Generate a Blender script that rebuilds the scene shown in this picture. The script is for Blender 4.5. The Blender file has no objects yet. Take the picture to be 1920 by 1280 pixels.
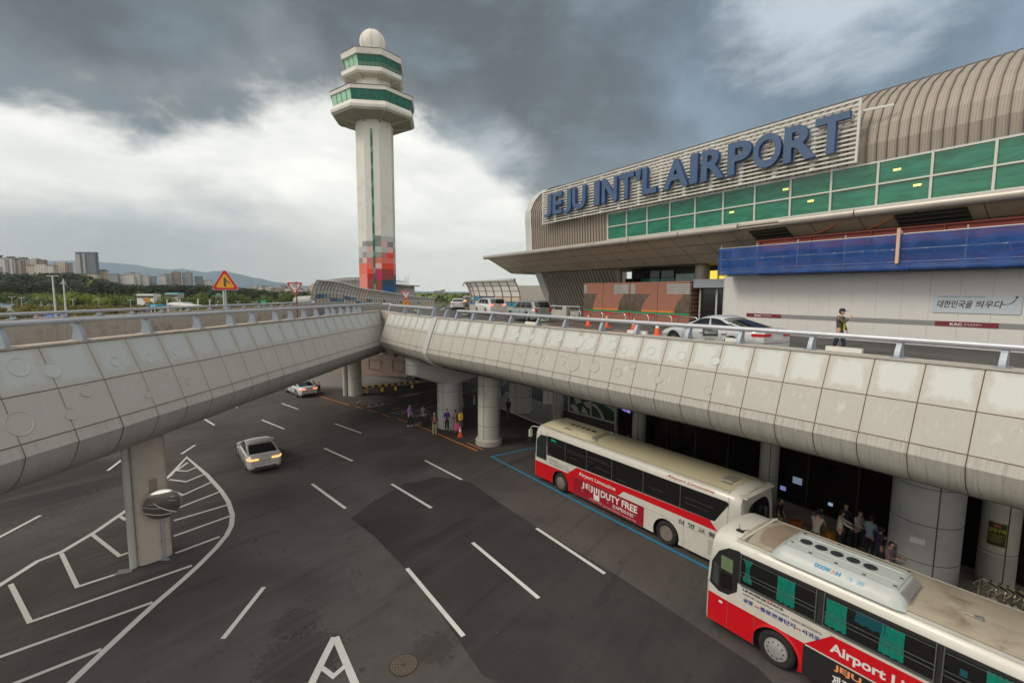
import bpy, bmesh, math, random
from mathutils import Vector, Matrix
random.seed(7)
R_ = math.radians
scn = bpy.context.scene
# ---------------------------------------------------------------- camera
H = 10.3; FPX = 880.0; PITCH = R_(5.9); ROLL = R_(0.35)
cam_d = bpy.data.cameras.new("camera"); cam = bpy.data.objects.new("camera", cam_d)
scn.collection.objects.link(cam); scn.camera = cam
cam_d.sensor_width = 36; cam_d.lens = 36*FPX/1920; cam_d.clip_start = .1; cam_d.clip_end = 40000
sp, cp, sr, cr = math.sin(PITCH), math.cos(PITCH), math.sin(ROLL), math.cos(ROLL)
rt = Vector((cr, sr*sp, sr*cp)); up = Vector((-sr, cr*sp, cr*cp)); fw = Vector((0, cp, -sp))
M = Matrix.Identity(4)
for i in range(3):
    M[i][0] = rt[i]; M[i][1] = up[i]; M[i][2] = -fw[i]
M.translation = (0, 0, H); cam.matrix_world = M
# ---------------------------------------------------------------- light
SUN_AZ, SUN_EL = R_(-105), R_(42)       # azimuth from +Y clockwise
sd = bpy.data.lights.new("sun", 'SUN'); sd.energy = 1.5; sd.angle = R_(20); sd.color = (1, .90, .76)
sun = bpy.data.objects.new("sun", sd); scn.collection.objects.link(sun)
sv = Vector((math.sin(SUN_AZ)*math.cos(SUN_EL), math.cos(SUN_AZ)*math.cos(SUN_EL), math.sin(SUN_EL)))
sun.rotation_euler = sv.to_track_quat('Z', 'Y').to_euler()
vs = scn.view_settings
vs.view_transform = 'Standard'; vs.look = 'None'; vs.gamma = 1; vs.exposure = 0.28
scn.cycles.max_bounces = 6; scn.cycles.diffuse_bounces = 3; scn.cycles.glossy_bounces = 3
scn.cycles.transmission_bounces = 4; scn.cycles.transparent_max_bounces = 8
scn.cycles.volume_bounces = 0; scn.cycles.caustics_reflective = False; scn.cycles.caustics_refractive = False
# ---------------------------------------------------------------- node helpers
class NT:
    def __init__(s, tree): s.t = tree
    def n(s, typ, **kw):
        nd = s.t.nodes.new(typ)
        for k, v in kw.items():
            if k.startswith('_'): setattr(nd, k[1:], v)
            else:
                k2 = int(k[1:]) if k[0] == 'i' and k[1:].isdigit() else k
                if hasattr(v, 'node'): s.t.links.new(v, nd.inputs[k2])
                else: nd.inputs[k2].default_value = v
        return nd
    def math(s, op, a, b=0.0, c=None, clamp=False):
        nd = s.t.nodes.new('ShaderNodeMath'); nd.operation = op; nd.use_clamp = clamp
        for i, v in enumerate((a, b, c)):
            if v is None: continue
            if hasattr(v, 'node'): s.t.links.new(v, nd.inputs[i])
            else: nd.inputs[i].default_value = v
        return nd.outputs[0]
    def sstep(s, v, a, b):
        nd = s.t.nodes.new('ShaderNodeMapRange'); nd.interpolation_type = 'SMOOTHSTEP'
        s.t.links.new(v, nd.inputs[0])
        for i, x in ((1, a), (2, b)):
            if hasattr(x, 'node'): s.t.links.new(x, nd.inputs[i])
            else: nd.inputs[i].default_value = x
        return nd.outputs[0]
    def mix(s, f, a, b, typ='MIX'):
        nd = s.t.nodes.new('ShaderNodeMix'); nd.data_type = 'RGBA'; nd.blend_type = typ
        for i, v in ((0, f), (6, a), (7, b)):
            if hasattr(v, 'node'): s.t.links.new(v, nd.inputs[i])
            else: nd.inputs[i].default_value = v if i == 0 else (*v[:3], 1)
        return nd.outputs[2]
    def noise(s, vec, scale, detail=4, rough=.55, dist=0.0):
        nd = s.n('ShaderNodeTexNoise', Scale=scale, Detail=detail, Roughness=rough, Distortion=dist)
        if vec is not None: s.t.links.new(vec, nd.inputs['Vector'])
        return nd.outputs['Fac']
    def mapping(s, vec, scale=(1, 1, 1), rot=(0, 0, 0), loc=(0, 0, 0)):
        nd = s.n('ShaderNodeMapping', Scale=scale, Rotation=rot, Location=loc)
        s.t.links.new(vec, nd.inputs['Vector']); return nd.outputs[0]
# ---------------------------------------------------------------- sky
world = bpy.data.worlds.new("World"); scn.world = world; world.use_nodes = True
wt = world.node_tree; wt.nodes.clear(); w = NT(wt)
tc = w.n('ShaderNodeTexCoord').outputs['Generated']
sx = w.n('ShaderNodeSeparateXYZ', i0=tc)
X, Y, Z = sx.outputs
az = w.math('MULTIPLY', w.math('ARCTAN2', X, Y), 57.2958)
el = w.math('MULTIPLY', w.math('ARCSINE', Z), 57.2958)
# clouds live on a flat layer overhead: project the direction on it
zz = w.math('ADD', w.math('ABSOLUTE', Z), 0.12)
cx = w.math('DIVIDE', X, zz); cy = w.math('DIVIDE', Y, zz)
cv = w.n('ShaderNodeCombineXYZ', X=cx, Y=cy, Z=0.0).outputs[0]
n1 = w.noise(cv, .9, 7, .6, .3); n2 = w.noise(cv, 3.0, 7, .6, .35); n3 = w.noise(tc, 3.0, 6, .58, .15)
nn3 = w.noise(w.mapping(tc, (1, 1, 2.1)), 4.2, 9, .62, .15)
# lower border of the dark deck as a function of azimuth
fc = w.n('ShaderNodeFloatCurve'); cu = fc.mapping.curves[0]
pts = [(-180, 26), (-90, 24), (-47.5, 14.5), (-38, 13.8), (-30, 16.2), (-22, 19.5), (-16, 19.5), (-9, 17), (-3, 13), (4, 9.5), (20, 2), (60, 3), (120, 20), (180, 26)]
cu.points[0].location = ((pts[0][0]+180)/360, pts[0][1]/50); cu.points[1].location = ((pts[-1][0]+180)/360, pts[-1][1]/50)
for a, e in pts[1:-1]: cu.points.new((a+180)/360, e/50)
for p in cu.points: p.handle_type = 'AUTO'
fc.mapping.update()
wt.links.new(w.math('DIVIDE', w.math('ADD', az, 180), 360), fc.inputs['Value'])
bd = w.math('MULTIPLY', fc.outputs[0], 50)
nz = w.math('ADD', w.math('MULTIPLY', w.math('SUBTRACT', n3, .5), 8), w.math('MULTIPLY', w.math('SUBTRACT', nn3, .5), 14))
diff = w.math('ADD', w.math('SUBTRACT', el, bd), nz)
dark = w.sstep(diff, -1.8, 2.8)
deep = w.sstep(w.math('ADD', diff, w.math('MULTIPLY', w.math('SUBTRACT', n3, .5), 22)), -1.0, 9.0)
white = w.mix(w.sstep(n1, .3, .75), (.72, .735, .705), (1.06, 1.045, .98))
hz = w.sstep(el, 0.0, 13.0)
white = w.mix(hz, (.70, .74, .70), white)
darkc = w.mix(deep, (.215, .245, .262), (.088, .108, .122))
darkc = w.mix(w.sstep(nn3, .42, .68), darkc, (.15, .20, .235))
blue = w.mix(w.sstep(n3, .38, .66), (.12, .18, .24), (.24, .33, .43))
right = w.sstep(w.math('ADD', az, w.math('MULTIPLY', w.math('SUBTRACT', n3, .5), 30)), 2.0, 30.0)
darkc = w.mix(right, darkc, blue)
def blob(a0, e0, ra, re):
    da = w.math('DIVIDE', w.math('SUBTRACT', az, a0), ra); de = w.math('DIVIDE', w.math('SUBTRACT', el, e0), re)
    q = w.math('ADD', w.math('MULTIPLY', da, da), w.math('MULTIPLY', de, de))
    q = w.math('ADD', q, w.math('MULTIPLY', w.math('SUBTRACT', nn3, .5), 3.5))
    return w.math('SUBTRACT', 1.0, w.sstep(q, 0.0, 1.3))
b = w.math('MULTIPLY', blob(33, 29, 12, 9), .95)
darkc = w.mix(b, darkc, (.50, .57, .63))
b = w.math('MULTIPLY', blob(-5, 15, 9, 5), .8)
darkc = w.mix(b, darkc, (.52, .57, .60))
b = w.math('MULTIPLY', blob(-36, 28, 13, 4), .35)
darkc = w.mix(b, darkc, (.20, .25, .29))
sky = w.mix(dark, white, darkc)
# low bluish banks of cloud near the horizon on the left
lowm = w.math('MULTIPLY', w.math('SUBTRACT', 1.0, w.sstep(w.math('ADD', el, w.math('MULTIPLY', w.math('SUBTRACT', nn3, .5), 12)), 4.0, 10.5)),
              w.math('SUBTRACT', 1.0, w.sstep(az, -27.0, -12.0)))
sky = w.mix(w.math('MULTIPLY', lowm, .9), sky, w.mix(w.sstep(n3, .35, .65), (.25, .32, .36), (.42, .46, .46)))
# unseen cloud behind the camera and overhead, made brighter to light the scene
back = w.sstep(w.math('ADD', w.math('MULTIPLY', Y, -1.0), w.math('MULTIPLY', n1, .3)), -.12, .55)
over = w.sstep(el, 40, 62)
sky = w.mix(w.math('MAXIMUM', back, w.math('MULTIPLY', over, .9)), sky, w.mix(n1, (.84, .82, .79), (1.30, 1.22, 1.08)))
nish = w.n('ShaderNodeTexSky', _sky_type='NISHITA', _sun_disc=False, _sun_elevation=SUN_EL, _sun_rotation=SUN_AZ)
bg1 = w.n('ShaderNodeBackground', Color=nish.outputs[0], Strength=.06)
bg2 = w.n('ShaderNodeBackground', Color=sky, Strength=1.0)
add = w.n('ShaderNodeMixShader', i0=.94, i1=bg1.outputs[0], i2=bg2.outputs[0])
wo = w.n('ShaderNodeOutputWorld'); wt.links.new(add.outputs[0], wo.inputs[0])
world.cycles.sampling_method = 'MANUAL'; world.cycles.sample_map_resolution = 512
# ---------------------------------------------------------------- geometry helpers
C = scn.collection
CAMP = Vector((0, 0, H))
def ray(u, v):
    x = (u-960)/FPX; y = -(v-640)/FPX
    return (rt*x + up*y + fw)
def P(u, v, z=0.0):                     # photo pixel -> point on the level plane z
    d = ray(u, v); k = (z-H)/d.z
    return CAMP + d*k
def PY(u, v, y):                        # photo pixel -> point on the plane at distance y
    d = ray(u, v); return CAMP + d*(y/d.y)
T_ = Vector((-.544, .839, 0)); N_ = Vector((.839, .544, 0)); Z_ = Vector((0, 0, 1))
def S(s, n, z=0.0): return T_*s + N_*n + Z_*z       # terminal frame
def PN(u, v, n):
    d = ray(u, v); return CAMP + d*(n/d.dot(N_))
class MB:
    def __init__(s): s.v = []; s.f = []; s.m = []; s.uv = {}
    def vert(s, p): s.v.append(Vector(p)); return len(s.v)-1
    def face(s, idx, m=0, uv=None):
        s.f.append(tuple(idx)); s.m.append(m)
        if uv: s.uv[len(s.f)-1] = uv
    def poly(s, pts, m=0, uv=None): s.face([s.vert(p) for p in pts], m, uv)
    def hexa(s, a, m=0):                 # 8 points: bottom ring 0-3, top ring 4-7
        i = [s.vert(p) for p in a]
        for q in ((3, 2, 1, 0), (4, 5, 6, 7), (0, 1, 5, 4), (1, 2, 6, 5), (2, 3, 7, 6), (3, 0, 4, 7)): s.face([i[k] for k in q], m)
    def box(s, c, ax, ay, az_, m=0):     # centre + three half axis vectors
        c, ax, ay, az_ = map(Vector, (c, ax, ay, az_))
        s.hexa([c-ax-ay-az_, c+ax-ay-az_, c+ax+ay-az_, c-ax+ay-az_, c-ax-ay+az_, c+ax-ay+az_, c+ax+ay+az_, c-ax+ay+az_], m)
    def bx(s, x0, y0, z0, x1, y1, z1, m=0):
        s.hexa([(x0, y0, z0), (x1, y0, z0), (x1, y1, z0), (x0, y1, z0), (x0, y0, z1), (x1, y0, z1), (x1, y1, z1), (x0, y1, z1)], m)
    def bar(s, a, b, w, h, m=0, upv=(0, 0, 1)):
        a, b = Vector(a), Vector(b); d = (b-a).normalized(); u = Vector(upv)
        sd_ = d.cross(u)
        if sd_.length < 1e-4: sd_ = d.cross(Vector((1, 0, 0)))
        sd_.normalize(); u = sd_.cross(d)
        s.box((a+b)/2, d*((b-a).length/2), sd_*w/2, u*h/2, m)
    def tube(s, pts, r, seg=8, m=0, caps=True):
        pts = [Vector(p) for p in pts]; rs = r if isinstance(r, (list, tuple)) else [r]*len(pts)
        rings = []; pu = None
        for i, p in enumerate(pts):
            d = (pts[min(i+1, len(pts)-1)]-pts[max(i-1, 0)]).normalized()
            if pu is None:
                pu = d.orthogonal().normalized()
            pu = (pu - d*pu.dot(d)).normalized(); q = d.cross(pu)
            rings.append([s.vert(p+(pu*math.cos(6.28318*k/seg)+q*math.sin(6.28318*k/seg))*rs[i]) for k in range(seg)])
        for a, b in zip(rings, rings[1:]):
            for k in range(seg): s.face((a[k], a[(k+1) % seg], b[(k+1) % seg], b[k]), m)
        if caps: s.face(rings[0][::-1], m); s.face(rings[-1], m)
    def lathe(s, prof, c=(0, 0, 0), seg=24, m=0, ax=(0, 0, 1), sx=1, sy=1, rot=0.0, caps=True, ux=None):
        ax = Vector(ax).normalized(); u = Vector(ux) if ux else ax.orthogonal().normalized()
        if abs(ax.z) > .99 and not ux: u = Vector((1, 0, 0))
        v = ax.cross(u); c = Vector(c); rings = []
        for r, h in prof:
            rings.append([s.vert(c+ax*h+(u*math.cos(rot+6.28318531*k/seg)*sx+v*math.sin(rot+6.28318531*k/seg)*sy)*r) for k in range(seg)])
        ms = m if isinstance(m, (list, tuple)) else [m]*len(rings)
        for i, (a, b) in enumerate(zip(rings, rings[1:])):
            for k in range(seg): s.face((a[k], a[(k+1) % seg], b[(k+1) % seg], b[k]), ms[i])
        if caps: s.face(rings[0][::-1], ms[0]); s.face(rings[-1], ms[-1])
    def grid(s, fn, nu, nv, m=0, uvs=False, close=False):
        ix = [[s.vert(fn(i/nu, j/nv)) for j in range(nv+1)] for i in range(nu+1)]
        for i in range(nu):
            for j in range(nv):
                s.face((ix[i][j], ix[i+1][j], ix[i+1][j+1], ix[i][j+1]), m,
                       ((i/nu, j/nv), ((i+1)/nu, j/nv), ((i+1)/nu, (j+1)/nv), (i/nu, (j+1)/nv)) if uvs else None)
    def prism(s, pts, dv, m=0):          # polygon extruded by a vector
        dv = Vector(dv); a = [s.vert(p) for p in pts]; b = [s.vert(Vector(p)+dv) for p in pts]; n = len(a)
        s.face(a[::-1], m); s.face(b, m)
        for k in range(n): s.face((a[k], a[(k+1) % n], b[(k+1) % n], b[k]), m)
    def mesh(s, name, mats, smooth=False, fix=True):
        me = bpy.data.meshes.new(name); me.from_pydata([tuple(p) for p in s.v], [], s.f)
        for m in (mats if isinstance(mats, (list, tuple)) else [mats]): me.materials.append(m)
        me.polygons.foreach_set('material_index', s.m)
        if s.uv:
            ul = me.uv_layers.new(name='UVMap')
            for fi, uv in s.uv.items():
                p = me.polygons[fi]
                for k, li in enumerate(p.loop_indices): ul.data[li].uv = uv[k]
        if fix:
            bm = bmesh.new(); bm.from_mesh(me); bmesh.ops.recalc_face_normals(bm, faces=bm.faces); bm.to_mesh(me); bm.free()
        if smooth:
            me.polygons.foreach_set('use_smooth', [True]*len(me.polygons))
            try: me.set_sharp_from_angle(angle=R_(35 if smooth is True else smooth))
            except Exception: pass
        me.update(); return me
    def build(s, name, mats, parent=None, smooth=False, fix=True, **kw):
        o = bpy.data.objects.new(name, s.mesh(name, mats, smooth, fix)); C.objects.link(o)
        if parent: o.parent = parent
        if kw: tag(o, **kw)
        return o
def tag(o, label=None, cat=None, group=None, kind=None):
    if label: o['label'] = label
    if cat: o['category'] = cat
    if group: o['group'] = group
    if kind: o['kind'] = kind
    return o
def thing(name, label, cat, loc=(0, 0, 0), rz=0.0, group=None):
    o = bpy.data.objects.new(name, None); C.objects.link(o); o.location = loc; o.rotation_euler = (0, 0, rz)
    o.empty_display_size = .2
    return tag(o, label, cat, group)
def dup(root, loc=None, rz=None, label=None, scale=None):
    r = root.copy(); C.objects.link(r)
    if loc is not None: r.location = loc
    if rz is not None: r.rotation_euler = (0, 0, rz)
    if label: r['label'] = label
    if scale: r.scale = scale if isinstance(scale, (tuple, list)) else (scale,)*3
    for ch in list(root.children):
        c = ch.copy(); C.objects.link(c); c.parent = r
        for g in ch.children:
            d = g.copy(); C.objects.link(d); d.parent = c
    return r
# ---------------------------------------------------------------- materials
MATS = {}
def mat(name, col, rough=.6, metal=0.0, var=.12, vs=3.0, bump=0.0, bs=30.0, spec=.5, emit=None, es=0.0, dirt=None, da=.5, ds=1.2, alpha=1.0, coat=0.0, streak=0.0):
    if name in MATS: return MATS[name]
    m = bpy.data.materials.new(name); m.use_nodes = True; t = m.node_tree; t.nodes.clear(); g = NT(t)
    o = g.n('ShaderNodeOutputMaterial'); b_ = g.n('ShaderNodeBsdfPrincipled'); t.links.new(b_.outputs[0], o.inputs[0])
    ob = g.n('ShaderNodeTexCoord').outputs['Object']
    c = None
    if var:
        f = g.noise(ob, vs, 5, .6)
        k0, k1 = 1-var, 1+var
        c = g.mix(f, tuple(x*k0 for x in col), tuple(min(1, x*k1) for x in col))
    if dirt:
        f = g.sstep(g.noise(ob, ds, 8, .65, .4), .5, .72)
        c = g.mix(g.math('MULTIPLY', f, da), c if c else col, dirt)
    if streak:
        f = g.sstep(g.noise(g.mapping(ob, (9, 9, .35)), 1.0, 4, .6), .45, .75)
        c = g.mix(g.math('MULTIPLY', f, streak), c if c else col, tuple(x*.45 for x in col))
    if c: t.links.new(c, b_.inputs['Base Color'])
    else: b_.inputs['Base Color'].default_value = (*col, 1)
    b_.inputs['Roughness'].default_value = rough; b_.inputs['Metallic'].default_value = metal
    b_.inputs['Specular IOR Level'].default_value = spec; b_.inputs['Coat Weight'].default_value = coat
    if alpha < 1: b_.inputs['Alpha'].default_value = alpha
    if emit: b_.inputs['Emission Color'].default_value = (*emit, 1); b_.inputs['Emission Strength'].default_value = es
    if bump:
        bp = g.n('ShaderNodeBump', Strength=bump, Distance=.02, Height=g.noise(ob, bs, 5, .6)); t.links.new(bp.outputs[0], b_.inputs['Normal'])
    MATS[name] = m; return m
def newmat(name):
    m = bpy.data.materials.new(name); m.use_nodes = True; t = m.node_tree; t.nodes.clear(); g = NT(t)
    o = g.n('ShaderNodeOutputMaterial'); b_ = g.n('ShaderNodeBsdfPrincipled'); t.links.new(b_.outputs[0], o.inputs[0])
    MATS[name] = m; return m, g, b_
# asphalt: worn brownish grey, darker newer patches, stains and fine grain
def asphalt(name, col, sc=1.0, rot=0.0, stains=()):
    m, g, b_ = newmat(name)
    ob0 = g.n('ShaderNodeTexCoord').outputs['Object']
    ob = g.mapping(ob0, rot=(0, 0, rot))
    f1 = g.noise(ob, .16*sc, 6, .62, .6); f2 = g.noise(g.mapping(ob, (2.2, .16, 1)), .7, 7, .65, .6); f3 = g.noise(ob, 55, 2, .5); f4 = g.noise(ob, 2.6, 8, .72, .3)
    c = g.mix(g.sstep(f1, .34, .66), tuple(x*.80 for x in col), tuple(x*1.22 for x in col))
    c = g.mix(g.math('MULTIPLY', g.sstep(f2, .5, .74), .6), c, tuple(x*.48 for x in col))
    c = g.mix(g.math('MULTIPLY', g.sstep(f4, .57, .66), g.math('MULTIPLY', g.sstep(f1, .42, .6), .7)), c, tuple(x*.42 for x in col))
    for (x_, y_, r_, k_) in stains:       # oil and tyre-scrub stains where the photo shows them
        q_ = g.n('ShaderNodeVectorMath', _operation='DISTANCE', i0=ob0, i1=(x_, y_, 0.0)).outputs['Value']
        e_ = g.math('SUBTRACT', 1.0, g.sstep(q_, r_*.25, r_)); nq = g.noise(ob0, 7.0, 6, .75, .4)
        c = g.mix(g.math('MULTIPLY', g.sstep(g.math('ADD', nq, g.math('MULTIPLY', e_, .34)), .62, .74), g.math('MULTIPLY', g.sstep(e_, 0.02, .3), k_)), c, tuple(x*.40 for x in col))
    tr = g.noise(g.mapping(ob, (1.1, .05, 1)), 1.0, 3, .5)
    c = g.mix(g.math('MULTIPLY', g.sstep(tr, .52, .72), .35), c, tuple(x*1.45 for x in col))
    vo = g.n('ShaderNodeTexVoronoi', _feature='DISTANCE_TO_EDGE', Vector=g.n('ShaderNodeVectorMath', _operation='MULTIPLY_ADD', i0=g.n('ShaderNodeTexNoise', Vector=ob, Scale=.5, Detail=8, Roughness=.65).outputs['Color'], i1=(3.5, 3.5, 0), i2=ob).outputs[0], Scale=.16).outputs['Distance']
    c = g.mix(g.math('MULTIPLY', g.math('SUBTRACT', 1.0, g.sstep(vo, .0, .004)), .3), c, tuple(x*.35 for x in col))
    c = g.mix(.35, c, g.mix(f3, (.2, .2, .2), (.85, .85, .85)), 'OVERLAY')
    sp2 = g.sstep(g.noise(ob, 9, 2, .4), .74, .78)
    c = g.mix(g.math('MULTIPLY', sp2, .5), c, (.2, .19, .18))
    g.t.links.new(c, b_.inputs['Base Color']); b_.inputs['Roughness'].default_value = .85; b_.inputs['Specular IOR Level'].default_value = .22
    bp = g.n('ShaderNodeBump', Strength=.25, Distance=.01, Height=f3); g.t.links.new(bp.outputs[0], b_.inputs['Normal'])
    return m
M_asph = asphalt('asphalt', (.072, .064, .062), 1.0, R_(36.5), [(-5.9, 12.2, 1.9, .6), (-6.7, 13.7, 1.1, .5), (-2.2, 12.7, 1.0, .5), (-24.3, 24.7, 5.5, .85), (-23.5, 21.8, 4.5, .7), (-6.4, 27.4, 2.5, .5), (-8.8, 31.4, 2.5, .45)]); M_asph2 = asphalt('asphalt_new', (.036, .034, .034), 1.5, R_(36.5)); M_deck = asphalt('asphalt_deck', (.085, .082, .08), 2.0)
def paint(name, col, wear=.55):
    m, g, b_ = newmat(name)
    ob = g.n('ShaderNodeTexCoord').outputs['Object']
    f = g.sstep(g.noise(ob, 14, 6, .7), .58, .72); f2 = g.noise(ob, 1.3, 4, .6)
    c = g.mix(f2, tuple(x*.8 for x in col), col); c = g.mix(g.math('MULTIPLY', f, wear), c, (.08, .075, .07))
    g.t.links.new(c, b_.inputs['Base Color']); b_.inputs['Roughness'].default_value = .65
    return m
M_white = paint('road_paint_white', (.62, .62, .60)); M_orange = paint('road_paint_orange', (.62, .23, .04)); M_blue = paint('road_paint_blue', (.02, .23, .40), .3); M_worn = paint('road_paint_worn', (.30, .29, .28), .7)
# cladding panel: weathered enamel; rain has washed the upper middle of each plate clean and left streaks below
def panelmat(name, base, clean, amount, stk):
    m, g, b_ = newmat(name)
    tcn = g.n('ShaderNodeTexCoord'); ob = tcn.outputs['Object']; uvn = tcn.outputs['UV']
    s_ = g.n('ShaderNodeSeparateXYZ', i0=uvn); u, v = s_.outputs[0], s_.outputs[1]
    fu = g.math('FRACT', u); fv = g.math('FRACT', v); row = g.math('FLOOR', v)
    nz_ = g.noise(ob, 2.6, 7, .72, .5); nf = g.noise(ob, 1.1, 3, .5)
    strk = g.noise(g.mapping(ob, (7, 7, .5)), 1.0, 4, .6); fine = g.noise(g.mapping(ob, (16, 16, .30)), 1.0, 4, .6)
    du = g.math('ABSOLUTE', g.math('SUBTRACT', fu, .5)); dv = g.math('ABSOLUTE', g.math('SUBTRACT', fv, .44))
    dd = g.math('ADD', g.math('MAXIMUM', du, g.math('MULTIPLY', dv, .95)), g.math('MULTIPLY', g.math('SUBTRACT', nz_, .5), .34))
    dd = g.math('ADD', dd, g.math('MULTIPLY', g.math('SUBTRACT', strk, .5), .25))
    mk = g.math('SUBTRACT', 1.0, g.sstep(dd, .26, .44))
    r1 = g.math('LESS_THAN', row, .5); r2 = g.math('MULTIPLY', g.math('GREATER_THAN', row, .5), g.math('LESS_THAN', row, 1.5)); r3 = g.math('GREATER_THAN', row, 1.5)
    mk2 = g.math('MULTIPLY', g.sstep(strk, .50, .66), g.math('SUBTRACT', 1.0, g.sstep(g.math('ADD', dd, .12), .25, .45)))
    mk = g.math('ADD', g.math('MULTIPLY', mk, r1), g.math('MULTIPLY', g.math('MULTIPLY', mk2, r2), .8), clamp=True)
    c = g.mix(nf, tuple(x*.93 for x in base), tuple(x*1.06 for x in base))
    c = g.mix(g.math('MULTIPLY', g.sstep(fine, .45, .75), stk*.45), c, tuple(x*.72 for x in base))
    c = g.mix(g.math('MULTIPLY', mk, amount), c, clean)
    uvs_ = g.n('ShaderNodeCombineXYZ', X=g.math('MULTIPLY', u, 13.0), Y=g.math('MULTIPLY', v, .9), Z=0.0).outputs[0]; fin2 = g.noise(uvs_, 1.0, 4, .65)
    c = g.mix(g.math('MULTIPLY', g.math('MULTIPLY', g.sstep(fin2, .42, .66), r3), stk), c, tuple(x*.56 for x in base))
    edge = g.sstep(g.math('MAXIMUM', du, g.math('ABSOLUTE', g.math('SUBTRACT', fv, .5))), .44, .5)
    c = g.mix(g.math('MULTIPLY', edge, .3), c, (.30, .24, .18))
    g.t.links.new(c, b_.inputs['Base Color']); b_.inputs['Roughness'].default_value = .48; b_.inputs['Specular IOR Level'].default_value = .45
    return m
M_panR = panelmat('cladding_weathered', (.395, .385, .350), (.50, .54, .53), .7, .6)
M_panL = panelmat('cladding_cleaner', (.385, .385, .36), (.43, .47, .485), .7, .35)
M_seam = mat('joint_sealant', (.13, .075, .05), .8)
M_conc = mat('concrete', (.44, .38, .32), .85, dirt=(.15, .13, .11), da=.7, ds=1.5, bump=.3, bs=20, streak=.35)
M_conc2 = mat('concrete_light', (.42, .40, .36), .85, dirt=(.22, .2, .17), da=.5, ds=1.2, bump=.2, bs=15)
M_pier = mat('pier_cladding', (.50, .49, .44), .5, dirt=(.26, .24, .21), da=.4, ds=.8)
M_pier_d = mat('pier_cladding_grey', (.42, .43, .42), .45, dirt=(.24, .24, .23), da=.4, ds=.8)
M_line = mat('dark_joint', (.09, .08, .07), .8, var=0)
M_soff = mat('soffit_concrete', (.42, .40, .37), .8, dirt=(.15, .14, .12), ds=.6)
M_rail = mat('rail_tube_grey', (.44, .46, .50), .32, .25, vs=5, dirt=(.25, .25, .26), da=.3, ds=3)
M_post = mat('rail_post_bluegrey', (.30, .34, .40), .45, .2, dirt=(.2, .2, .2), da=.5, ds=5)
M_wht = mat('white_paint', (.66, .66, .64), .5, var=.05, dirt=(.4, .38, .34), da=.25, ds=1.0)
M_black = mat('black_rubber', (.018, .018, .019), .75)
M_chrome = mat('bright_metal', (.55, .55, .56), .25, .9, var=.05)
M_steel = mat('dull_steel', (.30, .30, .30), .42, .6)
M_red = mat('red_paint', (.55, .03, .03), .4, var=.05)
M_cone = mat('cone_orange', (.75, .10, .03), .55, var=.05)
M_conew = mat('cone_white', (.75, .75, .73), .5, var=.05)
M_yel = mat('yellow_paint', (.75, .42, .03), .5, var=.08)
M_glassD = mat('dark_glass', (.012, .013, .014), .06, spec=.8, var=0)
HAZE_D = 0.00008
# ================================================================ GROUND AND ROADS
def sheet(name, pts, m, z=None, kind='structure'):
    b = MB(); b.poly([Vector((p[0], p[1], p[2] if z is None else z)) for p in pts], 0)
    o = b.build(name, m); o['kind'] = kind
    if o.data.polygons[0].normal.z < 0: o.data.flip_normals()
    return o
M_grass = mat('ground_green', (.075, .085, .03), .95, var=.4, vs=.05, dirt=(.12, .10, .06), da=.7, ds=.02)
sheet('ground', [(-16000, -300), (16000, -300), (16000, 16000), (-16000, 16000)], M_grass, -.06)
sheet('road', [(-75, -20), (45, -20), (45, 75), (12, 95), (-75, 75)], M_asph, 0.0)
M_lot = mat('parking_asphalt', (.10, .097, .09), .9, var=.3, vs=.08)
sheet('parking_ground', [(-420, 110), (-70, 80), (-30, 120), (-60, 330), (-520, 330)], M_lot, -.02)
sheet('parking_court', [(-40, 61.5), (12, 61), (20, 130), (-45, 130)], M_lot, .004)
# newer darker asphalt patch in the right lanes
pp = [(657, 972), (700, 940), (760, 905), (785, 903), (815, 893), (866, 899), (884, 905), (960, 958), (1060, 1020), (1160, 1080), (1290, 1165), (1420, 1250), (1500, 1330), (1060, 1340), (905, 1265), (860, 1200), (800, 1110), (745, 1050), (700, 1003)]
sheet('road_patch', [P(u, v) for u, v in pp], M_asph2, .004)
# ---- painted markings: one object per kind of paint, each a sheet on the road
def stroke(b, pts, wd, z=.009, m=0):
    pts = [Vector((p[0], p[1], z)) for p in pts]; L = []; Rr = []
    for i, p in enumerate(pts):
        d0 = (pts[i]-pts[i-1]).normalized() if i else (pts[1]-pts[0]).normalized()
        d1 = (pts[i+1]-pts[i]).normalized() if i < len(pts)-1 else d0
        n0 = Vector((-d0.y, d0.x, 0)); n1_ = Vector((-d1.y, d1.x, 0)); q = (n0+n1_).normalized(); q = q/max(.5, q.dot(n0))
        L.append(b.vert(p+q*wd/2)); Rr.append(b.vert(p-q*wd/2))
    for i in range(len(pts)-1): b.face((L[i], L[i+1], Rr[i+1], Rr[i]), m)
def px(b, pl, wd, z=.009): stroke(b, [P(u, v) for u, v in pl], wd, z)
lane = MB()
for s_ in [((585, 907), (648, 953)), ((734, 907), (809, 952)), ((797, 863), (866, 899)), ((886, 1017), (1010, 1121)), ((1006, 990), (1134, 1075)), ((763, 1065), (869, 1192)),
           ((608, 840), (661, 864)), ((628, 794), (678, 812)), ((491, 787), (533, 804)), ((528, 756), (559, 767)), ((376, 781), (402, 797)), ((430, 757), (445, 764)),
           ((495, 1100), (418, 1197)), ((76, 966), (-30, 1022)), ((233, 858), (202, 882)), ((340, 851), (366, 834))]:
    px(lane, s_, .15)
lane.build('lane_dashes', M_white, kind='structure')
hat = MB()
px(hat, [(-40, 1122), (70, 1052), (118, 1033), (180, 996), (235, 958), (318, 892), (350, 857), (388, 890), (415, 920), (428, 940), (436, 965), (434, 985), (425, 1003), (405, 1027), (370, 1062), (330, 1098), (290, 1132), (240, 1178), (195, 1220), (130, 1282), (110, 1300)], .2)
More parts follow.
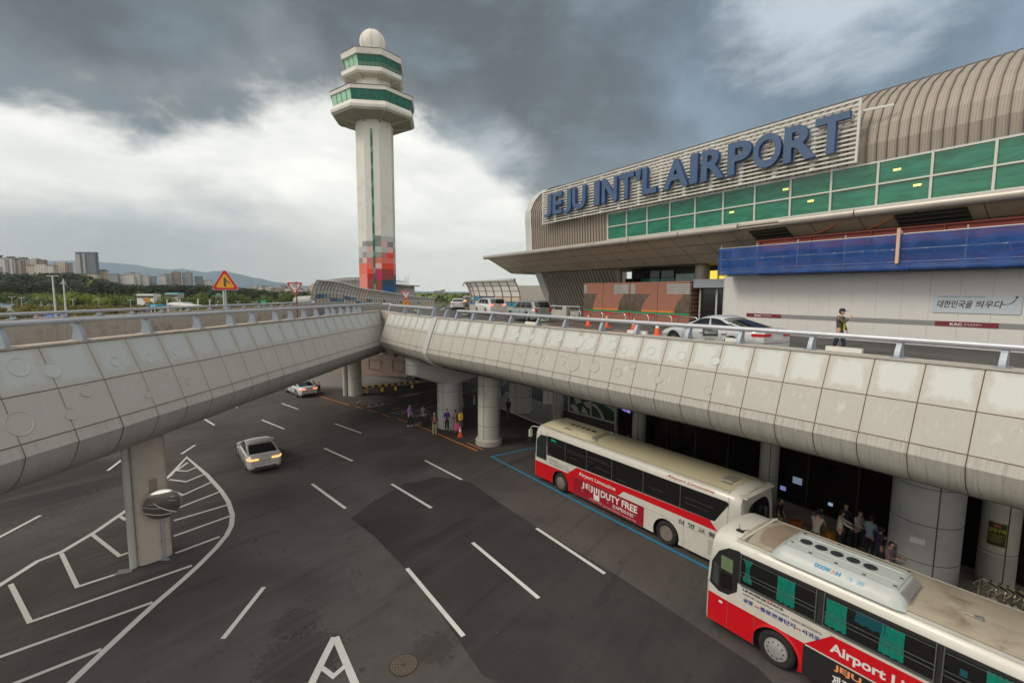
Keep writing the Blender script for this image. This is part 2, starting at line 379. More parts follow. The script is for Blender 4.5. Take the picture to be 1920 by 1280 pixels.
for s_ in [[(352, 867), (331, 882), (351, 883), (368, 876)], [(318, 899), (349, 903), (383, 889)], [(330, 923), (343, 928), (398, 903)], [(332, 953), (414, 921)], [(326, 976), (428, 946)],
           [(326, 1005), (432, 967)], [(329, 1037), (412, 1006)], [(225, 968), (237, 975)], [(172, 1001), (224, 1042), (240, 1036)], [(115, 1037), (145, 1100), (222, 1075)],
           [(20, 1095), (56, 1166), (360, 1060)], [(-10, 1235), (286, 1129)], [(10, 1288), (190, 1217)]]:
    px(hat, s_, .14, .0135)
hat.build('hatched_island_paint', M_white, kind='structure')
ma = MB()
px(ma, [(570, 1310), (604, 1240), (627, 1194)], .2); px(ma, [(629, 1194), (650, 1244), (682, 1320)], .2, .0135); px(ma, [(604, 1252), (625, 1268), (650, 1246)], .14, .018)
ma.build('road_letter', M_white, kind='structure')
og = MB()
px(og, [(580, 737), (655, 759)], .13)
for s_ in [((665, 761), (681, 766)), ((690, 768), (706, 773)), ((716, 776), (732, 781)), ((746, 785), (764, 791))]: px(og, s_, .13)
px(og, [(780, 796), (895, 845)], .15); px(og, [(876, 830), (906, 843)], .1)
for s_ in [((735, 768), (752, 764)), ((766, 762), (784, 757)), ((808, 722), (820, 722)), ((866, 738), (878, 734)), ((884, 733), (894, 730))]: px(og, s_, .12)
og.build('orange_lines', M_orange, kind='structure')
bl = MB(); px(bl, [(1010, 838), (985, 842), (922, 856), (1100, 949), (1320, 1061), (1700, 1262)], .16)
bl.build('blue_bay_line', M_blue, kind='structure')
wn = MB()
px(wn, [(745, 744), (775, 738), (817, 731)], .16); wn.poly([P(745, 745, .009), P(766, 738, .009), (P(790, 737, .009)), P(775, 741, .009)])
for s_ in [((795, 766), (818, 760)), ((868, 751), (872, 749)), ((802, 755), (812, 751)), ((668, 756), (676, 751), (700, 750)), ((676, 758), (700, 755), (712, 751)), ((686, 764), (735, 756)), ((690, 763), (692, 759)), ((706, 760), (704, 757)), ((716, 759), (716, 755)),
           ((733, 775), (752, 776), (768, 769), (748, 771), (733, 775)), ((756, 772), (782, 772), (788, 768), (770, 767)), ((764, 783), (784, 779), (768, 777)), ((780, 781), (808, 775)), ((575, 726), (646, 729)), ((950, 718), (945, 716)), ((943, 722), (948, 712))]: px(wn, s_, .14)
wn.build('worn_road_symbols', M_worn, kind='structure')
# light concrete apron below the stone wall, with kerb
M_apron = mat('apron_concrete', (.21, .20, .19), .85, dirt=(.13, .12, .11), da=.6, ds=.5)
ap = [P(500, 700), P(585, 697), P(646, 701), P(680, 704), P(720, 708), P(764, 713), P(800, 716), P(760, 722), P(700, 727), P(646, 728), P(600, 726), P(560, 724), P(500, 722)]
b = MB(); b.prism([Vector((p.x, p.y, -.02)) for p in ap], (0, 0, .15)); b.build('pavement_apron', M_apron, kind='structure')
# sidewalk under the deck along the terminal
M_side = mat('sidewalk', (.38, .355, .32), .8, dirt=(.16, .15, .14), da=.6, ds=.6)
b = MB(); b.prism([S(36, 21.7, -.02), S(-12, 21.7, -.02), S(-12, 26, -.02), S(38, 26, -.02), S(40.5, 25.5, -.02)], (0, 0, .17)); b.build('sidewalk', M_side, kind='structure')
b = MB(); b.bar(S(36, 21.62, .06), S(-12, 21.62, .06), .16, .17); b.build('kerb', M_conc2, kind='structure')
# ================================================================ VIADUCT
def cat(pts, step=.3):                   # dense smooth polyline
    out = []
    p = [2*pts[0]-pts[1]]+pts+[2*pts[-1]-pts[-2]]
    for i in range(1, len(p)-2):
        n = max(1, int((p[i+1]-p[i]).length/step))
        for k in range(n):
            t = k/n; a, b_, c, d = p[i-1], p[i], p[i+1], p[i+2]
            out.append(.5*((2*b_)+(c-a)*t+(2*a-5*b_+4*c-d)*t*t+(3*b_-a-3*c+d)*t**3))
    out.append(pts[-1].copy()); return out
def arclen(pl):
    L = [0]
    for a, b_ in zip(pl, pl[1:]): L.append(L[-1]+(b_-a).length)
    return L
def at(pl, L, s):
    s = max(0, min(L[-1], s)); lo = 0
    import bisect
    i = min(len(L)-2, max(0, bisect.bisect_right(L, s)-1)); t = (s-L[i])/max(1e-9, L[i+1]-L[i])
    p = pl[i].lerp(pl[i+1], t); d = (pl[i+1]-pl[i]); d.z = 0; return p, d.normalized()
RE = cat([Vector((*S(s, n).xy, z)) for s, n, z in [(-6, 15.3, 8.58), (0, 15.27, 8.58), (2.5, 15.24, 8.58), (4.8, 15.2, 8.58), (7.25, 15.1, 8.58), (10.26, 14.85, 8.58), (12.57, 14.58, 8.58), (14.14, 14.36, 8.59), (16, 14.15, 8.59), (18.3, 13.93, 8.6), (21, 13.65, 8.6), (23.9, 13.15, 8.62), (26.7, 12.62, 8.63), (29.5, 12.3, 8.64), (32.4, 12.15, 8.65), (36.55, 12.1, 8.65)]])
LE = cat([Vector(p) for p in [(-14.2, -5, 8.78), (-13.6, 4, 8.76), (-13.2, 9, 8.76), (-12.95, 12, 8.75), (-12.78, 14, 8.75), (-12.68, 16.5, 8.74), (-12.56, 19, 8.72), (-12.42, 22.8, 8.71), (-12.2, 27, 8.69), (-11.98, 32, 8.67), (-11.7, 36.6, 8.66), (-11.4, 41, 8.65)]])
PROF = [(0, 0), (.43, -1.0), (.78, -2.02), (.87, -2.3), (.80, -2.52), (.70, -2.74), (.56, -2.93), (.37, -3.08), (.12, -3.2), (-.3, -3.3)]
CUTS = [0, 1, 2, 9]                      # panel rows: 0-1, 1-2, 2-9 (the last one bends under)
def fascia(par, pl, side, sc, sp, phase, m, s0, s1, discs):
    L = arclen(pl); seams = []; s = phase
    while s > s0+.2: s -= sp
    while s < s1:
        seams.append(max(s, s0)); s += sp
    if seams[0] > s0+.01: seams.insert(0, s0)
    seams.append(s1)
    def pt(s, k, off=0.0):
        p, d = at(pl, L, s); n = Vector((d.y, -d.x, 0))*side
        if k <= 9:
            i = min(8, int(k)); t = k-i; o = PROF[i][0]+(PROF[i+1][0]-PROF[i][0])*t; z = PROF[i][1]+(PROF[i+1][1]-PROF[i][1])*t
            tn = Vector((PROF[i+1][0]-PROF[i][0], PROF[i+1][1]-PROF[i][1])).normalized()
            return p+n*(o*sc-tn.y*off)+Z_*(z*sc+tn.x*off)
    bk = MB(); nb = max(2, int((s1-s0)/.7))
    for i in range(nb):
        a, c = s0+(s1-s0)*i/nb, s0+(s1-s0)*(i+1)/nb
        for k in range(9): bk.poly([pt(a, k, -.02), pt(c, k, -.02), pt(c, k+1, -.02), pt(a, k+1, -.02)])
    bk.build('joint_backing', M_seam, par)
    pn = MB(); g = .011
    for i, (a, c) in enumerate(zip(seams, seams[1:])):
        if c-a < .1: continue
        for r in range(3):
            k0, k1 = CUTS[r], CUTS[r+1]; gk = g/ (1.0 if r < 2 else .4)
            steps = [k0+gk, k1-gk] if r < 2 else [2+g/.3, 3, 4, 5, 6, 7, 8, 9]
            for q, (ka, kb) in enumerate(zip(steps, steps[1:])):
                va = r+(ka-k0)/(k1-k0)*.98+.01; vb = r+(kb-k0)/(k1-k0)*.98+.01
                nx = 1 if r < 2 else 1
                pn.poly([pt(a+g, ka), pt(c-g, ka), pt(c-g, kb), pt(a+g, kb)], 0, ((i+.01, va), (i+.99, va), (i+.99, vb), (i+.01, vb)))
            if r < 2:                    # thin return edges of each plate
                for (sa, ka), (sb, kb) in (((a+g, k0+gk), (c-g, k0+gk)), ((a+g, k1-gk), (c-g, k1-gk)), ((a+g, k0+gk), (a+g, k1-gk)), ((c-g, k0+gk), (c-g, k1-gk))):
                    pn.poly([pt(sa, ka), pt(sb, kb), pt(sb, kb, -.02), pt(sa, ka, -.02)], 0, ((i+.5, r+.9),)*4)
    # embossed round discs of different size
    for (ds_, k, rad) in discs:
        c0 = pt(ds_, k, .0); ex = (pt(ds_+.05, k)-pt(ds_-.05, k)).normalized(); ey = (pt(ds_, k+.05)-pt(ds_, k-.05)).normalized(); nn_ = ex.cross(ey).normalized()
        if nn_.dot(pt(ds_, k, .1)-c0) < 0: nn_ = -nn_
        f0_ = len(pn.f); pn.lathe([(rad, -.02), (rad*.985, .015), (rad*.95, .018), (rad*.88, .006)], c0, 36, 0, nn_, ux=ex)
        for q_ in range(f0_, len(pn.f)): pn.uv[q_] = ((.5, 1.86 if k > 1 else .44),)*len(pn.f[q_])
    o = pn.build('cladding_panel', m, par, fix=False, smooth=30)
    # make panel normals face outwards
    me = o.data; bm = bmesh.new(); bm.from_mesh(me); bmesh.ops.remove_doubles(bm, verts=bm.verts, dist=.0006); bmesh.ops.recalc_face_normals(bm, faces=bm.faces); bm.to_mesh(me); bm.free(); me.polygons.foreach_set('use_smooth', [True]*len(me.polygons)); me.set_sharp_from_angle(angle=R_(21))
    return pt
random.seed(3)
LR = arclen(RE); LL = arclen(LE)
def nearest_s(pl, L, q):
    best = min(range(len(pl)), key=lambda i: (pl[i].xy-q.xy).length); return L[best]
via = thing('viaduct', 'elevated terminal roadway on the right clad in weathered stained panels', 'viaduct', (0, 0, 0))
ph = nearest_s(RE, LR, P(1306, 641, 8.58)); sj = nearest_s(RE, LR, P(812, 597, 8.63)); send = LR[-1]
dR = [(ph+1.08*(k+.5+dx), kk, r) for k, dx, kk, r in [(3, .0, .5, .0)]]
dR = []
for u, v, r in [(948, 625, .14), (968, 628, .16), (992, 631, .17), (1032, 636, .14), (1052, 634, .2), (1080, 640, .3), (1108, 643, .32), (1142, 646, .22), (1163, 654, .17), (1230, 658, .17), (1281, 666, .18), (1335, 674, .17),
                (939, 659, .1), (971, 664, .11), (1005, 658, .15), (1021, 671, .13), (1052, 674, .22), (1085, 680, .42), (1116, 686, .25), (1152, 696, .18), (1184, 684, .16), (1236, 710, .16), (1313, 728, .15)]:
    # find the fascia parameters whose image is this pixel: intersect with the two sloping rows
    best = None
    for row in (0, 1):
        for kk in [row+.12+.03*j for j in range(27)]:
            o = (PROF[row][0]+(PROF[row+1][0]-PROF[row][0])*(kk-row))*.95; z = (PROF[row][1]+(PROF[row+1][1]-PROF[row][1])*(kk-row))*.95
            q = P(u, v, 8.6+z); i = min(range(0, len(RE), 2), key=lambda j: (RE[j].xy-q.xy).length)
            pth = RE[i]; d = (RE[min(i+1, len(RE)-1)]-RE[i-1]).normalized(); n = Vector((d.y, -d.x, 0))*-1; e = abs((q-pth).xy.dot(n.xy)-o)
            if best is None or e < best[0]: best = (e, LR[i], kk)
    dR.append((best[1], best[2], r))
ptR = fascia(via, RE, -1, .95, 1.08, ph, M_panR, 0, sj-.25, dR)
fascia(via, RE, -1, .95, 1.08, sj+.25, M_panR, sj+.25, send, [])
b = MB()                                  # raised expansion-joint band
for k in range(9):
    for sa, sb, ko, kp in ((sj-.25, sj+.25, .09, .09), (sj-.25, sj-.25, -.02, .09), (sj+.25, sj+.25, -.02, .09)):
        b.poly([ptR(sa, k, ko), ptR(sb, k, kp), ptR(sb, k+1, kp), ptR(sa, k+1, ko)])
b.build('joint_cover_band', M_pier_d, via)
ramp = thing('viaduct', 'elevated ramp on the left clad in cleaner grey panels with round bosses', 'viaduct', (0, 0, 0))
phl = nearest_s(LE, LL, P(165, 642, 8.75)); dL = []
for u, v, r in [(30, 690, .26), (98, 696, .22), (222, 678, .16), (286, 670, .17), (339, 657, .14), (10, 800, .32), (178, 730, .18), (127, 778, .17), (272, 741, .15), (352, 716, .13), (640, 605, .12), (663, 602, .14), (690, 600, .12), (650, 632, .12), (680, 628, .12)]:
    best = None
    for row in (0, 1):
        for kk in [row+.12+.03*j for j in range(27)]:
            o = (PROF[row][0]+(PROF[row+1][0]-PROF[row][0])*(kk-row))*1.12; z = (PROF[row][1]+(PROF[row+1][1]-PROF[row][1])*(kk-row))*1.12
            q = P(u, v, 8.74+z); i = min(range(0, len(LE), 2), key=lambda j: (LE[j].xy-q.xy).length)
            d = (LE[min(i+1, len(LE)-1)]-LE[max(i-1, 0)]).normalized(); n = Vector((d.y, -d.x, 0)); e = abs((q-LE[i]).xy.dot(n.xy)-o)
            if best is None or e < best[0]: best = (e, LL[i], kk)
    dL.append((best[1], best[2], r))
fascia(ramp, LE, 1, 1.12, 1.33, phl, M_panL, 0, LL[-1], dL)
def inset(pl, side, o, z=None, step=8):
    out = []
    for i in list(range(0, len(pl), step))+[len(pl)-1]:
        d = (pl[min(i+1, len(pl)-1)]-pl[max(i-1, 0)]).normalized(); n = Vector((d.y, -d.x, 0))*side
        q = pl[i]+n*o; out.append(Vector((q.x, q.y, pl[i].z if z is None else z)))
    return out
# coping kerbs on both edges
def coping(par, pl, side, m):
    b = MB(); a = inset(pl, side, .03, step=4); c = inset(pl, side, -.42, step=4)
    for i in range(len(a)-1):
        z0, z1 = Z_*.02, Z_*.06
        b.hexa([a[i]-Z_*.55, a[i+1]-Z_*.55, c[i+1]-Z_*.55, c[i]-Z_*.55, a[i]+z1, a[i+1]+z1, c[i+1]+z1, c[i]+z1])
    b.build('coping_kerb', m, par)
# the coping must sit behind the cladding: its outer face is 3 cm proud only above the plates
def coping2(par, pl, side, m):
    b = MB(); a = inset(pl, side, .035, step=4); a2 = inset(pl, side, -.03, step=4); c = inset(pl, side, -.42, step=4)
    for i in range(len(a)-1):
        b.hexa([a[i]+Z_*.012, a[i+1]+Z_*.012, c[i+1]+Z_*.012, c[i]+Z_*.012, a[i]+Z_*.07, a[i+1]+Z_*.07, c[i+1]+Z_*.07, c[i]+Z_*.07])
        b.hexa([a2[i]-Z_*.7, a2[i+1]-Z_*.7, c[i+1]-Z_*.7, c[i]-Z_*.7, a2[i]+Z_*.01, a2[i+1]+Z_*.01, c[i+1]+Z_*.01, c[i]+Z_*.01])
    b.build('coping_kerb', m, par)
coping2(via, RE, -1, M_conc2)
coping2(ramp, LE, 1, M_conc)
# deck slab (road on top, soffit below)
wall_line = [Vector((-19.3, -5, 0)), Vector((-19.1, 12, 0)), Vector((-19, 20, 0)), Vector((-18.6, 31, 0)), Vector((-18.5, 41, 0)), Vector((-21, 50, 0)), Vector((-26.3, 62, 0)), Vector((-28, 75, 0))]
rin = inset(RE, -1, -.4, 8.05); lin = inset(LE, 1, -.4, 8.05)
top = rin + lin[::-1] + wall_line + [Vector((-10, 75, 0)), Vector((-5.3, 61, 0)), Vector((-2, 55, 0)), Vector((3, 50, 0)), S(38, 34), S(-6, 34)]
sheet('upper_road', top, M_deck, 8.05)
sof = inset(RE, -1, -.5, 0) + inset(LE, 1, -.5, 0)[::-1] + wall_line[:6] + [Vector((-5.3, 60, 0)), S(38, 34), S(-6, 34)]
b = MB(); b.poly([Vector((p.x, p.y, 5.33)) for p in sof]); b.build('soffit', M_soff, via)
soL = inset(LE, 1, -.25, 5.02, step=12); b = MB(); b.poly(soL+[Vector((-18.9, 41, 5.02)), Vector((-19.2, -5, 5.02))]); b.build('soffit', M_soff, ramp)
b = MB(); b.poly([Vector((-28, 75, 8.05)), Vector((-10, 75, 8.05)), Vector((-14, 100, 6.9)), Vector((-13, 135, 5.9)), Vector((-8, 155, 5.6)), Vector((6, 200, 5.0)), Vector((-8, 200, 5.0)), Vector((-24.7, 155, 5.6)), Vector((-29.4, 135, 5.9)), Vector((-29.8, 100, 6.9))])
o = b.build('ramp_road', M_deck, kind='structure')
# gap wall between the two cladding ends
A_, B_ = LE[-1], RE[-1]
b = MB(); b.hexa([A_+Vector((-.3, .2, -3.6)), B_+Vector((.2, .2, -3.6)), B_+Vector((.4, .9, -3.6)), A_+Vector((0, .9, -3.6)), A_+Vector((-.3, .2, .05)), B_+Vector((.2, .2, .05)), B_+Vector((.4, .9, .05)), A_+Vector((0, .9, .05))])
b.build('end_wall', M_conc, via)
# lane lines of the upper road
b = MB()
def pz(b, pl, wd, z=8.06): stroke(b, [P(u, v, z) for u, v in pl], wd, z)
for s_ in [((826, 581), (834, 577)), ((838, 575), (845, 572.5)), ((782, 582), (792, 581)), ((800, 580), (810, 578.5)), ((930, 592), (945, 594)), ((1005, 603), (1030, 606)), ((1150, 618), (1185, 622))]: pz(b, s_, .14)
b.build('deck_lane_dashes', M_white, kind='structure')
b = MB(); pz(b, [(1150, 613), (1085, 607), (1000, 596), (930, 590), (900, 587), (878, 584), (872, 580), (880, 576), (882, 573)], .13)
pz(b, [(1260, 632), (1100, 616), (1010, 606)], .12); b.build('deck_edge_line', M_orange, kind='structure')
# ---- walls of the ramp's far side and rails
def wallseg(name, pl, h, th, m, label, cat_, z0=None, par=None):
    t = par or thing(name, label, cat_, pl[0]); b = MB(); base = t.location.copy() if not par else Vector((0, 0, 0))
    for i in range(len(pl)-1):
        a, c = Vector(pl[i])-base, Vector(pl[i+1])-base; d = (c-a); d.z = 0; d.normalize(); n = Vector((-d.y, d.x, 0))*th
        b.hexa([a-Z_*.02, c-Z_*.02, c+n-Z_*.02, a+n-Z_*.02, a+Z_*h, c+Z_*h, c+n*.8+Z_*h, a+n*.8+Z_*h])
    b.build('wall_body' if not par else 'parapet', m, t); return t
wl = [Vector((p.x, p.y, 8.05)) for p in wall_line[:7]]
wl = cat(wl, 1.5)
par1 = wallseg('parapet_wall', wl, 1.12, .3, M_conc, 'stained concrete parapet wall along the far side of the left ramp', 'parapet')
def fin_post(b, p, out, tang, h, dep=.34, th=.11):   # curved fin bracket leaning outwards at the foot
    p = Vector(p); out = Vector(out).normalized(); tang = Vector(tang).normalized(); prof_o = []; prof_i = []
    for k in range(7):
        t = k/6; prof_o.append(p+out*(dep*(.5-.62*t**1.6))+Z_*(h*t)); prof_i.append(p+out*(-dep*(.5)-(.0)*t+dep*.22*math.sin(t*3.14))+Z_*(h*t*1.0))
    for k in range(6):
        a, c, d_, e = prof_o[k], prof_o[k+1], prof_i[k+1], prof_i[k]
        b.hexa([a-tang*th/2, c-tang*th/2, d_-tang*th/2, e-tang*th/2, a+tang*th/2, c+tang*th/2, d_+tang*th/2, e+tang*th/2])
    b.box(p+Z_*.01, out*dep*.62, tang*th*1.15, Z_*.02)
def guardrail(label, pl, posts, side, h, r, zoff, scale=1.0):
    t = thing('guardrail', label, 'guardrail', pl[0]); base = t.location.copy()
    b = MB(); b.tube([Vector(p)-base+Z_*h for p in pl], r, 12); b.build('rail_tube', M_rail, t, smooth=60)
    for q, d in posts:
        d = Vector(d).normalized(); n = Vector((d.y, -d.x, 0))*side
        b = MB(); fin_post(b, Vector((0, 0, 0)), n, d, h-r*.4, .40*scale, .12*scale)
        o = b.build('rail_post', M_post, t, smooth=40); o.location = Vector(q)-base+Z_*zoff
    return t
Lp = inset(LE, 1, -.22, step=3)
def post_at(pl, L, q, off, side):
    s = nearest_s(pl, L, q); p, d = at(pl, L, s); n = Vector((d.y, -d.x, 0))*side; return (p+n*off, d)
pl_ = [post_at(LE, LL, P(u, v, 8.75), -.22, 1) for u, v in [(11, 655), (180, 641), (300, 628), (385, 618), (447, 611), (498.6, 606), (537, 602), (571, 599), (598, 596), (621, 593.5), (641, 591.5), (657, 590), (671, 588.6), (684.5, 587.3), (696.6, 586), (708, 585)]]
pl_ = [(LE[40]+Vector((-.2, 0, 0)), Vector((0, 1, 0)))] + pl_
guardrail('grey tube guardrail with curved fin posts along the near edge of the left ramp', Lp, pl_, 1, .66, .085, .06)
Rp = inset(RE, -1, -.22, step=3)
pr_ = [post_at(RE, LR, P(u, v, 8.6), -.22, -1) for u, v in [(766, 591), (787, 594), (806, 597), (829, 599), (850, 601), (881, 603), (915, 606), (952, 609), (997, 613), (1049, 618), (1109, 624), (1180, 631), (1265, 639), (1370, 649), (1505, 661), (1668, 676), (1885, 696)]]
kj = min(range(len(Rp)), key=lambda i: (Rp[i].xy-at(RE, LR, sj)[0].xy).length)
guardrail('grey tube guardrail with curved fin posts along the edge of the upper road', Rp[:kj-1], [q for q in pr_ if nearest_s(RE, LR, q[0]) < sj-.2], -1, .55, .085, .06)
guardrail('short stretch of grey guardrail beyond the expansion joint of the viaduct', Rp[kj+1:]+[Vector((-10.5, 40.5, 8.65)), Vector((-11.3, 41.2, 8.65))], [q for q in pr_ if nearest_s(RE, LR, q[0]) >= sj-.2]+[((-10.3, 39.8, 8.65), (-.8, .6, 0))], -1, .62, .085, .06)
wtop = cat([Vector((p.x+.0, p.y, 9.17)) for p in wall_line[:6]], 1.63); wtop = [q+Vector((-.12, 0, 0)) for q in wtop]
wpost = []
for i in range(2, len(wtop)-1): wpost.append((wtop[i], wtop[i+1]-wtop[i-1]))
guardrail('low grey pipe rail on top of the concrete parapet of the left ramp', wtop[1:], wpost, 1, .2, .07, 0.0, .7)
# ================================================================ PIERS
def pier(label, loc, r, h, joints=(), pipe=None, collar=0.0, m=None, sx=1, sy=1, rz=0, group=None, base=0.0, vj=True):
    t = thing('pier', label, 'pier', loc, rz, group); m = m or M_pier
    b = MB(); prof = [(r*1.0, 0), (r, h)]
    if collar: b.lathe([(r*1.22, 0), (r*1.22, .32), (r*1.12, .42)], seg=40, sx=sx, sy=sy); b.build('collar', M_conc2, t, smooth=True); b = MB()
    b.lathe(prof, seg=48, sx=sx, sy=sy); b.build('shaft', m, t, smooth=True)
    b = MB()
    for z in joints: b.lathe([(r*1.003, z-.012), (r*1.004+.003, z), (r*1.003, z+.012)], seg=48, sx=sx, sy=sy, caps=False)
    if joints:
        for a in ((-2.0, -.6, 1.0) if vj else ()): b.bar((math.cos(a)*r*sx*1.002, math.sin(a)*r*sy*1.002, 0.05), (math.cos(a)*r*sx*1.002, math.sin(a)*r*sy*1.002, h), .025, .025)
        b.build('panel_joint', M_line, t)
    if base:
        b = MB(); b.lathe([(r*1.006, 0), (r*1.006, base)], seg=48, sx=sx, sy=sy, caps=False); b.build('base_band', M_conc2, t, smooth=True)
    if pipe:
        x, y, pr = pipe; b = MB(); b.tube([(x, y, .0), (x, y, h)], pr, 12)
        for z in (.6, 2.2, 3.9): b.box((x*.93, y*.93, z), (.05, 0, 0), (0, .05, 0), (0, 0, .03))
        b.build('drain_pipe', M_pier_d, t, smooth=True)
    return t
PL_ = P(290, 1061); PL_ = PL_+PL_.xy.normalized().to_3d()*.64
M_pierL = mat('pier_left_concrete', (.42, .38, .34), .6, dirt=(.26, .23, .20), da=.5, ds=.7)
pa_, pb_ = P(258, 1062), P(326, 1037); pd_ = (pb_-pa_); pl2 = pd_.length/2; pd_.normalize(); pn_ = Vector((-pd_.y, pd_.x, 0)); pcn = (pa_+pb_)/2+pn_*.36
t = thing('pier', 'flat faced cream pier with rounded edge, drain pipe and traffic mirror under the left ramp', 'pier', (pcn.x, pcn.y, 0), math.atan2(pd_.y, pd_.x))
def sup(r_, z): return [Vector((math.copysign(abs(math.cos(a))**.55, math.cos(a))*(pl2+r_), math.copysign(abs(math.sin(a))**.55, math.sin(a))*(.46+r_), z)) for a in [6.28318*k/56 for k in range(56)]]
for nm_, r_, z0_, z1_, m_ in (('shaft', 0, 0, 5.05, M_pierL), ('base_band', .008, 0, .42, M_pierL)):
    b = MB(); A_ = [b.vert(p) for p in sup(r_, z0_)]; B_ = [b.vert(p) for p in sup(r_, z1_)]
    for k in range(56): b.face((A_[k], A_[(k+1) % 56], B_[(k+1) % 56], B_[k]))
    b.face(B_); b.build(nm_, m_, t, smooth=40)
b = MB(); b.tube([(-pl2-.10, -.30, 0), (-pl2-.10, -.30, 5.05)], .12, 14); b.build('drain_pipe', M_pier_d, t, smooth=60)
b = MB()
for z in (.7, 2.3, 4.0): b = MB(); b.box((-pl2-.02, -.28, z), (.1, 0, 0), (0, .05, 0), (0, 0, .04)); b.build('pipe_clamp', M_steel, t)
b = MB(); b.box((.05, -.466, 2.95), (.13, 0, 0), (0, .004, 0), (0, 0, .28)); b.build('patch_mark', mat('patch_tan', (.24, .21, .16), .8), t)
pier('slim round pier with white drain pipe in front of the stone wall', (-15.75, 46.4, 0), .68, 5.1, (1.8, 3.4), (-.85, -.3, .24), m=M_conc2, vj=False)
pier('pier standing on a round collar base, tinted green on one side', (-1.55, 31.5, 0), .76, 5.5, (1.35, 2.7, 4.1), collar=1, m=M_pier)
pier('stout round pier standing on the sidewalk behind the collared pier', (.75, 39.9, .15), .98, 5.3, (1.35, 2.9), m=M_pier)
pc = pier('round pier carrying a wide hammerhead cap under the viaduct joint', (-4.75, 35.5, 0), .98, 4.0, (1.5, 2.9), m=M_pier_d)
b = MB()
capd = Vector((.95, .30, 0)).normalized(); capn = Vector((-capd.y, capd.x, 0))
def caprow(hl, hw, z, n=10):
    pts = []
    for k in range(n+1):
        a = -math.pi/2+math.pi*k/n; pts.append(capd*(hl-hw+hw*math.cos(a))+capn*(hw*math.sin(a))+Z_*z)
    for k in range(n+1):
        a = math.pi/2+math.pi*k/n; pts.append(capd*(-hl+hw+hw*math.cos(a))+capn*(hw*math.sin(a))+Z_*z)
    return pts
rows = [caprow(1.2, 1.0, 3.55), caprow(1.9, 1.02, 3.75), caprow(3.3, 1.1, 4.25), caprow(3.3, 1.12, 5.6)]
ids = [[b.vert(p) for p in r] for r in rows]; nn_ = len(ids[0])
for a, c in zip(ids, ids[1:]):
    for k in range(nn_): b.face((a[k], a[(k+1) % nn_], c[(k+1) % nn_], c[k]))
b.face(ids[0][::-1]); b.face(ids[-1]); b.build('hammerhead_cap', M_pier_d, pc, smooth=30)
b = MB()
r1 = caprow(3.31, 1.13, 4.98); r2 = caprow(3.31, 1.13, 5.01)
for k in range(nn_): b.poly([r1[k], r1[(k+1) % nn_], r2[(k+1) % nn_], r2[k]])
b.build('panel_joint', M_line, pc)
pier('massive grey pier with joint lines and a small wall plate beside the near bus', (14.55, 15.75, 0), .98, 5.5, (1.3, 2.62, 3.9), m=M_pier_d)
for s_, lb in ((32.2, 'slender round column beside the white utility cabinet'), (24.9, 'slender round column just right of the purple display board'), (13.55, 'slender round column behind the tail of the far bus'), (3.0, 'slender round column wearing the no smoking notice')):
    q = S(s_, 22.8, .15)
    if s_ == 32.2: q = P(1047, 792, .15)+Vector((0, .4, 0))
    if s_ == 24.9: q = PN(1198, 800, 22.8); q.z = .15
    if s_ == 13.55: q = PN(1440, 900, 22.8); q.z = .15
    if s_ == 3.0: q = PN(1874, 1000, 22.8); q.z = .15
    pier(lb, q, .42 if s_ > 5 else .5, 5.4, (1.35,), m=M_pier, base=1.25, group=None)
pier('shadowed pier beyond the stone wall in the parking court', (-17.5, 66, 0), 1.2, 5.4, (), m=M_pierL)
pier('pale short pier beyond the stone wall left of the parked cars', P(737-20, 700, 0)+Vector((-.9, 6, 0)), .8, 5.4, (), m=M_conc2)
# stone retaining wall
def stonemat():
    m, g, b_ = newmat('stone_wall')
    tcn = g.n('ShaderNodeTexCoord'); uvn = tcn.outputs['UV']
    br = g.n('ShaderNodeTexBrick', Vector=g.mapping(uvn, (1, 1, 1)), Color1=(.28, .20, .165, 1), Color2=(.36, .27, .22, 1), Mortar=(.17, .13, .11, 1), Scale=1.0)
    br.inputs['Mortar Size'].default_value = .018; br.inputs['Brick Width'].default_value = .55; br.inputs['Row Height'].default_value = .2
    f = g.noise(tcn.outputs['Object'], 3, 6, .65); c = g.mix(g.math('MULTIPLY', f, .6), br.outputs[0], (.20, .15, .13))
    g.t.links.new(c, b_.inputs['Base Color']); b_.inputs['Roughness'].default_value = .9; return m
M_stone = stonemat()
sw = [Vector((-52, 66, 0)), Vector((-38, 63.5, 0)), Vector((-26, 61, 0)), Vector((-22, 59.3, 0)), Vector((-18.7, 58.2, 0)), Vector((-12.6, 56.4, 0)), Vector((-8.9, 54.8, 0)), Vector((-5.5, 53.6, 0)), Vector((-4.8, 53.4, 0))]
sw = cat(sw, 1.0); stw = thing('stone_wall', 'pinkish coursed stone retaining wall curving under the viaduct', 'wall', (0, 0, 0))
b = MB(); acc = 0
for a, c in zip(sw, sw[1:]):
    l = (c-a).length; h0 = 2.48; n = Vector((0, .45, 0))
    b.poly([a, c, c+Z_*h0, a+Z_*h0], 0, ((acc, 0), (acc+l, 0), (acc+l, h0), (acc, h0)))
    b.poly([a+Z_*h0, c+Z_*h0, c+n+Z_*h0, a+n+Z_*h0], 0, ((acc, 0), (acc+l, 0), (acc+l, .4), (acc, .4)))
    b.poly([a+n, c+n, c+n+Z_*h0, a+n+Z_*h0], 0, ((acc, 0), (acc+l, 0), (acc+l, h0), (acc, h0))); acc += l
b.build('wall_face', M_stone, stw, fix=False)
b = MB()
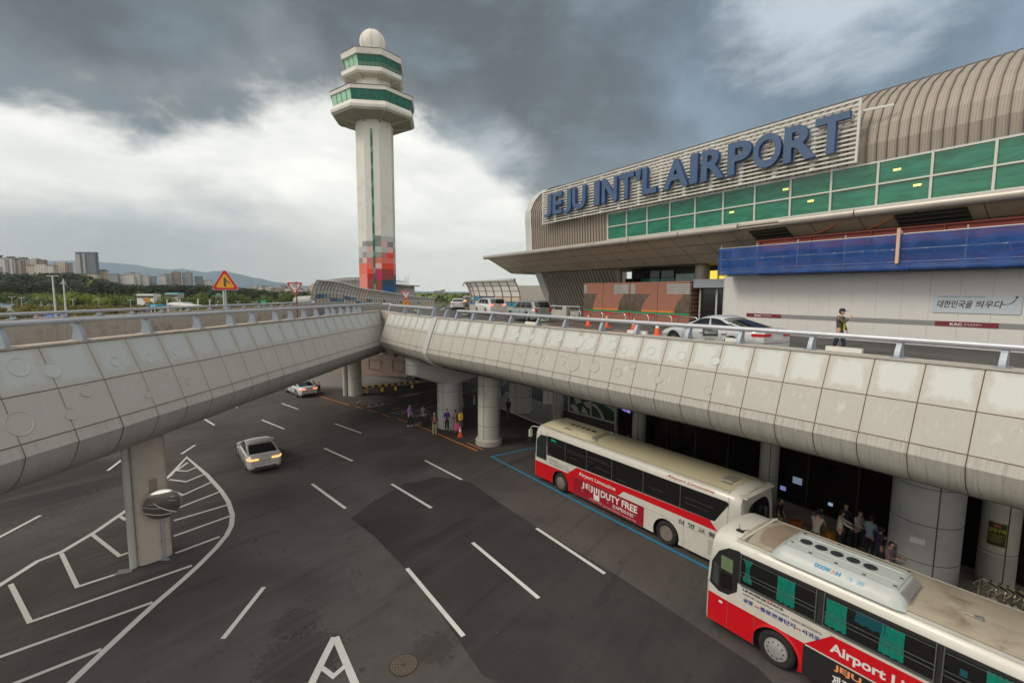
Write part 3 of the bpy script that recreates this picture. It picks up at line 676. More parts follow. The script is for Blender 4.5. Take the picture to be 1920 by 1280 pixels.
for a, c in zip(sw, sw[1:]):
    b.hexa([a+Vector((0, -.05, 2.48)), c+Vector((0, -.05, 2.48)), c+Vector((0, .5, 2.48)), a+Vector((0, .5, 2.48)), a+Vector((0, -.05, 2.6)), c+Vector((0, -.05, 2.6)), c+Vector((0, .5, 2.6)), a+Vector((0, .5, 2.6))])
b.build('coping', mat('stone_coping', (.34, .26, .22), .85), stw)
b = MB()
for u0, u1 in ((688, 711), (733, 757)):   # recessed square emblems framed in the stone
    A = PY(u0, 695, 57.1 if u0 < 700 else 56.2); Bq = PY(u1, 695, 56.7 if u0 < 700 else 55.8)
    A.y = min(sw, key=lambda q: abs(q.x-A.x)).y-.03; Bq.y = min(sw, key=lambda q: abs(q.x-Bq.x)).y-.03
    for z in (.75, 2.0): b.bar(Vector((A.x, A.y, z)), Vector((Bq.x, Bq.y, z)), .06, .06)
    for q in (A, Bq): b.bar(Vector((q.x, q.y, .75)), Vector((q.x, q.y, 2.0)), .06, .06, upv=(1, 0, 0))
b.build('relief_frame', mat('stone_relief', (.20, .145, .12), .9), stw)
# ================================================================ TEXT
def text_mesh(body, bold=0.0, italic=0.0, spacing=1.0):
    cu = bpy.data.curves.new('t', 'FONT'); cu.body = body; cu.size = 1; cu.resolution_u = 4; cu.offset = bold; cu.shear = italic; cu.space_character = spacing
    o = bpy.data.objects.new('t', cu); C.objects.link(o); bpy.context.view_layer.update()
    me = bpy.data.meshes.new_from_object(o.evaluated_get(bpy.context.evaluated_depsgraph_get()))
    bpy.data.objects.remove(o); bpy.data.curves.remove(cu); return me
def text(name, body, O, ex, ey, wd, ht, m, parent=None, depth=0.0, bold=0.0, italic=0.0, msd=None, spacing=1.0):
    O, ex, ey = Vector(O), Vector(ex).normalized(), Vector(ey).normalized(); ez = ex.cross(ey)
    me = text_mesh(body, bold, italic, spacing)
    xs = [v.co.x for v in me.vertices]; ys = [v.co.y for v in me.vertices]
    if not xs: return None
    x0, x1, y0, y1 = min(xs), max(xs), min(ys), max(ys)
    kx = wd/(x1-x0) if wd else ht/(y1-y0); ky = ht/(y1-y0) if ht else kx
    bm = bmesh.new(); bm.from_mesh(me); bpy.data.meshes.remove(me)
    for f in bm.faces: f.smooth = False
    bmesh.ops.remove_doubles(bm, verts=bm.verts, dist=1e-5)
    for v in bm.verts: v.co = O + ex*((v.co.x-x0)*kx) + ey*((v.co.y-y0)*ky)
    if depth:
        r = bmesh.ops.extrude_face_region(bm, geom=list(bm.faces)); vs_ = [e for e in r['geom'] if isinstance(e, bmesh.types.BMVert)]
        top = [e for e in r['geom'] if isinstance(e, bmesh.types.BMFace)]
        bmesh.ops.translate(bm, verts=vs_, vec=ez*depth); tset = set(top)
        bmesh.ops.recalc_face_normals(bm, faces=bm.faces)
        if msd:
            for f in bm.faces: f.material_index = 0 if f in tset else 1
    else:
        for f in bm.faces:
            if f.normal.dot(ez) < 0: f.normal_flip()
    me2 = bpy.data.meshes.new(name); bm.to_mesh(me2); bm.free(); me2.materials.append(m)
    if msd: me2.materials.append(msd)
    o = bpy.data.objects.new(name, me2); C.objects.link(o)
    if parent: o.parent = parent
    return o
# ================================================================ TERMINAL
term = thing('terminal_building', 'long airport terminal with ribbed barrel roof and green glass band', 'terminal', (0, 0, 0))
M_rib = mat('ribbed_metal', (.34, .295, .255), .58, .12, var=.12, vs=.5, dirt=(.28, .25, .22), da=.4, ds=.3)
M_ribd = mat('rib_seam', (.17, .15, .13), .6, .2)
M_canopy = mat('canopy_panels', (.58, .50, .38), .55, .0, dirt=(.24, .21, .17), da=.4, ds=.4)
M_gut = mat('gutter', (.42, .39, .35), .4, .3, dirt=(.25, .22, .19), da=.5, ds=.8)
def glassgreen(name, c1, c2, em=0.0):
    m, g, b_ = newmat(name)
    ob = g.n('ShaderNodeTexCoord').outputs['Object']
    f = g.noise(g.mapping(ob, (.5, .5, 3.0)), 1.2, 6, .65, 1.0)
    c = g.mix(g.sstep(f, .3, .7), c1, c2); g.t.links.new(c, b_.inputs['Base Color'])
    b_.inputs['Roughness'].default_value = .09; b_.inputs['Specular IOR Level'].default_value = .65
    bp = g.n('ShaderNodeBump', Strength=.06, Distance=.05, Height=g.noise(ob, 1.0, 3)); g.t.links.new(bp.outputs[0], b_.inputs['Normal'])
    return m
M_green = glassgreen('green_glass', (.004, .105, .06), (.016, .20, .125)); M_greenl = glassgreen('pale_green_glass', (.18, .30, .25), (.26, .38, .32))
M_mull = mat('mullion_white', (.52, .53, .50), .45, .2, var=.05)
NW = 26.5; SE = 37.5; SN = -9.0
# roof section in (n, z): front wall above the canopy, arch over to the back
rp = [(26.62, 14.3), (26.55, 15.5), (26.5, 16.5), (26.42, 17.3), (26.5, 18.1), (26.85, 18.9), (27.5, 19.65), (28.5, 20.3), (29.8, 20.75), (31.5, 21.1), (34, 21.5), (40, 21.9)]
rpl = cat([Vector((n, z, 0)) for n, z in rp], .7)
def sec(s, off=0.0, z0=0.0, pl=rpl):
    out = []
    for i, p in enumerate(pl):
        if p.y < z0-1e-6: continue
        d = (pl[min(i+1, len(pl)-1)]-pl[max(i-1, 0)]).normalized(); out.append(S(s, p.x-d.y*off, p.y+d.x*off))
    return out
def strip(b, A, B, m=0):
    for i in range(len(A)-1): b.poly([A[i], B[i], B[i+1], A[i+1]], m)
b = MB(); b2 = MB()
s = SN
# above the glass band (z>16.5) for the whole length, full height left of the windows
def ribs(s0, s1, z0, big, small):
    k = 0; s = s0
    while s < s1-1e-3:
        e = min(s+small, s1)
        wv = .045 if (k+1) % big == 0 else .03
        A = sec(s, 0, z0); B_2 = sec(e-wv, 0, z0); strip(b, A, B_2)
        wv = .045 if (k+1) % big == 0 else .03
        Cc = sec(e-wv, .07 if (k+1) % big == 0 else .018, z0); D = sec(e, .07 if (k+1) % big == 0 else .018, z0); E2 = sec(e, 0, z0)
        tgt = b2 if (k+1) % big == 0 else b
        strip(tgt, B_2, Cc); strip(tgt, Cc, D); strip(tgt, D, E2)
        s = e; k += 1
ribs(SN, 27.3, 16.45, 4, .098); ribs(27.3, SE, 14.3, 3, .11)
b.build('barrel_roof', M_rib, term, smooth=25, fix=False); b2.build('standing_seam', M_ribd, term, fix=False)
# rounded verge trim at the far end and end wall
b = MB(); A, B_2, Cc, D = sec(SE, .12, 14.0), sec(SE+.9, .12, 14.0), sec(SE+.9, -.5, 14.0), sec(SE, -.5, 14.0)
strip(b, A, B_2); strip(b, B_2, Cc); b.build('verge_trim', mat('verge_grey', (.46, .48, .47), .5), term, smooth=30)
b = MB(); e = sec(SE+.4, -.3, 14.0); b.poly(e+[S(SE+.4, 40, 8)]+[S(SE+.4, 29, 8)]+[S(SE+.4, 29, 14)]); b.build('end_wall', M_rib, term)
# green window band, leaning a hair outwards at the top
b = MB(); b.poly([S(SN, NW+.10, 14.42), S(27.25, NW+.10, 14.42), S(27.25, NW, 16.45), S(SN, NW, 16.45)]); b.build('glass_band', M_green, term)
b = MB(); s = 27.25
for z in (14.44, 15.43, 16.44): b.bar(S(SN, NW+.02, z), S(27.3, NW+.02, z), .12, .08 if z != 15.43 else .07)
while s > SN: b.bar(S(s, NW+.06, 14.44), S(s, NW-.02, 16.45), .09, .1, upv=N_); s -= 1.955
b.build('window_mullions', M_mull, term)
M_lampy = mat('ceiling_lamp_glow', (.8, .7, .2), .5, emit=(1, .85, .25), es=.9, var=0)
for u, v in [(1372, 398), (1473, 355), (1520, 377), (1682, 318), (1720, 347)]:
    q = PN(u, v, NW+.0); b = MB(); b.box(q, T_*.14, N_*.012, Z_*.045); b.build('ceiling_lamp', M_lampy, term)
# sill ledge and canopy: profile in (n,z) extruded along s
b = MB(); can = [(26.7, 14.38), (26.3, 14.38), (25.35, 14.22), (25.2, 14.05), (25.35, 13.9), (28.4, 12.4), (34, 12.35), (34, 12.6)]
s0 = SN
joints_s = [SN+3.6*k for k in range(40)]
def canst(s, pl=can): return [S(s, n, z) for n, z in pl]
b = MB(); b3 = MB(); se = [SN, 0.0, 10.3, 15.5, 20, 25, 30, 35, 40, 44.0]
gap = [(14.3, 17.0)]
for a, c in zip(se, se[1:]):
    A, B_2 = canst(a), canst(c)
    for i in range(len(A)-1):
        if c > 43.5 and i > 5: continue
        b.poly([A[i], B_2[i], B_2[i+1], A[i+1]])
b.poly([S(44.0, n, z) for n, z in can]); 
b.poly([S(SE, 26.7, 14.38), S(44, 26.7, 14.38), S(44, 34, 14.2), S(SE, 34, 14.2)])
b.build('canopy', M_canopy, term, fix=False)
b = MB()
for k in range(26):
    s = SN+2.1*k; b.poly([S(s, 25.36, 13.895-.006), S(s+.035, 25.36, 13.895-.006), S(s+.035, 28.35, 12.415-.008), S(s, 28.35, 12.415-.008)])
for f in (.33, .66): n = 25.36+f*3; z = 13.895-.49*f*3-.012; b.poly([S(SN, n, z), S(44, n, z), S(44, n+.035, z-.017), S(SN, n+.035, z-.017)])
b.build('canopy_joint', M_line, term)
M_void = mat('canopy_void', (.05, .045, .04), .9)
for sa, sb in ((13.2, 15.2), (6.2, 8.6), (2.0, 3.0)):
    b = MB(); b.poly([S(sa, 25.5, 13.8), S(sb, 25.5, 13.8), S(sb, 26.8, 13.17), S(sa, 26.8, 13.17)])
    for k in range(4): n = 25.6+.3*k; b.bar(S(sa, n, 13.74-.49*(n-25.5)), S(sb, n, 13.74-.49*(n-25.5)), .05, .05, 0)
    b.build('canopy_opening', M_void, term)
for sa, sb in ((SN, 4.5), (4.55, 9.9), (9.95, 13.3), (15.6, 19.5), (19.55, 23.6), (23.65, 27.8), (27.85, 32), (32.05, 36.2), (36.25, 40.4), (40.45, 44.3)):
    b = MB(); b.tube([S(sa, 25.15, 14.02), S(sb, 25.15, 14.02)], .2, 16); b.build('round_gutter', M_gut, term, smooth=60)
b = MB(); b.tube([S(44.3, 25.15, 14.02), S(44.2, 30.5, 14.1)], .16, 12); b.bar(S(13.3, 25.2, 14.1), S(15.6, 25.2, 14.1), .25, .1); b.bar(S(13.3, 25.2, 13.95), S(15.6, 25.2, 13.95), .25, .06); b.build('gutter_end', M_gut, term, smooth=60)
# ribbed leaning wall under the canopy at the far end
b = MB(); s = 28.8
def lw(s, z, off=0.0): k = (12.3-z)/4.3; return S(s-1.2*k, 28.6+1.3*k-off, z)
M_ribw = mat('ribbed_wall', (.215, .195, .17), .5, .3, dirt=(.15, .14, .12), da=.4, ds=.5)
while s < 38.6:
    e = min(s+.42, 38.6)
    b.poly([lw(s, 12.3), lw(e-.16, 12.3), lw(e-.16, 8), lw(s, 8)]); b.poly([lw(e-.16, 12.3, .12), lw(e-.03, 12.3, .12), lw(e-.03, 8, .12), lw(e-.16, 8, .12)])
    b.poly([lw(e-.16, 12.3), lw(e-.16, 12.3, .12), lw(e-.16, 8, .12), lw(e-.16, 8)]); b.poly([lw(e-.03, 12.3), lw(e-.03, 12.3, .12), lw(e-.03, 8, .12), lw(e-.03, 8)]); s = e
b.build('ribbed_wall', M_ribw, term)
b = MB(); b.hexa([lw(38.6, 8, .15), lw(39.6, 8, .15), lw(39.6, 8, -.8), lw(38.6, 8, -.8), lw(38.6, 12.35, .15), lw(39.6, 12.35, .15), lw(39.6, 12.35, -.8), lw(38.6, 12.35, -.8)])
b.build('wall_edge_trim', mat('grey_trim', (.33, .34, .34), .5), term)
# recessed upper level front: dark band, glass, columns
b = MB(); b.poly([S(SN, 31.2, 8), S(29, 31.2, 8), S(29, 31.2, 12.4), S(SN, 31.2, 12.4)]); b.build('recess_wall', mat('recess_dark', (.03, .035, .032), .5), term)
for sa, sb, za, zb, m_ in ((29.5, 27.9, 8.1, 11.6, M_glassD), (27.7, 25.8, 8.1, 11.55, M_green), (25.7, 24.3, 8.1, 11.55, M_green), (24.2, 22.5, 8.1, 11.85, M_greenl), (20.6, 17.6, 8.1, 12.0, M_greenl), (25.6, 24.4, 11.6, 12.15, M_glassD), (27.7, 25.8, 11.6, 12.15, M_glassD)):
    b = MB(); b.box(S((sa+sb)/2, 31.0, (za+zb)/2), T_*abs(sa-sb)/2, N_*.04, Z_*(zb-za)/2); b.build('window', m_, term)
M_colb = mat('column_beige', (.36, .33, .28), .5)
for s_ in (29.2, 20.9): b = MB(); b.lathe([(.48, 8.05), (.48, 12.4)], S(s_, 29.6, 0), 28); b.build('round_column', M_colb, term, smooth=True)
b = MB(); M_ysign = mat('yellow_lit_sign', (.8, .6, .05), .5, emit=(1, .75, .1), es=.8, var=0)
for u, v in ((1338, 516), (1356, 518)): q = PN(u, v, 30.8); b.box(q, T_*.28, N_*.02, Z_*.33)
b.build('yellow_sign', M_ysign, term)
# ---- the slatted frame and the letters
sign = thing('airport_sign', 'big blue raised letters on a white slatted frame on the terminal roof', 'sign', (0, 0, 0))
M_slat = mat('slat_white', (.60, .60, .56), .5, var=.06, dirt=(.35, .31, .27), da=.4, ds=1.0)
b = MB(); NS = 25.85
for k in range(14):
    z = 16.52+k*(19.3-16.52)/13; b.bar(S(10.35, NS, z), S(34.9, NS, z), .07, .085)
for s_ in (10.35, 34.9): b.bar(S(s_, NS+.01, 16.45), S(s_, NS+.01, 19.35), .1, .1, upv=N_)
s_ = 12.3
while s_ < 34: b.bar(S(s_, NS+.09, 16.5), S(s_, NS+.09, 19.3), .1, .22, upv=T_); s_ += 1.9
for s_ in range(11, 35, 3):
    for z in (17.0, 18.8): b.bar(S(s_, NS+.15, z), S(s_, 26.9, z), .06, .06)
b.bar(S(9.2, 26.3, 18.8), S(10.4, 25.95, 18.8), .05, .1)
b.build('slat_frame', M_slat, sign)
M_letf = mat('letter_face', (.048, .095, .19), .38, .1, var=.12, vs=.8, dirt=(.12, .15, .19), da=.4, ds=1.2); M_lets = mat('letter_side', (.01, .07, .25), .4)
for ch, sa, sb in [('J', 34.24, 33.17), ('E', 33.0, 31.75), ('J', 31.55, 30.55), ('U', 30.4, 28.8), ('I', 27.81, 27.2), ('N', 26.95, 25.4), ('T', 25.2, 23.8), ("'", 23.62, 23.15), ('L', 23.02, 21.78), ('A', 21.23, 19.31), ('I', 19.2, 18.66), ('R', 18.38, 16.9), ('P', 16.7, 15.29), ('O', 15.2, 13.68), ('R', 13.55, 12.0), ('T', 12.08, 10.6)]:
    z0, ht = 17.05, 1.78
    if ch == "'": z0, ht = 18.12, .72
    wd = sa-sb
    if ch == 'J': z0 -= .12; ht += .12
    text('letter', ch, S(sa, 25.72, z0), -T_, Z_, wd, ht, M_letf, sign, depth=.24, bold=.028, msd=M_lets)
# ---- scaffold platform with blue netting, red beam
scf = thing('scaffold_platform', 'hanging scaffold platform wrapped in translucent blue safety netting', 'scaffold', (0, 0, 0))
m, g, b_ = newmat('blue_netting'); ob = g.n('ShaderNodeTexCoord').outputs['Object']
f = g.noise(g.mapping(ob, (.6, .6, 2)), 1.5, 5, .6, .6)
g.t.links.new(g.mix(f, (.002, .05, .24), (.004, .08, .34)), b_.inputs['Base Color']); b_.inputs['Roughness'].default_value = .6
g.t.links.new(g.math('ADD', .58, g.math('MULTIPLY', g.sstep(f, .35, .7), .22)), b_.inputs['Alpha']); M_net = m
b = MB(); b.grid(lambda a, c: S(17.0-a*26, 25.55+.05*math.sin(a*140)*math.sin(c*3.14), 12.93-c*1.5), 160, 6)
b.grid(lambda a, c: S(17.0, 25.55+a*1.3, 12.93-c*1.5), 4, 4); b.grid(lambda a, c: S(17.0-a*26, 25.55+c*1.3, 11.42-.06*math.sin(c*3.1)), 60, 3)
b.build('safety_net', M_net, scf, smooth=60, fix=False)
b = MB(); s_ = 16.9
for n_, z in ((25.62, 12.95), (25.62, 12.3), (25.62, 11.75), (26.7, 12.35), (26.7, 11.6), (25.7, 11.55), (26.1, 11.65)): b.tube([S(17, n_, z), S(SN, n_, z)], .03, 8)
while s_ > SN: b.tube([S(s_, 25.66, 11.45), S(s_, 25.66, 13.12)], .032, 8); b.tube([S(s_-.9, 26.7, 11.45), S(s_-.9, 26.7, 12.4)], .028, 6); s_ -= 2.15
b.build('scaffold_tubes', mat('galvanised_tube', (.45, .46, .47), .35, .6), scf)
b = MB(); b.box(S(3.9, 26.3, 11.5), T_*13, N_*.5, Z_*.03); b.build('deck_boards', mat('deck_board', (.15, .12, .2), .7), scf)
bm_ = thing('steel_beam', 'long red steel beam lying behind the top of the blue netting', 'steel beam', (0, 0, 0))
b = MB(); M_beam = mat('red_oxide_steel', (.27, .05, .035), .6, dirt=(.16, .05, .04), ds=.8)
b.box(S(3.0, 25.95, 13.24), T_*11.9, N_*.15, Z_*.03); b.box(S(3.0, 25.95, 12.62), T_*11.9, N_*.15, Z_*.03); b.box(S(3.0, 25.95, 12.93), T_*11.9, N_*.02, Z_*.29)
b.box(S(3.3, 26.6, 11.95), T_*12.0, N_*.03, Z_*.22)
for k in range(10): b.box(S(14.7-2.6*k, 25.88, 12.93), T_*.02, N_*.06, Z_*.28)
b.build('beam_body', M_beam, bm_)
M_rope = mat('orange_rope', (.75, .25, .10), .7); M_wood = mat('timber', (.62, .42, .30), .8)
for (u0, v0, u1, v1, lb) in ((1680, 404, 1625, 432, 'orange rope tied down to the beam near the middle of the netting'), (1576, 415, 1522, 443, 'orange rope beside the opened canopy panel'), (1924, 390, 1905, 407, 'orange rope at the right edge of the netting')):
    b = MB(); A = PN(u0, v0, 25.6); Bq = PN(u1, v1, 26.4)
    pts = [A, A.lerp(Bq, .5)-Z_*.03, Bq, Bq-Z_*.5-T_*.05, Bq-Z_*.9+T_*.1, Bq-Z_*1.3]; b.tube(cat(pts, .15), .03, 6); b.build('rope', M_rope, label=lb, cat='rope', group='ropes holding the scaffold')
b = MB(); A = PN(1686, 428, 25.45); Bq = PN(1681, 494, 25.45); b.bar(A, Bq, .12, .06, upv=N_); b.build('timber_post', M_wood, label='pale timber post standing against the blue netting', cat='timber')
# ---- white hoarding wall
hd = thing('hoarding_wall', 'smooth white construction hoarding with a grey and maroon stripe', 'hoarding', (0, 0, 0))
M_hoard = mat('hoarding_panel', (.58, .575, .56), .45, var=.06, vs=.4, dirt=(.43, .42, .40), da=.3, ds=.6)
b = MB(); s_ = 17.5
while s_ > SN: e = s_-1.0; b.box(S((s_+e)/2, 27.06, 9.72), T_*.497, N_*.06, Z_*1.66); s_ = e
b.build('hoarding_panel', M_hoard, hd)
b = MB(); b.box(S(4.2, 27.12, 9.7), T_*13.2, N_*.05, Z_*1.6); b.build('hoarding_core', mat('hoarding_joint', (.36, .36, .35), .6), hd)
b = MB(); b.box(S(17.47, 27.6, 9.72), T_*.03, N_*.6, Z_*1.66); b.build('hoarding_return', M_hoard, hd)
M_strg = mat('stripe_grey', (.22, .225, .23), .5, var=.04); M_mar = mat('stripe_maroon', (.16, .012, .028), .5, var=.05)
b = MB(); b.box(S(3.6, 26.99, 9.09), T_*12.2, N_*.012, Z_*.105); b.build('grey_stripe', M_strg, hd)
for sc_ in (14.9, 6.23, -2.4):
    b = MB(); b.box(S(sc_, 26.975, 9.09), T_*1.0, N_*.012, Z_*.105); p = b.build('maroon_plate', M_mar, hd)
    text('plate_lettering', 'KAC', S(sc_+.5, 26.955, 9.02), -T_, Z_, .40, .12, M_wht, hd, bold=.03)
    text('plate_lettering', '한국공항공사', S(sc_+.05, 26.955, 9.04), -T_, Z_, .55, .09, M_wht, hd)
ps = thing('poster', 'pale blue rectangular poster with dark brushed Korean lettering on the hoarding', 'poster', S(6.0, 26.97, 9.95))
b = MB(); b.box((0, 0, 0), T_*1.36, N_*.012, Z_*.39); b.build('poster_sheet', mat('poster_blue', (.44, .50, .56), .5, var=.04), ps)
M_ink = mat('dark_ink', (.05, .012, .02), .6, var=0); M_inkg = mat('grey_ink', (.22, .25, .28), .6, var=0)
text('poster_caption', 'Creative Airport Solution Provider', T_*1.2-N_*.02+Z_*.26, -T_, Z_, 1.5, .08, M_inkg, ps, bold=.01)
text('poster_lettering', '대한민국을', T_*1.22-N_*.02-Z_*.17, -T_, Z_, 1.15, .32, M_ink, ps, bold=.012, italic=.25)
text('poster_lettering', '띄우다', -T_*.02-N_*.02-Z_*.15, -T_, Z_, .82, .30, M_ink, ps, bold=.012, italic=.2)
b = MB(); b.tube(cat([-T_*.82-N_*.02+Z_*.0, -T_*.98-N_*.02+Z_*.02, -T_*1.12-N_*.02+Z_*.12, -T_*1.2-N_*.02+Z_*.28], .05), [.012]*20 if False else .011, 6); b.box(-T_*1.2-N_*.02+Z_*.3, T_*.035, N_*.005, Z_*.03); b.build('poster_flourish', M_ink, ps)
# ---- brick-coloured slatted smoking booth
kio = thing('slatted_booth', 'terracotta slatted booth with mirror strips and orange green red stripes', 'booth', (0, 0, 0))
M_terra = mat('terracotta_slat', (.36, .155, .105), .65, dirt=(.25, .12, .09), da=.4, ds=1.5); M_mir = mat('mirror_strip', (.20, .155, .12), .25, .5, var=.8, vs=3)  # uneven brown tone paints reflections into the mirror strips
M_or = mat('stripe_orange', (.75, .22, .03), .5); M_gr = mat('stripe_green', (.02, .28, .12), .5); M_rd = mat('stripe_red', (.55, .02, .03), .5); M_core = mat('booth_core', (.10, .05, .04), .8)
s0, s1, z0, z1 = 31.1, 20.35, 8.05, 11.2
b = MB(); b.box(S((s0+s1)/2, 28.7, 9.6), T_*(s0-s1)/2, N_*1.0, Z_*1.52); b.build('booth_core', M_core, kio)
sl = {k: MB() for k in ('t', 'm', 'n', 'o', 'g', 'r')}
mods = [(31.1, 29.1), (29.05, 26.0), (25.95, 23.3), (23.25, 20.35)]
nsl = 21
for i in range(nsl):
    z = z0+.09+i*(z1-z0-.1)/(nsl-.4); fz = i/(nsl-1)
    for (a, c) in [(31.1, 28.75), (28.72, 25.78), (25.74, 23.1), (23.06, 20.35)]:
        segs = [(a, c, 't')]
        def cut(x0, x1, kk):
            global segs
            out = []
            for (p, q, k_) in segs:
                x0c, x1c = min(p, max(q, x0)), min(p, max(q, x1))
                if x0c-x1c <= .02: out.append((p, q, k_)); continue
                if p-x0c > .02: out.append((p, x0c, k_))
                out.append((x0c, x1c, kk))
                if x1c-q > .02: out.append((x1c, q, k_))
            segs = out
        if fz > .72 and fz < .99:
            cut(31.1, 30.7, 'm'); cut(27.5, 25.9, 'm'); cut(25.7, 25.25, 'm'); cut(22.3, 20.35, 'm')
        elif .24 < fz < .72:
            k = (fz-.24)/.48; cut(31.1, 29.9-.5*k*k, 'm'); cut(27.0-.6*k*k, 25.8, 'm'); cut(25.7, 24.6-.9*k*k, 'm'); cut(21.6-.8*k*k, 20.35, 'm')
        if i in (4, 5, 6, 3):
            kk = {6: 'o', 5: 'g', 4: 'r', 3: 't'}[i]
            segs = [(p, q, kk if k_ == 't' else ('m' if kk == 'o' else kk)) for p, q, k_ in segs]
            if i < 6: segs = [(a, c, kk)]
        for p, q, k_ in segs: sl[('n' if fz > .72 else 'm') if k_ == 'm' else k_].box(S((p+q)/2, 27.62, z), T_*(p-q)/2, N_*.03, Z_*.062)
    sl['t' if i % 2 else 'm'].box(S(20.28, 28.6, z), T_*.03, N_*1.0, Z_*.055)
for k, mm, nm in (('t', M_terra, 'terracotta_slats'), ('m', M_mir, 'mirror_strips'), ('n', mat('silver_strip', (.50, .47, .45), .3, .6, var=.25, vs=1.5), 'pale_reflection_strips'), ('o', M_or, 'orange_stripe'), ('g', M_gr, 'green_stripe'), ('r', M_rd, 'red_stripe')): sl[k].build(nm, mm, kio)  # upper mirror strips carry a paler painted reflection
# entrance lobby beside the hoarding
lob = thing('entrance_lobby', 'small glazed entrance lobby with a flat blue grey fascia between booth and hoarding', 'lobby', (0, 0, 0))
b = MB(); b.box(S(18.6, 28.6, 11.0), T_*1.6, N_*.9, Z_*.28); b.build('lobby_fascia', mat('fascia_bluegrey', (.27, .30, .34), .5), lob)
b = MB(); b.box(S(18.6, 28.3, 9.35), T_*1.5, N_*.03, Z_*1.3); b.build('glass_doors', M_glassD, lob)
b = MB()
for s_ in (20.0, 18.75, 17.6): b.box(S(s_, 28.25, 9.35), T_*.06, N_*.05, Z_*1.3)
b.build('door_frame', M_mull, lob)
# ---- lower level glazed front
low = thing('arrivals_front', 'dark glazed lower level front of the terminal behind the columns', 'glass front', (0, 0, 0))
m, g, b_ = newmat('arrivals_glass'); ob = g.n('ShaderNodeTexCoord').outputs['Object']
f = g.noise(ob, .9, 5, .6); g.t.links.new(g.mix(f, (.006, .005, .005), (.022, .016, .014)), b_.inputs['Base Color']); b_.inputs['Roughness'].default_value = .12; b_.inputs['Specular IOR Level'].default_value = .35
b = MB(); b.poly([S(-12, 23.6, .1), S(22.7, 23.6, .1), S(22.7, 23.6, 5.3), S(-12, 23.6, 5.3)]); b.build('glass', m, low)
b = MB()
for k in range(17): b.box(S(22.7-2.05*k, 23.56, 2.7), T_*.03, N_*.03, Z_*2.6)
for z in (.18, 2.9): b.box(S(5.3, 23.55, z), T_*17.3, N_*.03, Z_*.04)
b.build('glazing_bars', mat('bar_dark', (.05, .045, .04), .5, .4), low)
for u, v, w_, c_ in ((1468, 915, .10, (.35, .4, .9)), (1557, 945, .07, (.5, .75, 1)), (1495, 901, .16, (.3, .4, .5))):
    q = PN(u, v, 23.5); b = MB(); b.box(q, T_*w_*1.3, N_*.01, Z_*w_); b.build('lit_screen', mat('screen_%d' % u, c_, .5, emit=c_, es=.3, var=0), low)
mu = thing('mural_window', 'glazed bay painted with white leaf shapes and green and teal arcs', 'mural window', (0, 0, 0))
M_mg = mat('mural_dark_green', (.035, .07, .04), .3); M_mw = mat('mural_white', (.48, .50, .44), .5); M_mt = mat('mural_teal', (.01, .20, .18), .4); M_mo = mat('mural_olive', (.09, .14, .03), .4)
def MP(u, v, o=0.0):                      # photo pixel on the mural plane
    q = PN(u, v, 23.5-o); return q
b = MB(); b.poly([MP(1067, 726), MP(1107, 738), MP(1107, 779), MP(1067, 769)]); b.poly([MP(1109, 739), MP(1153, 751), MP(1153, 791), MP(1109, 780)]); b.build('glass', M_mg, mu)
b = MB()
for pl in [[(1069, 735), (1074, 733), (1085, 745), (1091, 754), (1080, 757), (1077, 747)], [(1069, 760), (1076, 757), (1083, 764), (1086, 773), (1077, 771)], [(1090, 772), (1093, 761), (1099, 768), (1102, 777)], [(1093, 754), (1106, 752), (1107, 766), (1099, 762)], [(1086, 734), (1093, 736), (1091, 744)],
           [(1110, 755), (1118, 759), (1125, 768), (1131, 778), (1134, 787), (1128, 785), (1124, 774), (1117, 764), (1110, 760)], [(1110, 750), (1130, 756), (1153, 772), (1153, 767), (1130, 751), (1110, 745)]]: b.poly([MP(u, v, .02) for u, v in pl])
b.build('leaf_pattern', M_mw, mu)
b = MB(); b.poly([MP(u, v, .02) for u, v in [(1110, 744), (1130, 750), (1153, 766), (1153, 752), (1125, 744), (1110, 742)]]); b.build('olive_arc', M_mo, mu)
b = MB(); b.poly([MP(u, v, .025) for u, v in [(1110, 744), (1126, 747), (1137, 752), (1130, 745), (1110, 741)]]); b.poly([MP(u, v, .025) for u, v in [(1110, 753), (1130, 759), (1153, 776), (1153, 773), (1130, 756), (1110, 750)]]); b.build('teal_arc', M_mt, mu)
b = MB()
for a, c in (((1067, 770), (1154, 793)), ((1067, 726), (1067, 771)), ((1108, 737), (1108, 782)), ((1154, 748), (1154, 808)), ((1067, 726), (1154, 750))): b.bar(MP(*a, .05), MP(*c, .05), .1, .12, upv=N_)
b.build('window_frame', M_pier, mu)
b = MB(); b.poly([MP(1056, 767, -.02), MP(1154, 793, -.02), MP(1154, 825, -.02), MP(1056, 798, -.02)]); b.build('low_panel', mat('low_panel_dark', (.06, .05, .045), .4), mu)
for u, v in ((1110, 744), (1156, 756)):
    b = MB(); b.lathe([(.01, -.05), (.05, -.03), (.05, .03), (.01, .05)], PN(u, v, 22.9), 10); b.build('spot_lamp', mat('lamp_glow', (1, .9, .6), .4, emit=(1, .85, .5), es=6, var=0), label='small lit round lamp %s the mural bay' % ('in the middle of' if u < 1130 else 'at the right end of'), cat='lamp', group='spot lamps of the mural bay')
bo = thing('display_board', 'black signboard with purple lit Korean letters hanging by the slender column', 'signboard', (0, 0, 0))
A, Bq = PN(1153, 774, 22.9), PN(1191, 763, 22.2)
ex = (Bq-A); ex.z = 0; ex = ex.normalized(); cen = PN(1173, 767, 22.5)
b = MB(); b.box(cen, ex*.75, ex.cross(Z_)*.06, Z_*.2); b.build('board', M_black, bo)
M_pur = mat('purple_led', (.4, .3, .9), .5, emit=(.45, .33, 1), es=1.3, var=0); fr = ex.cross(Z_)*.08
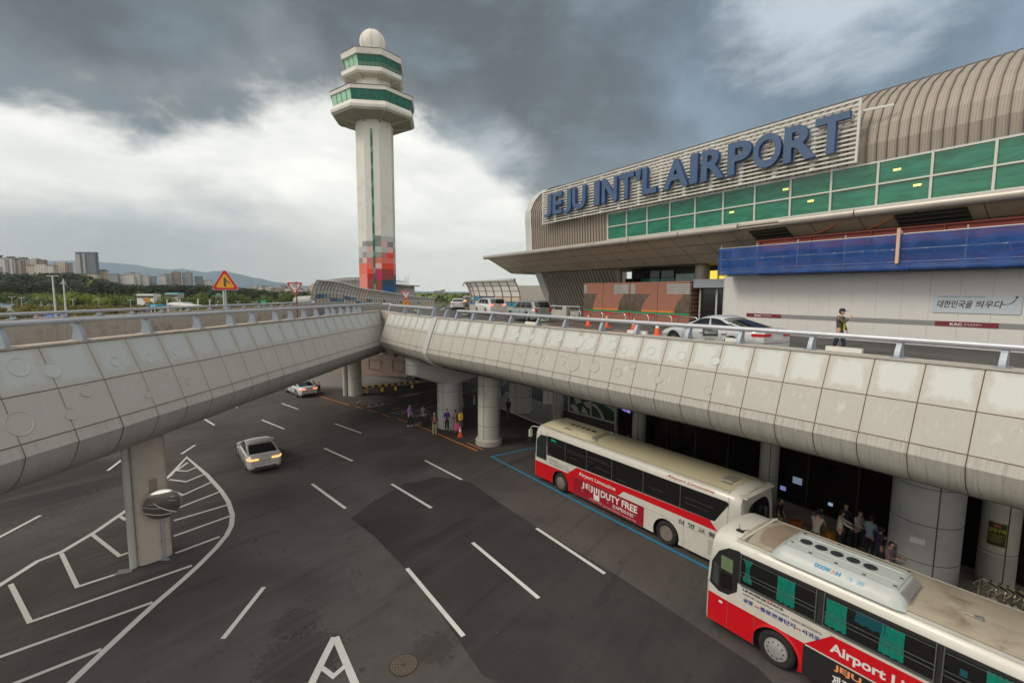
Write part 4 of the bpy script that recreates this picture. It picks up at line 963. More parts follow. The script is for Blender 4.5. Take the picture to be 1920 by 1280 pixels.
text('lettering', '←국제선 Int\'l', cen-ex*.68+fr-Z_*.11, ex, Z_, 1.35, .22, M_pur, bo, bold=.02)
b = MB(); b.bar(cen+Z_*.2+ex*.5, cen+Z_*2.9+ex*.5, .04, .04); b.bar(cen+Z_*.2-ex*.5, cen+Z_*2.9-ex*.5, .04, .04); b.build('hanger', M_steel, bo)
b = MB(); q = PN(1064, 731, 23.3); b.box(q, T_*.18, N_*.03, Z_*.2); b.build('signboard', M_pur, label='tiny square purple lit sign left of the mural bay', cat='signboard')
cb = thing('utility_cabinet', 'tall white utility cabinet raised on a bracket beside the slender column', 'cabinet', P(1027, 775, .15))
b = MB(); b.bx(-.42, -.35, .9, .36, .35, 2.9); b.build('cabinet_body', M_wht, cb); b = MB(); b.bx(.37, -.3, 0, .44, .3, 5.1); b.build('support_post', M_pier, cb); b = MB(); b.bx(.0, -.37, 1.0, .02, -.352, 2.8); b.build('door_seam', M_line, cb)
ns = thing('smoking_notice', 'dark notice with yellow green Korean writing on the rightmost column', 'notice', (0, 0, 0))
cc = PN(1874, 1000, 22.8); cc.z = 0; nrm = Vector((-cc.x, -cc.y, 0)).normalized(); tg = Vector((nrm.y, -nrm.x, 0))*-1
q = PN(1866, 992, 22.8-.52); zc = q.z
def NP(a, z, off=0.0): ang = a/.5; return cc+(nrm*math.cos(ang)+tg*math.sin(ang))*(.515+off)+Z_*z
zc = PN(1865, 1000, 22.3).z
b = MB(); b.grid(lambda a, c: NP(-.30+.48*a, zc-.42+.84*c), 12, 1); b.build('notice_sheet', mat('notice_dark', (.045, .035, .02), .5), ns, smooth=True)
M_yg = mat('notice_yellow', (.40, .42, .04), .5, var=0)
b = MB()
for z in (-.405, .405): b.grid(lambda a, c: NP(-.285+.45*a, zc+z-.008+.016*c, .006), 12, 1)
for a0 in (-.285, .155): b.grid(lambda a, c: NP(a0+.012*a, zc-.4+.8*c, .006), 1, 2)
for i in range(6):
    b.grid(lambda a, c: NP(-.25+(.38-.04*(i % 3))*a, zc-.02-.05*i+.012*c, .006), 8, 1)
b.build('notice_lines', M_yg, ns)
tt = text('notice_lettering', '금연구역', (0, 0, 0), (1, 0, 0), (0, 1, 0), .40, .15, M_yg, ns, bold=.03)
for v in tt.data.vertices: a, z = v.co.x, v.co.y; v.co = NP(-.26+a, zc+.06+z, .007)
b = MB(); q = NP(-.06, zc+.3, .008); b.box(q, tg*.09, nrm*.003, Z_*.045); b.build('notice_emblem', mat('notice_emblem', (.35, .1, .08), .5), ns)
b = MB(); q = PN(1752, 1028, 19.2); pl_c = Vector((14.55, 15.75, 0)); dn = (CAMP-pl_c); dn.z = 0; dn.normalize(); q = pl_c+dn*1.0+dn.cross(Z_)*.15; q.z = 2.05
b.box(q, dn.cross(Z_)*.2, dn*.02, Z_*.1); b.build('wall_plate', M_wht, label='small blank metal plate on the massive grey pier', cat='plate')
# ================================================================ CONTROL TOWER
TY = 165.0
def zt(v, y=TY, u=703): return PY(u, v, y).z
tc0 = Vector((PY(706, 400, TY).x, TY, 0)); mpp = TY/FPX
tow = thing('control_tower', 'white airport control tower with two green glazed cabs and red pixel pattern at its foot', 'control tower', tc0)
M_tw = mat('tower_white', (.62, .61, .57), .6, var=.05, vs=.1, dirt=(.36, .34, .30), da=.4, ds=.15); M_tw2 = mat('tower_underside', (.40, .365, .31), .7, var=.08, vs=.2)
M_tgl = glassgreen('tower_glass', (.001, .075, .050), (.002, .17, .12)); M_tgl2 = glassgreen('tower_glass_lit_side', (.30, .58, .42), (.42, .70, .52))  # second copy paints the bright left faces of the same glass
for m_ in (M_tgl, M_tgl2): [n for n in m_.node_tree.nodes if n.type == 'BSDF_PRINCIPLED'][0].inputs['Specular IOR Level'].default_value = .25
def octo(r, z, k=None, ro=30.4):
    # vertices, index 0..7, seen from -Y side; angle measured from -Y axis towards +X
    return [Vector((r*math.sin(R_(ro+45*i)), -r*math.cos(R_(ro+45*i)), z)) for i in range(8)]
def ringm(b, r0, z0, r1, z1, m=0, faces=range(8), ro=30.4):
    A, B_2 = octo(r0, z0, ro=ro), octo(r1, z1, ro=ro)
    for i in faces: j = (i+1) % 8; b.poly([A[i], A[j], B_2[j], B_2[i]], m)
Rs = 33.0*mpp/.985; RO = 27.6
zF = lambda v, r: zt(v, TY-r)              # height of a feature on the front at radius r
b = MB(); zl = [0, zt(540, TY-4)]
z_rows = [zt(442.7+10.2*k, TY-4) for k in range(11)]  # top of each colour row
ringm(b, Rs, 0, Rs, 2, 0, ro=RO); ringm(b, Rs, z_rows[0], Rs, zF(222, 5), 0, ro=RO)
colr = {'W': M_tw, 'l': mat('pix_lightgrey', (.42, .44, .43), .6, var=.03), 'g': mat('pix_grey', (.24, .25, .24), .6, var=.03), 'd': mat('pix_darkgrey', (.19, .21, .21), .6, var=.03), 'p': mat('pix_pink', (.62, .38, .37), .6, var=.03), 's': mat('pix_salmon', (.64, .21, .17), .6, var=.03),
        'c': mat('pix_coral', (.62, .14, .10), .6, var=.03), 'k': mat('pix_rose', (.50, .14, .17), .6, var=.03), 'R': mat('pix_red', (.68, .045, .015), .6, var=.03), 'D': mat('pix_deepred', (.38, .004, .01), .6, var=.03), 'M': mat('pix_magenta', (.45, .01, .08), .6, var=.03),
        'x': mat('pix_crimson', (.40, .015, .03), .6, var=.03), 'b': mat('pix_brick', (.24, .04, .03), .6, var=.03), 'n': mat('pix_navy', (.02, .045, .085), .6, var=.03), 'B': mat('pix_blue', (.005, .06, .19), .6, var=.03)}
keys = list(colr); rowsc = ['WWWdlllp', 'WggdpdpWp'[:8], 'llpllpdp', 'lglgsRkp'.replace('s', 'k', 1)[:8], 'gpkcccpp', 'cccpRRsk', 'ccRMbxkk', 'ssDMbbBn', 'ssbbnnBB', 'ssbbBBBB']
fc_order = [6, 7, 0, 1]                   # faces from left to right as seen
for r_, row in enumerate(rowsc):
    zt_, zb_ = z_rows[r_], (z_rows[r_+1] if r_ < 9 else 2)
    A = octo(Rs, 0, ro=RO)
    for fi, f in enumerate(fc_order):
        p0, p1 = A[f], A[(f+1) % 8]
        for h_ in range(2):
            a = p0.lerp(p1, h_/2); c = p0.lerp(p1, (h_+1)/2); k = row[min(7, fi*2+h_)]
            b.poly([a+Z_*zb_, c+Z_*zb_, c+Z_*zt_, a+Z_*zt_], keys.index(k))
    for f in (2, 3, 4, 5): p0, p1 = A[f], A[(f+1) % 8]; b.poly([p0+Z_*zb_, p1+Z_*zb_, p1+Z_*zt_, p0+Z_*zt_], keys.index('l' if r_ < 5 else 's'))
b.build('shaft', [colr[k] for k in keys], tow)
A = octo(Rs, 0, ro=RO); mid = A[7].lerp(A[0], .5); nf = Vector((mid.x, mid.y, 0)).normalized(); tf = nf.cross(Z_)
b = MB(); b.box(mid+nf*.04+Z_*(10+zF(246, 4))/2, tf*.33, nf*.06, Z_*(zF(246, 4)-10)/2); b.build('stair_window', M_tgl, tow)
b = MB(); zz_ = 12
while zz_ < zF(248, 4): b.box(mid+nf*.09+Z_*zz_, tf*.34, nf*.02, Z_*.9); zz_ += 5.6
b.build('stair_window_pale', glassgreen('stair_pale', (.05, .2, .14), (.07, .26, .18)), tow)
mid = A[1].lerp(A[2], .5); nf = Vector((mid.x, mid.y, 0)).normalized(); tf = Z_.cross(nf)
b = MB(); b.build
text('vertical_lettering', '제주국제공항', mid+nf*.06+Z_*(zF(330, 4)), -Z_, tf, 14, 1.6, mat('lettering_grey', (.15, .16, .17), .6, var=0), tow)
text('vertical_lettering', 'JEJU', mid+nf*.06+Z_*(zF(400, 4)), -Z_, tf, 4, 1.2, MATS['lettering_grey'], tow)
def ring_part(name, segs, m, ro=30.4, faces=range(8)):
    b = MB()
    for r0, z0, r1, z1 in segs: ringm(b, r0, z0, r1, z1, 0, faces, ro)
    return b.build(name, m, tow)
r1 = 75*mpp/1.0; r2 = 54*mpp
# lower cab
zA, zB, zC, zD, zE = zF(223, 6), zF(198, r1), zF(183, r1), zF(162.6, r1), zF(155.6, r1)
ring_part('soffit', [(Rs*1.0, zA, r1*.93, zB-.3)], M_tw2); ring_part('lower_gallery_wall', [(r1*.93, zB-.3, r1*.99, zB+.25), (r1*.99, zB+.25, r1, zB+1.0), (r1, zB+1.0, r1*.95, zC)], M_tw)
ring_part('cab_roof', [(r1*.99, zD, r1*1.0, zE), (r1*1.0, zE, r1*.97, zE+.02), (r1*.97, zE+.02, .2, zE+.02), (r1*.99, zD, r1*.9, zD-.02)], M_tw)
ring_part('cab_roof_edge', [(r1*1.005, zE-.02, r1*1.005, zE+.2), (r1*1.005, zE+.2, r1*.97, zE+.2)], M_line)
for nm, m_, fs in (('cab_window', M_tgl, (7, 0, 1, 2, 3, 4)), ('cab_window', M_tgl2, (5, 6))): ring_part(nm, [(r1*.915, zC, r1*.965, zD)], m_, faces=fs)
b = MB()
for f in range(8):
    for k in range(5):
        a = octo(r1*.93, zC)[f].lerp(octo(r1*.93, zC)[(f+1) % 8], k/4.0); c = octo(r1*.975, zD)[f].lerp(octo(r1*.975, zD)[(f+1) % 8], k/4.0); b.bar(a, c, .12, .1)
b.build('cab_mullions', mat('mullion_dark', (.10, .16, .14), .5), tow)
# brackets under the galleries
def brackets(ra, za, rb, zb):
    b = MB()
    for p in octo(1, 0): b.hexa([p*ra*.95+Z_*(za-.9)+Vector((-p.y, p.x, 0))*.22, p*ra*.95+Z_*(za-.9)-Vector((-p.y, p.x, 0))*.22, p*rb*.9+Z_*(zb-.55)-Vector((-p.y, p.x, 0))*.22, p*rb*.9+Z_*(zb-.55)+Vector((-p.y, p.x, 0))*.22,
                             p*ra*.95+Z_*(za+.1)+Vector((-p.y, p.x, 0))*.22, p*ra*.95+Z_*(za+.1)-Vector((-p.y, p.x, 0))*.22, p*rb*.9+Z_*(zb+.1)-Vector((-p.y, p.x, 0))*.22, p*rb*.9+Z_*(zb+.1)+Vector((-p.y, p.x, 0))*.22])
    b.build('gallery_brackets', M_tw2, tow)
brackets(Rs, zA, r1, zB)
# neck and upper cab
zF1, zG, zH, zI, zJ = zF(147, 5), zF(130.6, r2), zF(122, r2), zF(98, r2), zF(87.6, r2)
b = MB(); ringm(b, Rs*.98, zE, Rs*.98, zF1+1, ro=RO); b.build('neck', M_tw, tow)
ring_part('soffit', [(Rs*.95, zF1, r2*.93, zG-.2)], M_tw2); ring_part('upper_gallery', [(r2*.93, zG-.2, r2*1.02, zG+.1), (r2*1.02, zG+.1, r2*1.02, zH), (r2*1.02, zH, r2*.8, zH)], M_tw)
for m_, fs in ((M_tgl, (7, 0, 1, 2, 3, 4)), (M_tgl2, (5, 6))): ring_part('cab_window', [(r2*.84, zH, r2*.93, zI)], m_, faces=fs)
b = MB()
for f in range(8):
    for k in range(4):
        a = octo(r2*.85, zH)[f].lerp(octo(r2*.85, zH)[(f+1) % 8], k/3.0); c = octo(r2*.94, zI)[f].lerp(octo(r2*.94, zI)[(f+1) % 8], k/3.0); b.bar(a, c, .1, .08)
b.build('cab_mullions', MATS['mullion_dark'], tow)
ring_part('cab_roof', [(r2*.9, zI-.02, r2*1.0, zI), (r2*1.0, zI, r2*1.03, zJ), (r2*1.03, zJ, .2, zJ+.1)], M_tw)
ring_part('cab_roof_edge', [(r2*1.035, zJ-.02, r2*1.035, zJ+.18)], M_line)
b = MB(); V = octo(r2*1.01, zH+1.1)
for f in range(8):
    j = (f+1) % 8
    for dz in (0, -.5): b.tube([V[f]+Z_*dz, V[j]+Z_*dz], .05, 5)
    for k in range(6): q = V[f].lerp(V[j], k/6); b.tube([q, q-Z_*1.1], .04, 4)
b.build('gallery_railing', mat('railing_tan', (.35, .33, .28), .6), tow)
brackets(Rs*.95, zF1, r2, zG)
rr = 22.5*mpp; zt1 = zt(57, TY)-rr*1.94
b = MB(); prof = [(rr*math.cos(a_), zt1+rr*.95+rr*math.sin(a_)*.98) for a_ in [R_(-62+k*12) for k in range(13)]]+[(.02, zt1+rr*1.94)]
b.lathe([(rr*.5, zJ), (rr*.5, zt1+.2)]+prof, seg=48); o = b.build('radar_dome', M_tw, tow, smooth=True)
b = MB()
for a0 in range(0, 360, 45):
    pts = [Vector((p[0]*1.004*math.cos(R_(a0+10)), p[0]*1.004*math.sin(R_(a0+10)), p[1])) for p in prof]; b.tube(pts, .06, 4)
b.build('dome_seams', mat('rust_seam', (.35, .26, .17), .8), tow)
b = MB()
for x, y, h_ in ((-3.3, -3, 4.2), (-5.3, -2, 2), (2.4, -3.4, 2.5), (3.9, -2, 2.4), (5.0, -1.5, 2.8), (1.2, -4.5, 1.8), (-1, -4.5, 1.6)): b.tube([(x, y, zJ), (x, y, zJ+h_)], .05, 5)
b.build('antennas', M_line, tow)
# ---- arched building behind the barrier and low roof with antennas beside the tower
arc = thing('arched_building', 'grey building with a low arched roof left of the control tower', 'building', (0, 0, 0))
YA = 178.0; A = [PY(600, 527, YA), PY(620, 523.5, YA), PY(640, 521, YA), PY(660, 519.8, YA), PY(680, 519.8, YA), PY(710, 522, YA), PY(740, 528, YA)]
A = cat(A, 1.2); b = MB()
for a, c in zip(A, A[1:]):
    b.poly([a, c, c+Vector((0, 25, 0)), a+Vector((0, 25, 0))]); 
b.poly([a+Vector((0, .3, -.9)) for a in A]+[Vector((A[-1].x, YA+.3, 0)), Vector((A[0].x, YA+.3, 0))]); b.build('arch_gable', mat('metal_cladding', (.30, .30, .29), .5, .3), arc)
b = MB()
for a, c in zip(A, A[1:]): b.hexa([a-Z_*1.2, c-Z_*1.2, c-Z_*1.2+Vector((0, 1, 0)), a-Z_*1.2+Vector((0, 1, 0)), a, c, c+Vector((0, 1, 0)), a+Vector((0, 1, 0))])
b.build('roof_fascia', mat('metal_cladding2', (.40, .40, .39), .5, .3), arc)
b = MB()
for i in range(0, len(A), 1): b.bar(Vector((A[i].x, YA+.2, A[i].z-1.1)), Vector((A[i].x, YA+.2, 2)), .12, .1, upv=(0, 1, 0)); b.bar(Vector((A[i].x, YA-.02, A[i].z)), Vector((A[i].x, YA-.02, A[i].z-1.2)), .1, .06, upv=(0, 1, 0))
b.build('cladding_ribs', M_ribd, arc)
lowb = thing('annex_building', 'low annex right of the tower with a forest of thin antennas', 'building', (0, 0, 0))
YB = 182.0; A1, B1 = PY(735, 536, YB), PY(772, 542, YB); A1.z = PY(735, 533, YB).z; B1.z = A1.z-.4
b = MB(); b.hexa([Vector((A1.x-4, YB, 0)), Vector((B1.x-2, YB, 0)), Vector((B1.x-2, YB+15, 0)), Vector((A1.x-4, YB+15, 0)), Vector((A1.x-4, YB, A1.z)), Vector((B1.x-2, YB, B1.z)), Vector((B1.x-2, YB+15, B1.z)), Vector((A1.x-4, YB+15, A1.z))]); b.build('annex_wall', mat('annex_grey', (.42, .42, .40), .7), lowb)
b = MB(); b.hexa([Vector((A1.x-4, YB-1.5, A1.z)), Vector((B1.x, YB-1.5, B1.z-.3)), Vector((B1.x, YB+16, B1.z-.3)), Vector((A1.x-4, YB+16, A1.z)), Vector((A1.x-4, YB-1.5, A1.z+.6)), Vector((B1.x, YB-1.5, B1.z+.2)), Vector((B1.x, YB+16, B1.z+.2)), Vector((A1.x-4, YB+16, A1.z+.6))]); b.build('annex_roof', mat('annex_roof', (.36, .35, .33), .7), lowb)
b = MB(); random.seed(5)
for k in range(15): u = 736+k*2.2; h_ = random.choice((1.5, 2, 2.5, 3.2, 4)); x = PY(u, 540, YB).x; b.tube([(x, YB, A1.z), (x, YB, A1.z+h_)], .05, 4)
b.tube([(A1.x, YB-1, A1.z+1.4), (B1.x-1.5, YB-1, A1.z+1.0)], .05, 4); b.build('antennas', M_line, lowb)
# ================================================================ NOISE BARRIERS on the far road
M_frame = mat('barrier_frame', (.23, .13, .095), .7); M_acr = mat('clear_acrylic', (.74, .76, .72), .25, alpha=.9, var=.12, vs=.6, dirt=(.36, .35, .32), da=.5, ds=.6); M_tan = mat('barrier_tan', (.52, .45, .36), .7, var=.15, vs=1)
M_b1 = mat('tile_blue', (.008, .07, .26), .4); M_b2 = mat('tile_mid_blue', (.02, .24, .42), .4); M_b3 = mat('tile_teal', (.15, .42, .40), .4); M_b4 = mat('tile_deep_teal', (.005, .09, .18), .4)
def barrier(label, pl, h, bend, bay, tiles, pbase, label2=None):
    t = thing('noise_barrier', label, 'noise barrier', (0, 0, 0)); L = arclen(pl); n = int(L[-1]/bay); ac = MB(); fr_ = MB(); tn = MB()
    rowsz = [0, .19, .38, .59, .80, 1.0]; fw1 = .045 if n > 20 else .07
    def q(s, v, off=0.0):
        p, d = at(pl, L, s); nn2 = Vector((d.y, -d.x, 0))*bend
        hh = h(s/L[-1]) if callable(h) else h
        return p+nn2*(.0+1.5*max(0, v-.3)**2.0+off)+Z_*(pbase+hh*v)
    for i in range(n):
        a, c = i*bay, (i+1)*bay
        for r_ in range(5):
            k = tiles(i, r_); tgt = ac if r_ >= 2 else (tn if k is None else MB())
            tgt.poly([q(a, rowsz[r_]), q(c, rowsz[r_]), q(c, rowsz[r_+1]), q(a, rowsz[r_+1])])
            if r_ < 2 and k is not None: tgt.build('coloured_tile', (M_b1, M_b2, M_b3, M_b4)[k], t, fix=False)
        for r_ in range(1, 6): fr_.bar(q(a, rowsz[r_]), q(c, rowsz[r_]), fw1, fw1)
        for s_ in ((a,) if i < n-1 else (a, c)):
            for v0, v1 in zip(rowsz, rowsz[1:]): fr_.bar(q(s_, v0, .03), q(s_, v1, .03), fw1*1.5, .1, upv=(1, 0, 0))
    tb = MB(); tb.tube([q(k*bay, 1.0) for k in range(n+1)], .15, 8); tb.build('top_rail', M_mull, t, smooth=60)
    ac.build('clear_panes', M_acr, t, fix=False); fr_.build('frame', M_frame, t); tn.build('tan_panels', M_tan, t, fix=False)
    bb = MB()
    for k in range(n): a, c = q(k*bay, 0), q((k+1)*bay, 0); nn2 = (c-a).cross(Z_).normalized()*.2; bb.hexa([a-nn2-Z_*(pbase+.05), c-nn2-Z_*(pbase+.05), c+nn2-Z_*(pbase+.05), a+nn2-Z_*(pbase+.05), a-nn2, c-nn2, c+nn2, a+nn2])
    bb.build('concrete_base', M_conc2, t); return t
bl1 = cat([Vector(p) for p in [(-26.4, 62, 8.05), (-28.2, 75, 8.0), (-29.4, 92, 7.1), (-30.2, 115, 6.45), (-29.6, 135, 5.9), (-27.6, 146, 5.7), (-24.8, 155, 5.6)]], 1.0)
def tl1(i, r_):
    if r_ == 0: return {0: 2, 5: 0, 6: 3, 7: 1, 8: 1, 13: 3, 14: 1, 20: 0, 21: 1, 28: 1, 36: 0}.get(i)
    if r_ == 1: return {1: 0, 2: 3, 3: 1, 4: 2, 9: 3, 10: 3, 11: 1, 12: 1, 17: 0, 18: 1, 24: 3, 32: 0, 40: 1}.get(i)
barrier('long arched noise barrier with clear panes and blue tiles beside the far road', bl1, (lambda k: 3.0-1.4*max(0, k-.5)**1.2*1.6), 1, 2.0, tl1, .75)
bl2 = cat([Vector(p) for p in [(.85, 49.7, 8.05), (-.6, 52, 8.05), (-2.6, 55, 8.05), (-4.4, 58, 8.05), (-5.3, 61, 8.05), (-5.6, 64, 8.05), (-5.4, 67, 8.05)]], .5)
barrier('short curved noise barrier with brown ribs in front of the terminal end', bl2, 2.85, -1, 1.75, lambda i, r_: ({0: 1, 1: 1, 6: 1, 7: 0}.get(i) if r_ == 0 else ({3: 0, 4: 3, 5: 1, 6: 2}.get(i) if r_ == 1 else None)), .75)
# low concrete wall with pipe rail in front of the ribbed wall
lwl = cat([S(31.3, 27.4, 8.05), S(34.5, 27.0, 8.05), S(37.5, 25.6, 8.05), Vector((1.2, 49.3, 8.05))], 1.2)
lw_t = wallseg('low_wall', lwl, .75, .25, M_conc2, 'low pale concrete wall with pipe rail in front of the ribbed wall', 'wall')
guardrail('short pipe rail on the low wall in front of the ribbed wall', [q+Z_*.75 for q in lwl], [(q+Z_*.75, T_) for q in lwl[::2]], 1, .32, .06, 0, .6)
b = MB(); q = PY(1000, 570, 80); b.box(Vector((q.x+2, 80, 9.6)), (5, 0, 0), (0, 4, 0), (0, 0, 1.9)); b.build('far_annex_building', mat('pale_annex', (.45, .43, .38), .7), label='pale low building far behind the silver off roader', cat='building')
# ================================================================ BUSES
M_bwhite = mat('bus_white', (.56, .55, .50), .35, var=.06, coat=.3, dirt=(.40, .36, .29), da=.45, ds=1.6)
M_bred = mat('bus_red', (.52, .006, .012), .4, var=.06, spec=.3, coat=.08, dirt=(.4, .03, .03), da=.3, ds=1.5)
M_roofd = mat('bus_roof_dusty', (.33, .29, .22), .7, var=.15, dirt=(.17, .13, .09), da=.85, ds=1.1)
M_roofy = mat('bus_roof_cream', (.50, .46, .31), .4, var=.08, coat=.3, dirt=(.42, .38, .27), da=.4, ds=.6)
M_roofb = mat('bus_roof_brown', (.24, .19, .135), .6, var=.15, dirt=(.17, .13, .09), da=.7, ds=1.2)
M_bgl = mat('bus_glass', (.010, .010, .011), .05, spec=.7, var=0)
M_bblk = mat('bus_black_trim', (.02, .02, .021), .35, var=0)
M_tyre = mat('tyre', (.014, .013, .013), .85, dirt=(.05, .042, .035), da=.35, ds=6); M_rim = mat('rim', (.26, .235, .20), .45, .4, dirt=(.14, .11, .08), da=.6, ds=8); M_rims = mat('rim_silver', (.5, .5, .49), .35, .5, dirt=(.25, .22, .18), da=.4, ds=8)
M_curt = mat('curtain_green', (.01, .58, .44), .8, var=.25, vs=8); M_ac = mat('aircon_white', (.40, .435, .43), .4, var=.04, dirt=(.36, .33, .28), da=.35, ds=1.4)
M_int = mat('dark_interior', (.02, .019, .018), .9); M_mar2 = mat('advert_maroon', (.28, .008, .02), .4, var=.12); M_ink2 = mat('ink_blue', (.03, .03, .22), .5, var=0); M_orange2 = mat('copper_lettering', (.75, .28, .12), .5, var=0)
def arch(xc, r, z0, n=12, zc=.5):
    a0 = math.asin((z0-zc)/r); return [(xc+r*math.cos(a0+(math.pi-2*a0)*k/n), zc+r*math.sin(a0+(math.pi-2*a0)*k/n)) for k in range(n+1)][::-1]
def bus(label, loc, d, style):
    ang = math.atan2(d.y, d.x); t = thing('bus', label, 'bus', loc, ang)
    # local: +x to the rear, y = 0 near side, y = 2.5 far side (left hand rule: y along d rotated +90 is away from the viewer)
    xf, xr, W = -2.15, (9.5 if style == 1 else 9.95), 2.5; ZB, ZG, ZT = .30, 2.98, 3.22
    wx = [0.0, 6.4]; ar = .62
    def sidepath(z0): # bottom outline with arches, from front to rear
        p = [(xf+.12, z0)]
        for x in wx: p += arch(x, ar, z0)
        return p+[(xr-.1, z0)]
    # shell: loft of rings along x with rounded plan corners at both ends
    st = [(xf, .16, .36), (xf+.05, .07, .2), (xf+.13, .02, .08), (xf+.35, .0, .0)]
    b = MB()
    ringp = [(0, 1.5), (0, 2.3), (.02, 2.75), (.06, 2.92), (.16, 3.05), (.32, 3.14), (.7, 3.20), (1.25, ZT)]
    full = [(y, z) for y, z in ringp]+[(W-y, z) for y, z in ringp[-2::-1]]
    def ringat(x, ins, drop):
        out = []
        for y, z in full:
            yy = ins+(W-2*ins)*(y/W); k = max(0, (z-1.5)/1.72); lean = 0
            out.append((x+(drop*1.1*k*k if x < 1 else -drop*.6*k*k), yy, z-(drop*.55 if z > 2.8 else drop*.2*k)))
        return out
    secs = [ringat(*s_) for s_ in st]+[ringat(x, 0, 0) for x in (0, 2, 4, 6, 8, xr-.5)]+[ringat(xr-.22, .02, .05), ringat(xr-.08, .08, .14), ringat(xr, .2, .28)]
    ids = [[b.vert(p) for p in s_] for s_ in secs]
    for A, B_2 in zip(ids, ids[1:]):
        for k in range(len(full)-1): b.face((A[k], A[k+1], B_2[k+1], B_2[k]))
    # front and rear faces down to the skirt
    for end, s_ in ((0, secs[0]), (1, secs[-1])):
        b.poly(s_)
        lowp = [(s_[0][0], s_[0][1], ZB), (s_[-1][0], s_[-1][1], ZB)]
        b.poly([s_[0], s_[-1], lowp[1], lowp[0]])
    # lower sides as polygons with wheel arches
    for y, sg in ((0, 1), (W, -1)):
        path = sidepath(ZB); b.poly([(x, y, z) for x, z in path]+[(xr-.1, y, 1.5), (xf+.12, y, 1.5)])
    for (x0, y0), (x1, y1) in (((xf, .16), (xf+.12, 0)), ((xf, W-.16), (xf+.12, W)), ((xr, .2), (xr-.1, 0)), ((xr, W-.2), (xr-.1, W))):
        b.poly([(x0, y0, ZB), (x1, y1, ZB), (x1, y1, 1.5), (x0, y0, 1.5)])
    b.build('body', M_bwhite, t, smooth=32)
    b = MB(); b.bx(xf+.2, .36, .22, xr-.2, W-.36, .5)
    for x in wx:                          # dark wheel housings
        b.bx(x-ar, .34, .35, x+ar, .5, 1.2); b.bx(x-ar, W-.5, .35, x+ar, W-.34, 1.2); b.bx(x-ar, .01, 1.1, x+ar, .4, 1.2); b.bx(x-ar, W-.4, 1.1, x+ar, W-.01, 1.2)
    b.build('underbody', M_black, t)
    def side(name, pts, m, off=.004, hole=False):
        bb = MB(); bb.poly([(x, -off, z) for x, z in pts]); o = bb.build(name, m, t, fix=False)
        if o.data.polygons[0].normal.y > 0: o.data.flip_normals()
        return o
    EX, EY, EZ = (1, 0, 0), (0, 0, 1), (0, -1, 0)
    rd = [(xf+.12, 1.16), (xf+.12, ZB+.003)]
    p = sidepath(ZB+.003)
    # roof panel
    b = MB(); b.grid(lambda a, c: (-1.25+a*(xr-.6+1.25), .22+c*(W-.44), 3.105+.125*math.sin(math.pi*min(1, max(0, (.02+c*.96))))**.6+.0), 30, 14)
    b.build('roof_panel', M_roofy if style == 1 else M_roofd, t, smooth=True)
    b = MB(); b.bar((-1.3, .17, 3.085), (xr-.6, .17, 3.085), .05, .06); b.bar((-1.3, W-.17, 3.085), (xr-.6, W-.17, 3.085), .05, .06); b.build('rain_gutter', M_bwhite, t)
    # wheels
    for x in wx:
        for y, s_ in ((.03, 1), (W-.03, -1)):
            wl_ = MB(); wl_.lathe([(.30, .02), (.42, -.01), (.485, .03), (.5, .08), (.5, .24), (.47, .29), (.3, .3)], (x, y, .5), 36, 0, (0, s_, 0), caps=False); wo_ = wl_.build('tyre', M_tyre, t, smooth=30)
            rb = MB()
            if style == 1 and x > 1:
                rb.lathe([(.31, .03), (.30, .0), (.27, .0), (.25, .10), (.12, .13), (.11, .05), (.02, .03)], (x, y, .5), 32, 0, (0, s_, 0))
            else:
                rb.lathe([(.31, .02), (.30, -.01), (.27, -.01), (.22, -.03), (.12, -.05), (.02, -.055)], (x, y, .5), 32, 0, (0, s_, 0))
            hb = MB()
            for k in range(10): a_ = k*.6283; hb.lathe([(.028 if style == 1 else .024, -.001), (.02, .001)], (x+.215*math.cos(a_), y-s_*.034 if not (style == 1 and x > 1) else y-s_*.0+.085*s_, .5+.215*math.sin(a_)), 10, 0, (0, -s_, 0), sx=1.0)
            o = rb.build('rim', M_rim if style == 1 else M_rims, t, smooth=30); o.parent = wo_
            o = hb.build('wheel_holes', M_black, t); o.parent = wo_
    # front: windscreen, wipers, bumper, mirrors
    b = MB(); b.grid(lambda a, c: (xf-.02+.02*math.cos(a*3.14)*0+(.0 if False else .5*max(0, c-.25)**2)+.06*abs(2*a-1)**3, .34+a*(W-.68), 1.35+c*1.45), 10, 8); b.build('windscreen', M_bgl, t, smooth=True)
    b = MB(); b.grid(lambda a, c: (xf-.05+.1*abs(2*a-1)**3, .28+a*(W-.56), .32+c*.85), 12, 3); b.build('bumper', M_bblk if style == 2 else M_bred, t, smooth=True)
    b = MB()
    for y in (.5, W-.5): b.lathe([(.02, 0), (.12, .0), (.13, .06)], (xf-.09, y, .85), 16, 0, (1, 0, 0))
    b.build('headlight', M_chrome, t)
    if style == 1:
        b = MB(); b.tube(cat([Vector((xf+.25, .1, 3.0)), Vector((xf-.05, -.1, 3.02)), Vector((xf-.16, -.14, 2.9)), Vector((xf-.16, -.14, 2.75))], .1), .022, 8); b.box((xf-.16, -.14, 2.62), (.05, 0, 0), (0, .09, 0), (0, 0, .2))
        b.build('side_mirror', M_bwhite, t, smooth=40); b = MB(); b.box((xf-.19, -.22, 2.2), (.04, 0, 0), (0, .1, 0), (0, 0, .12)); b.build('mirror_glass', M_bblk, t)
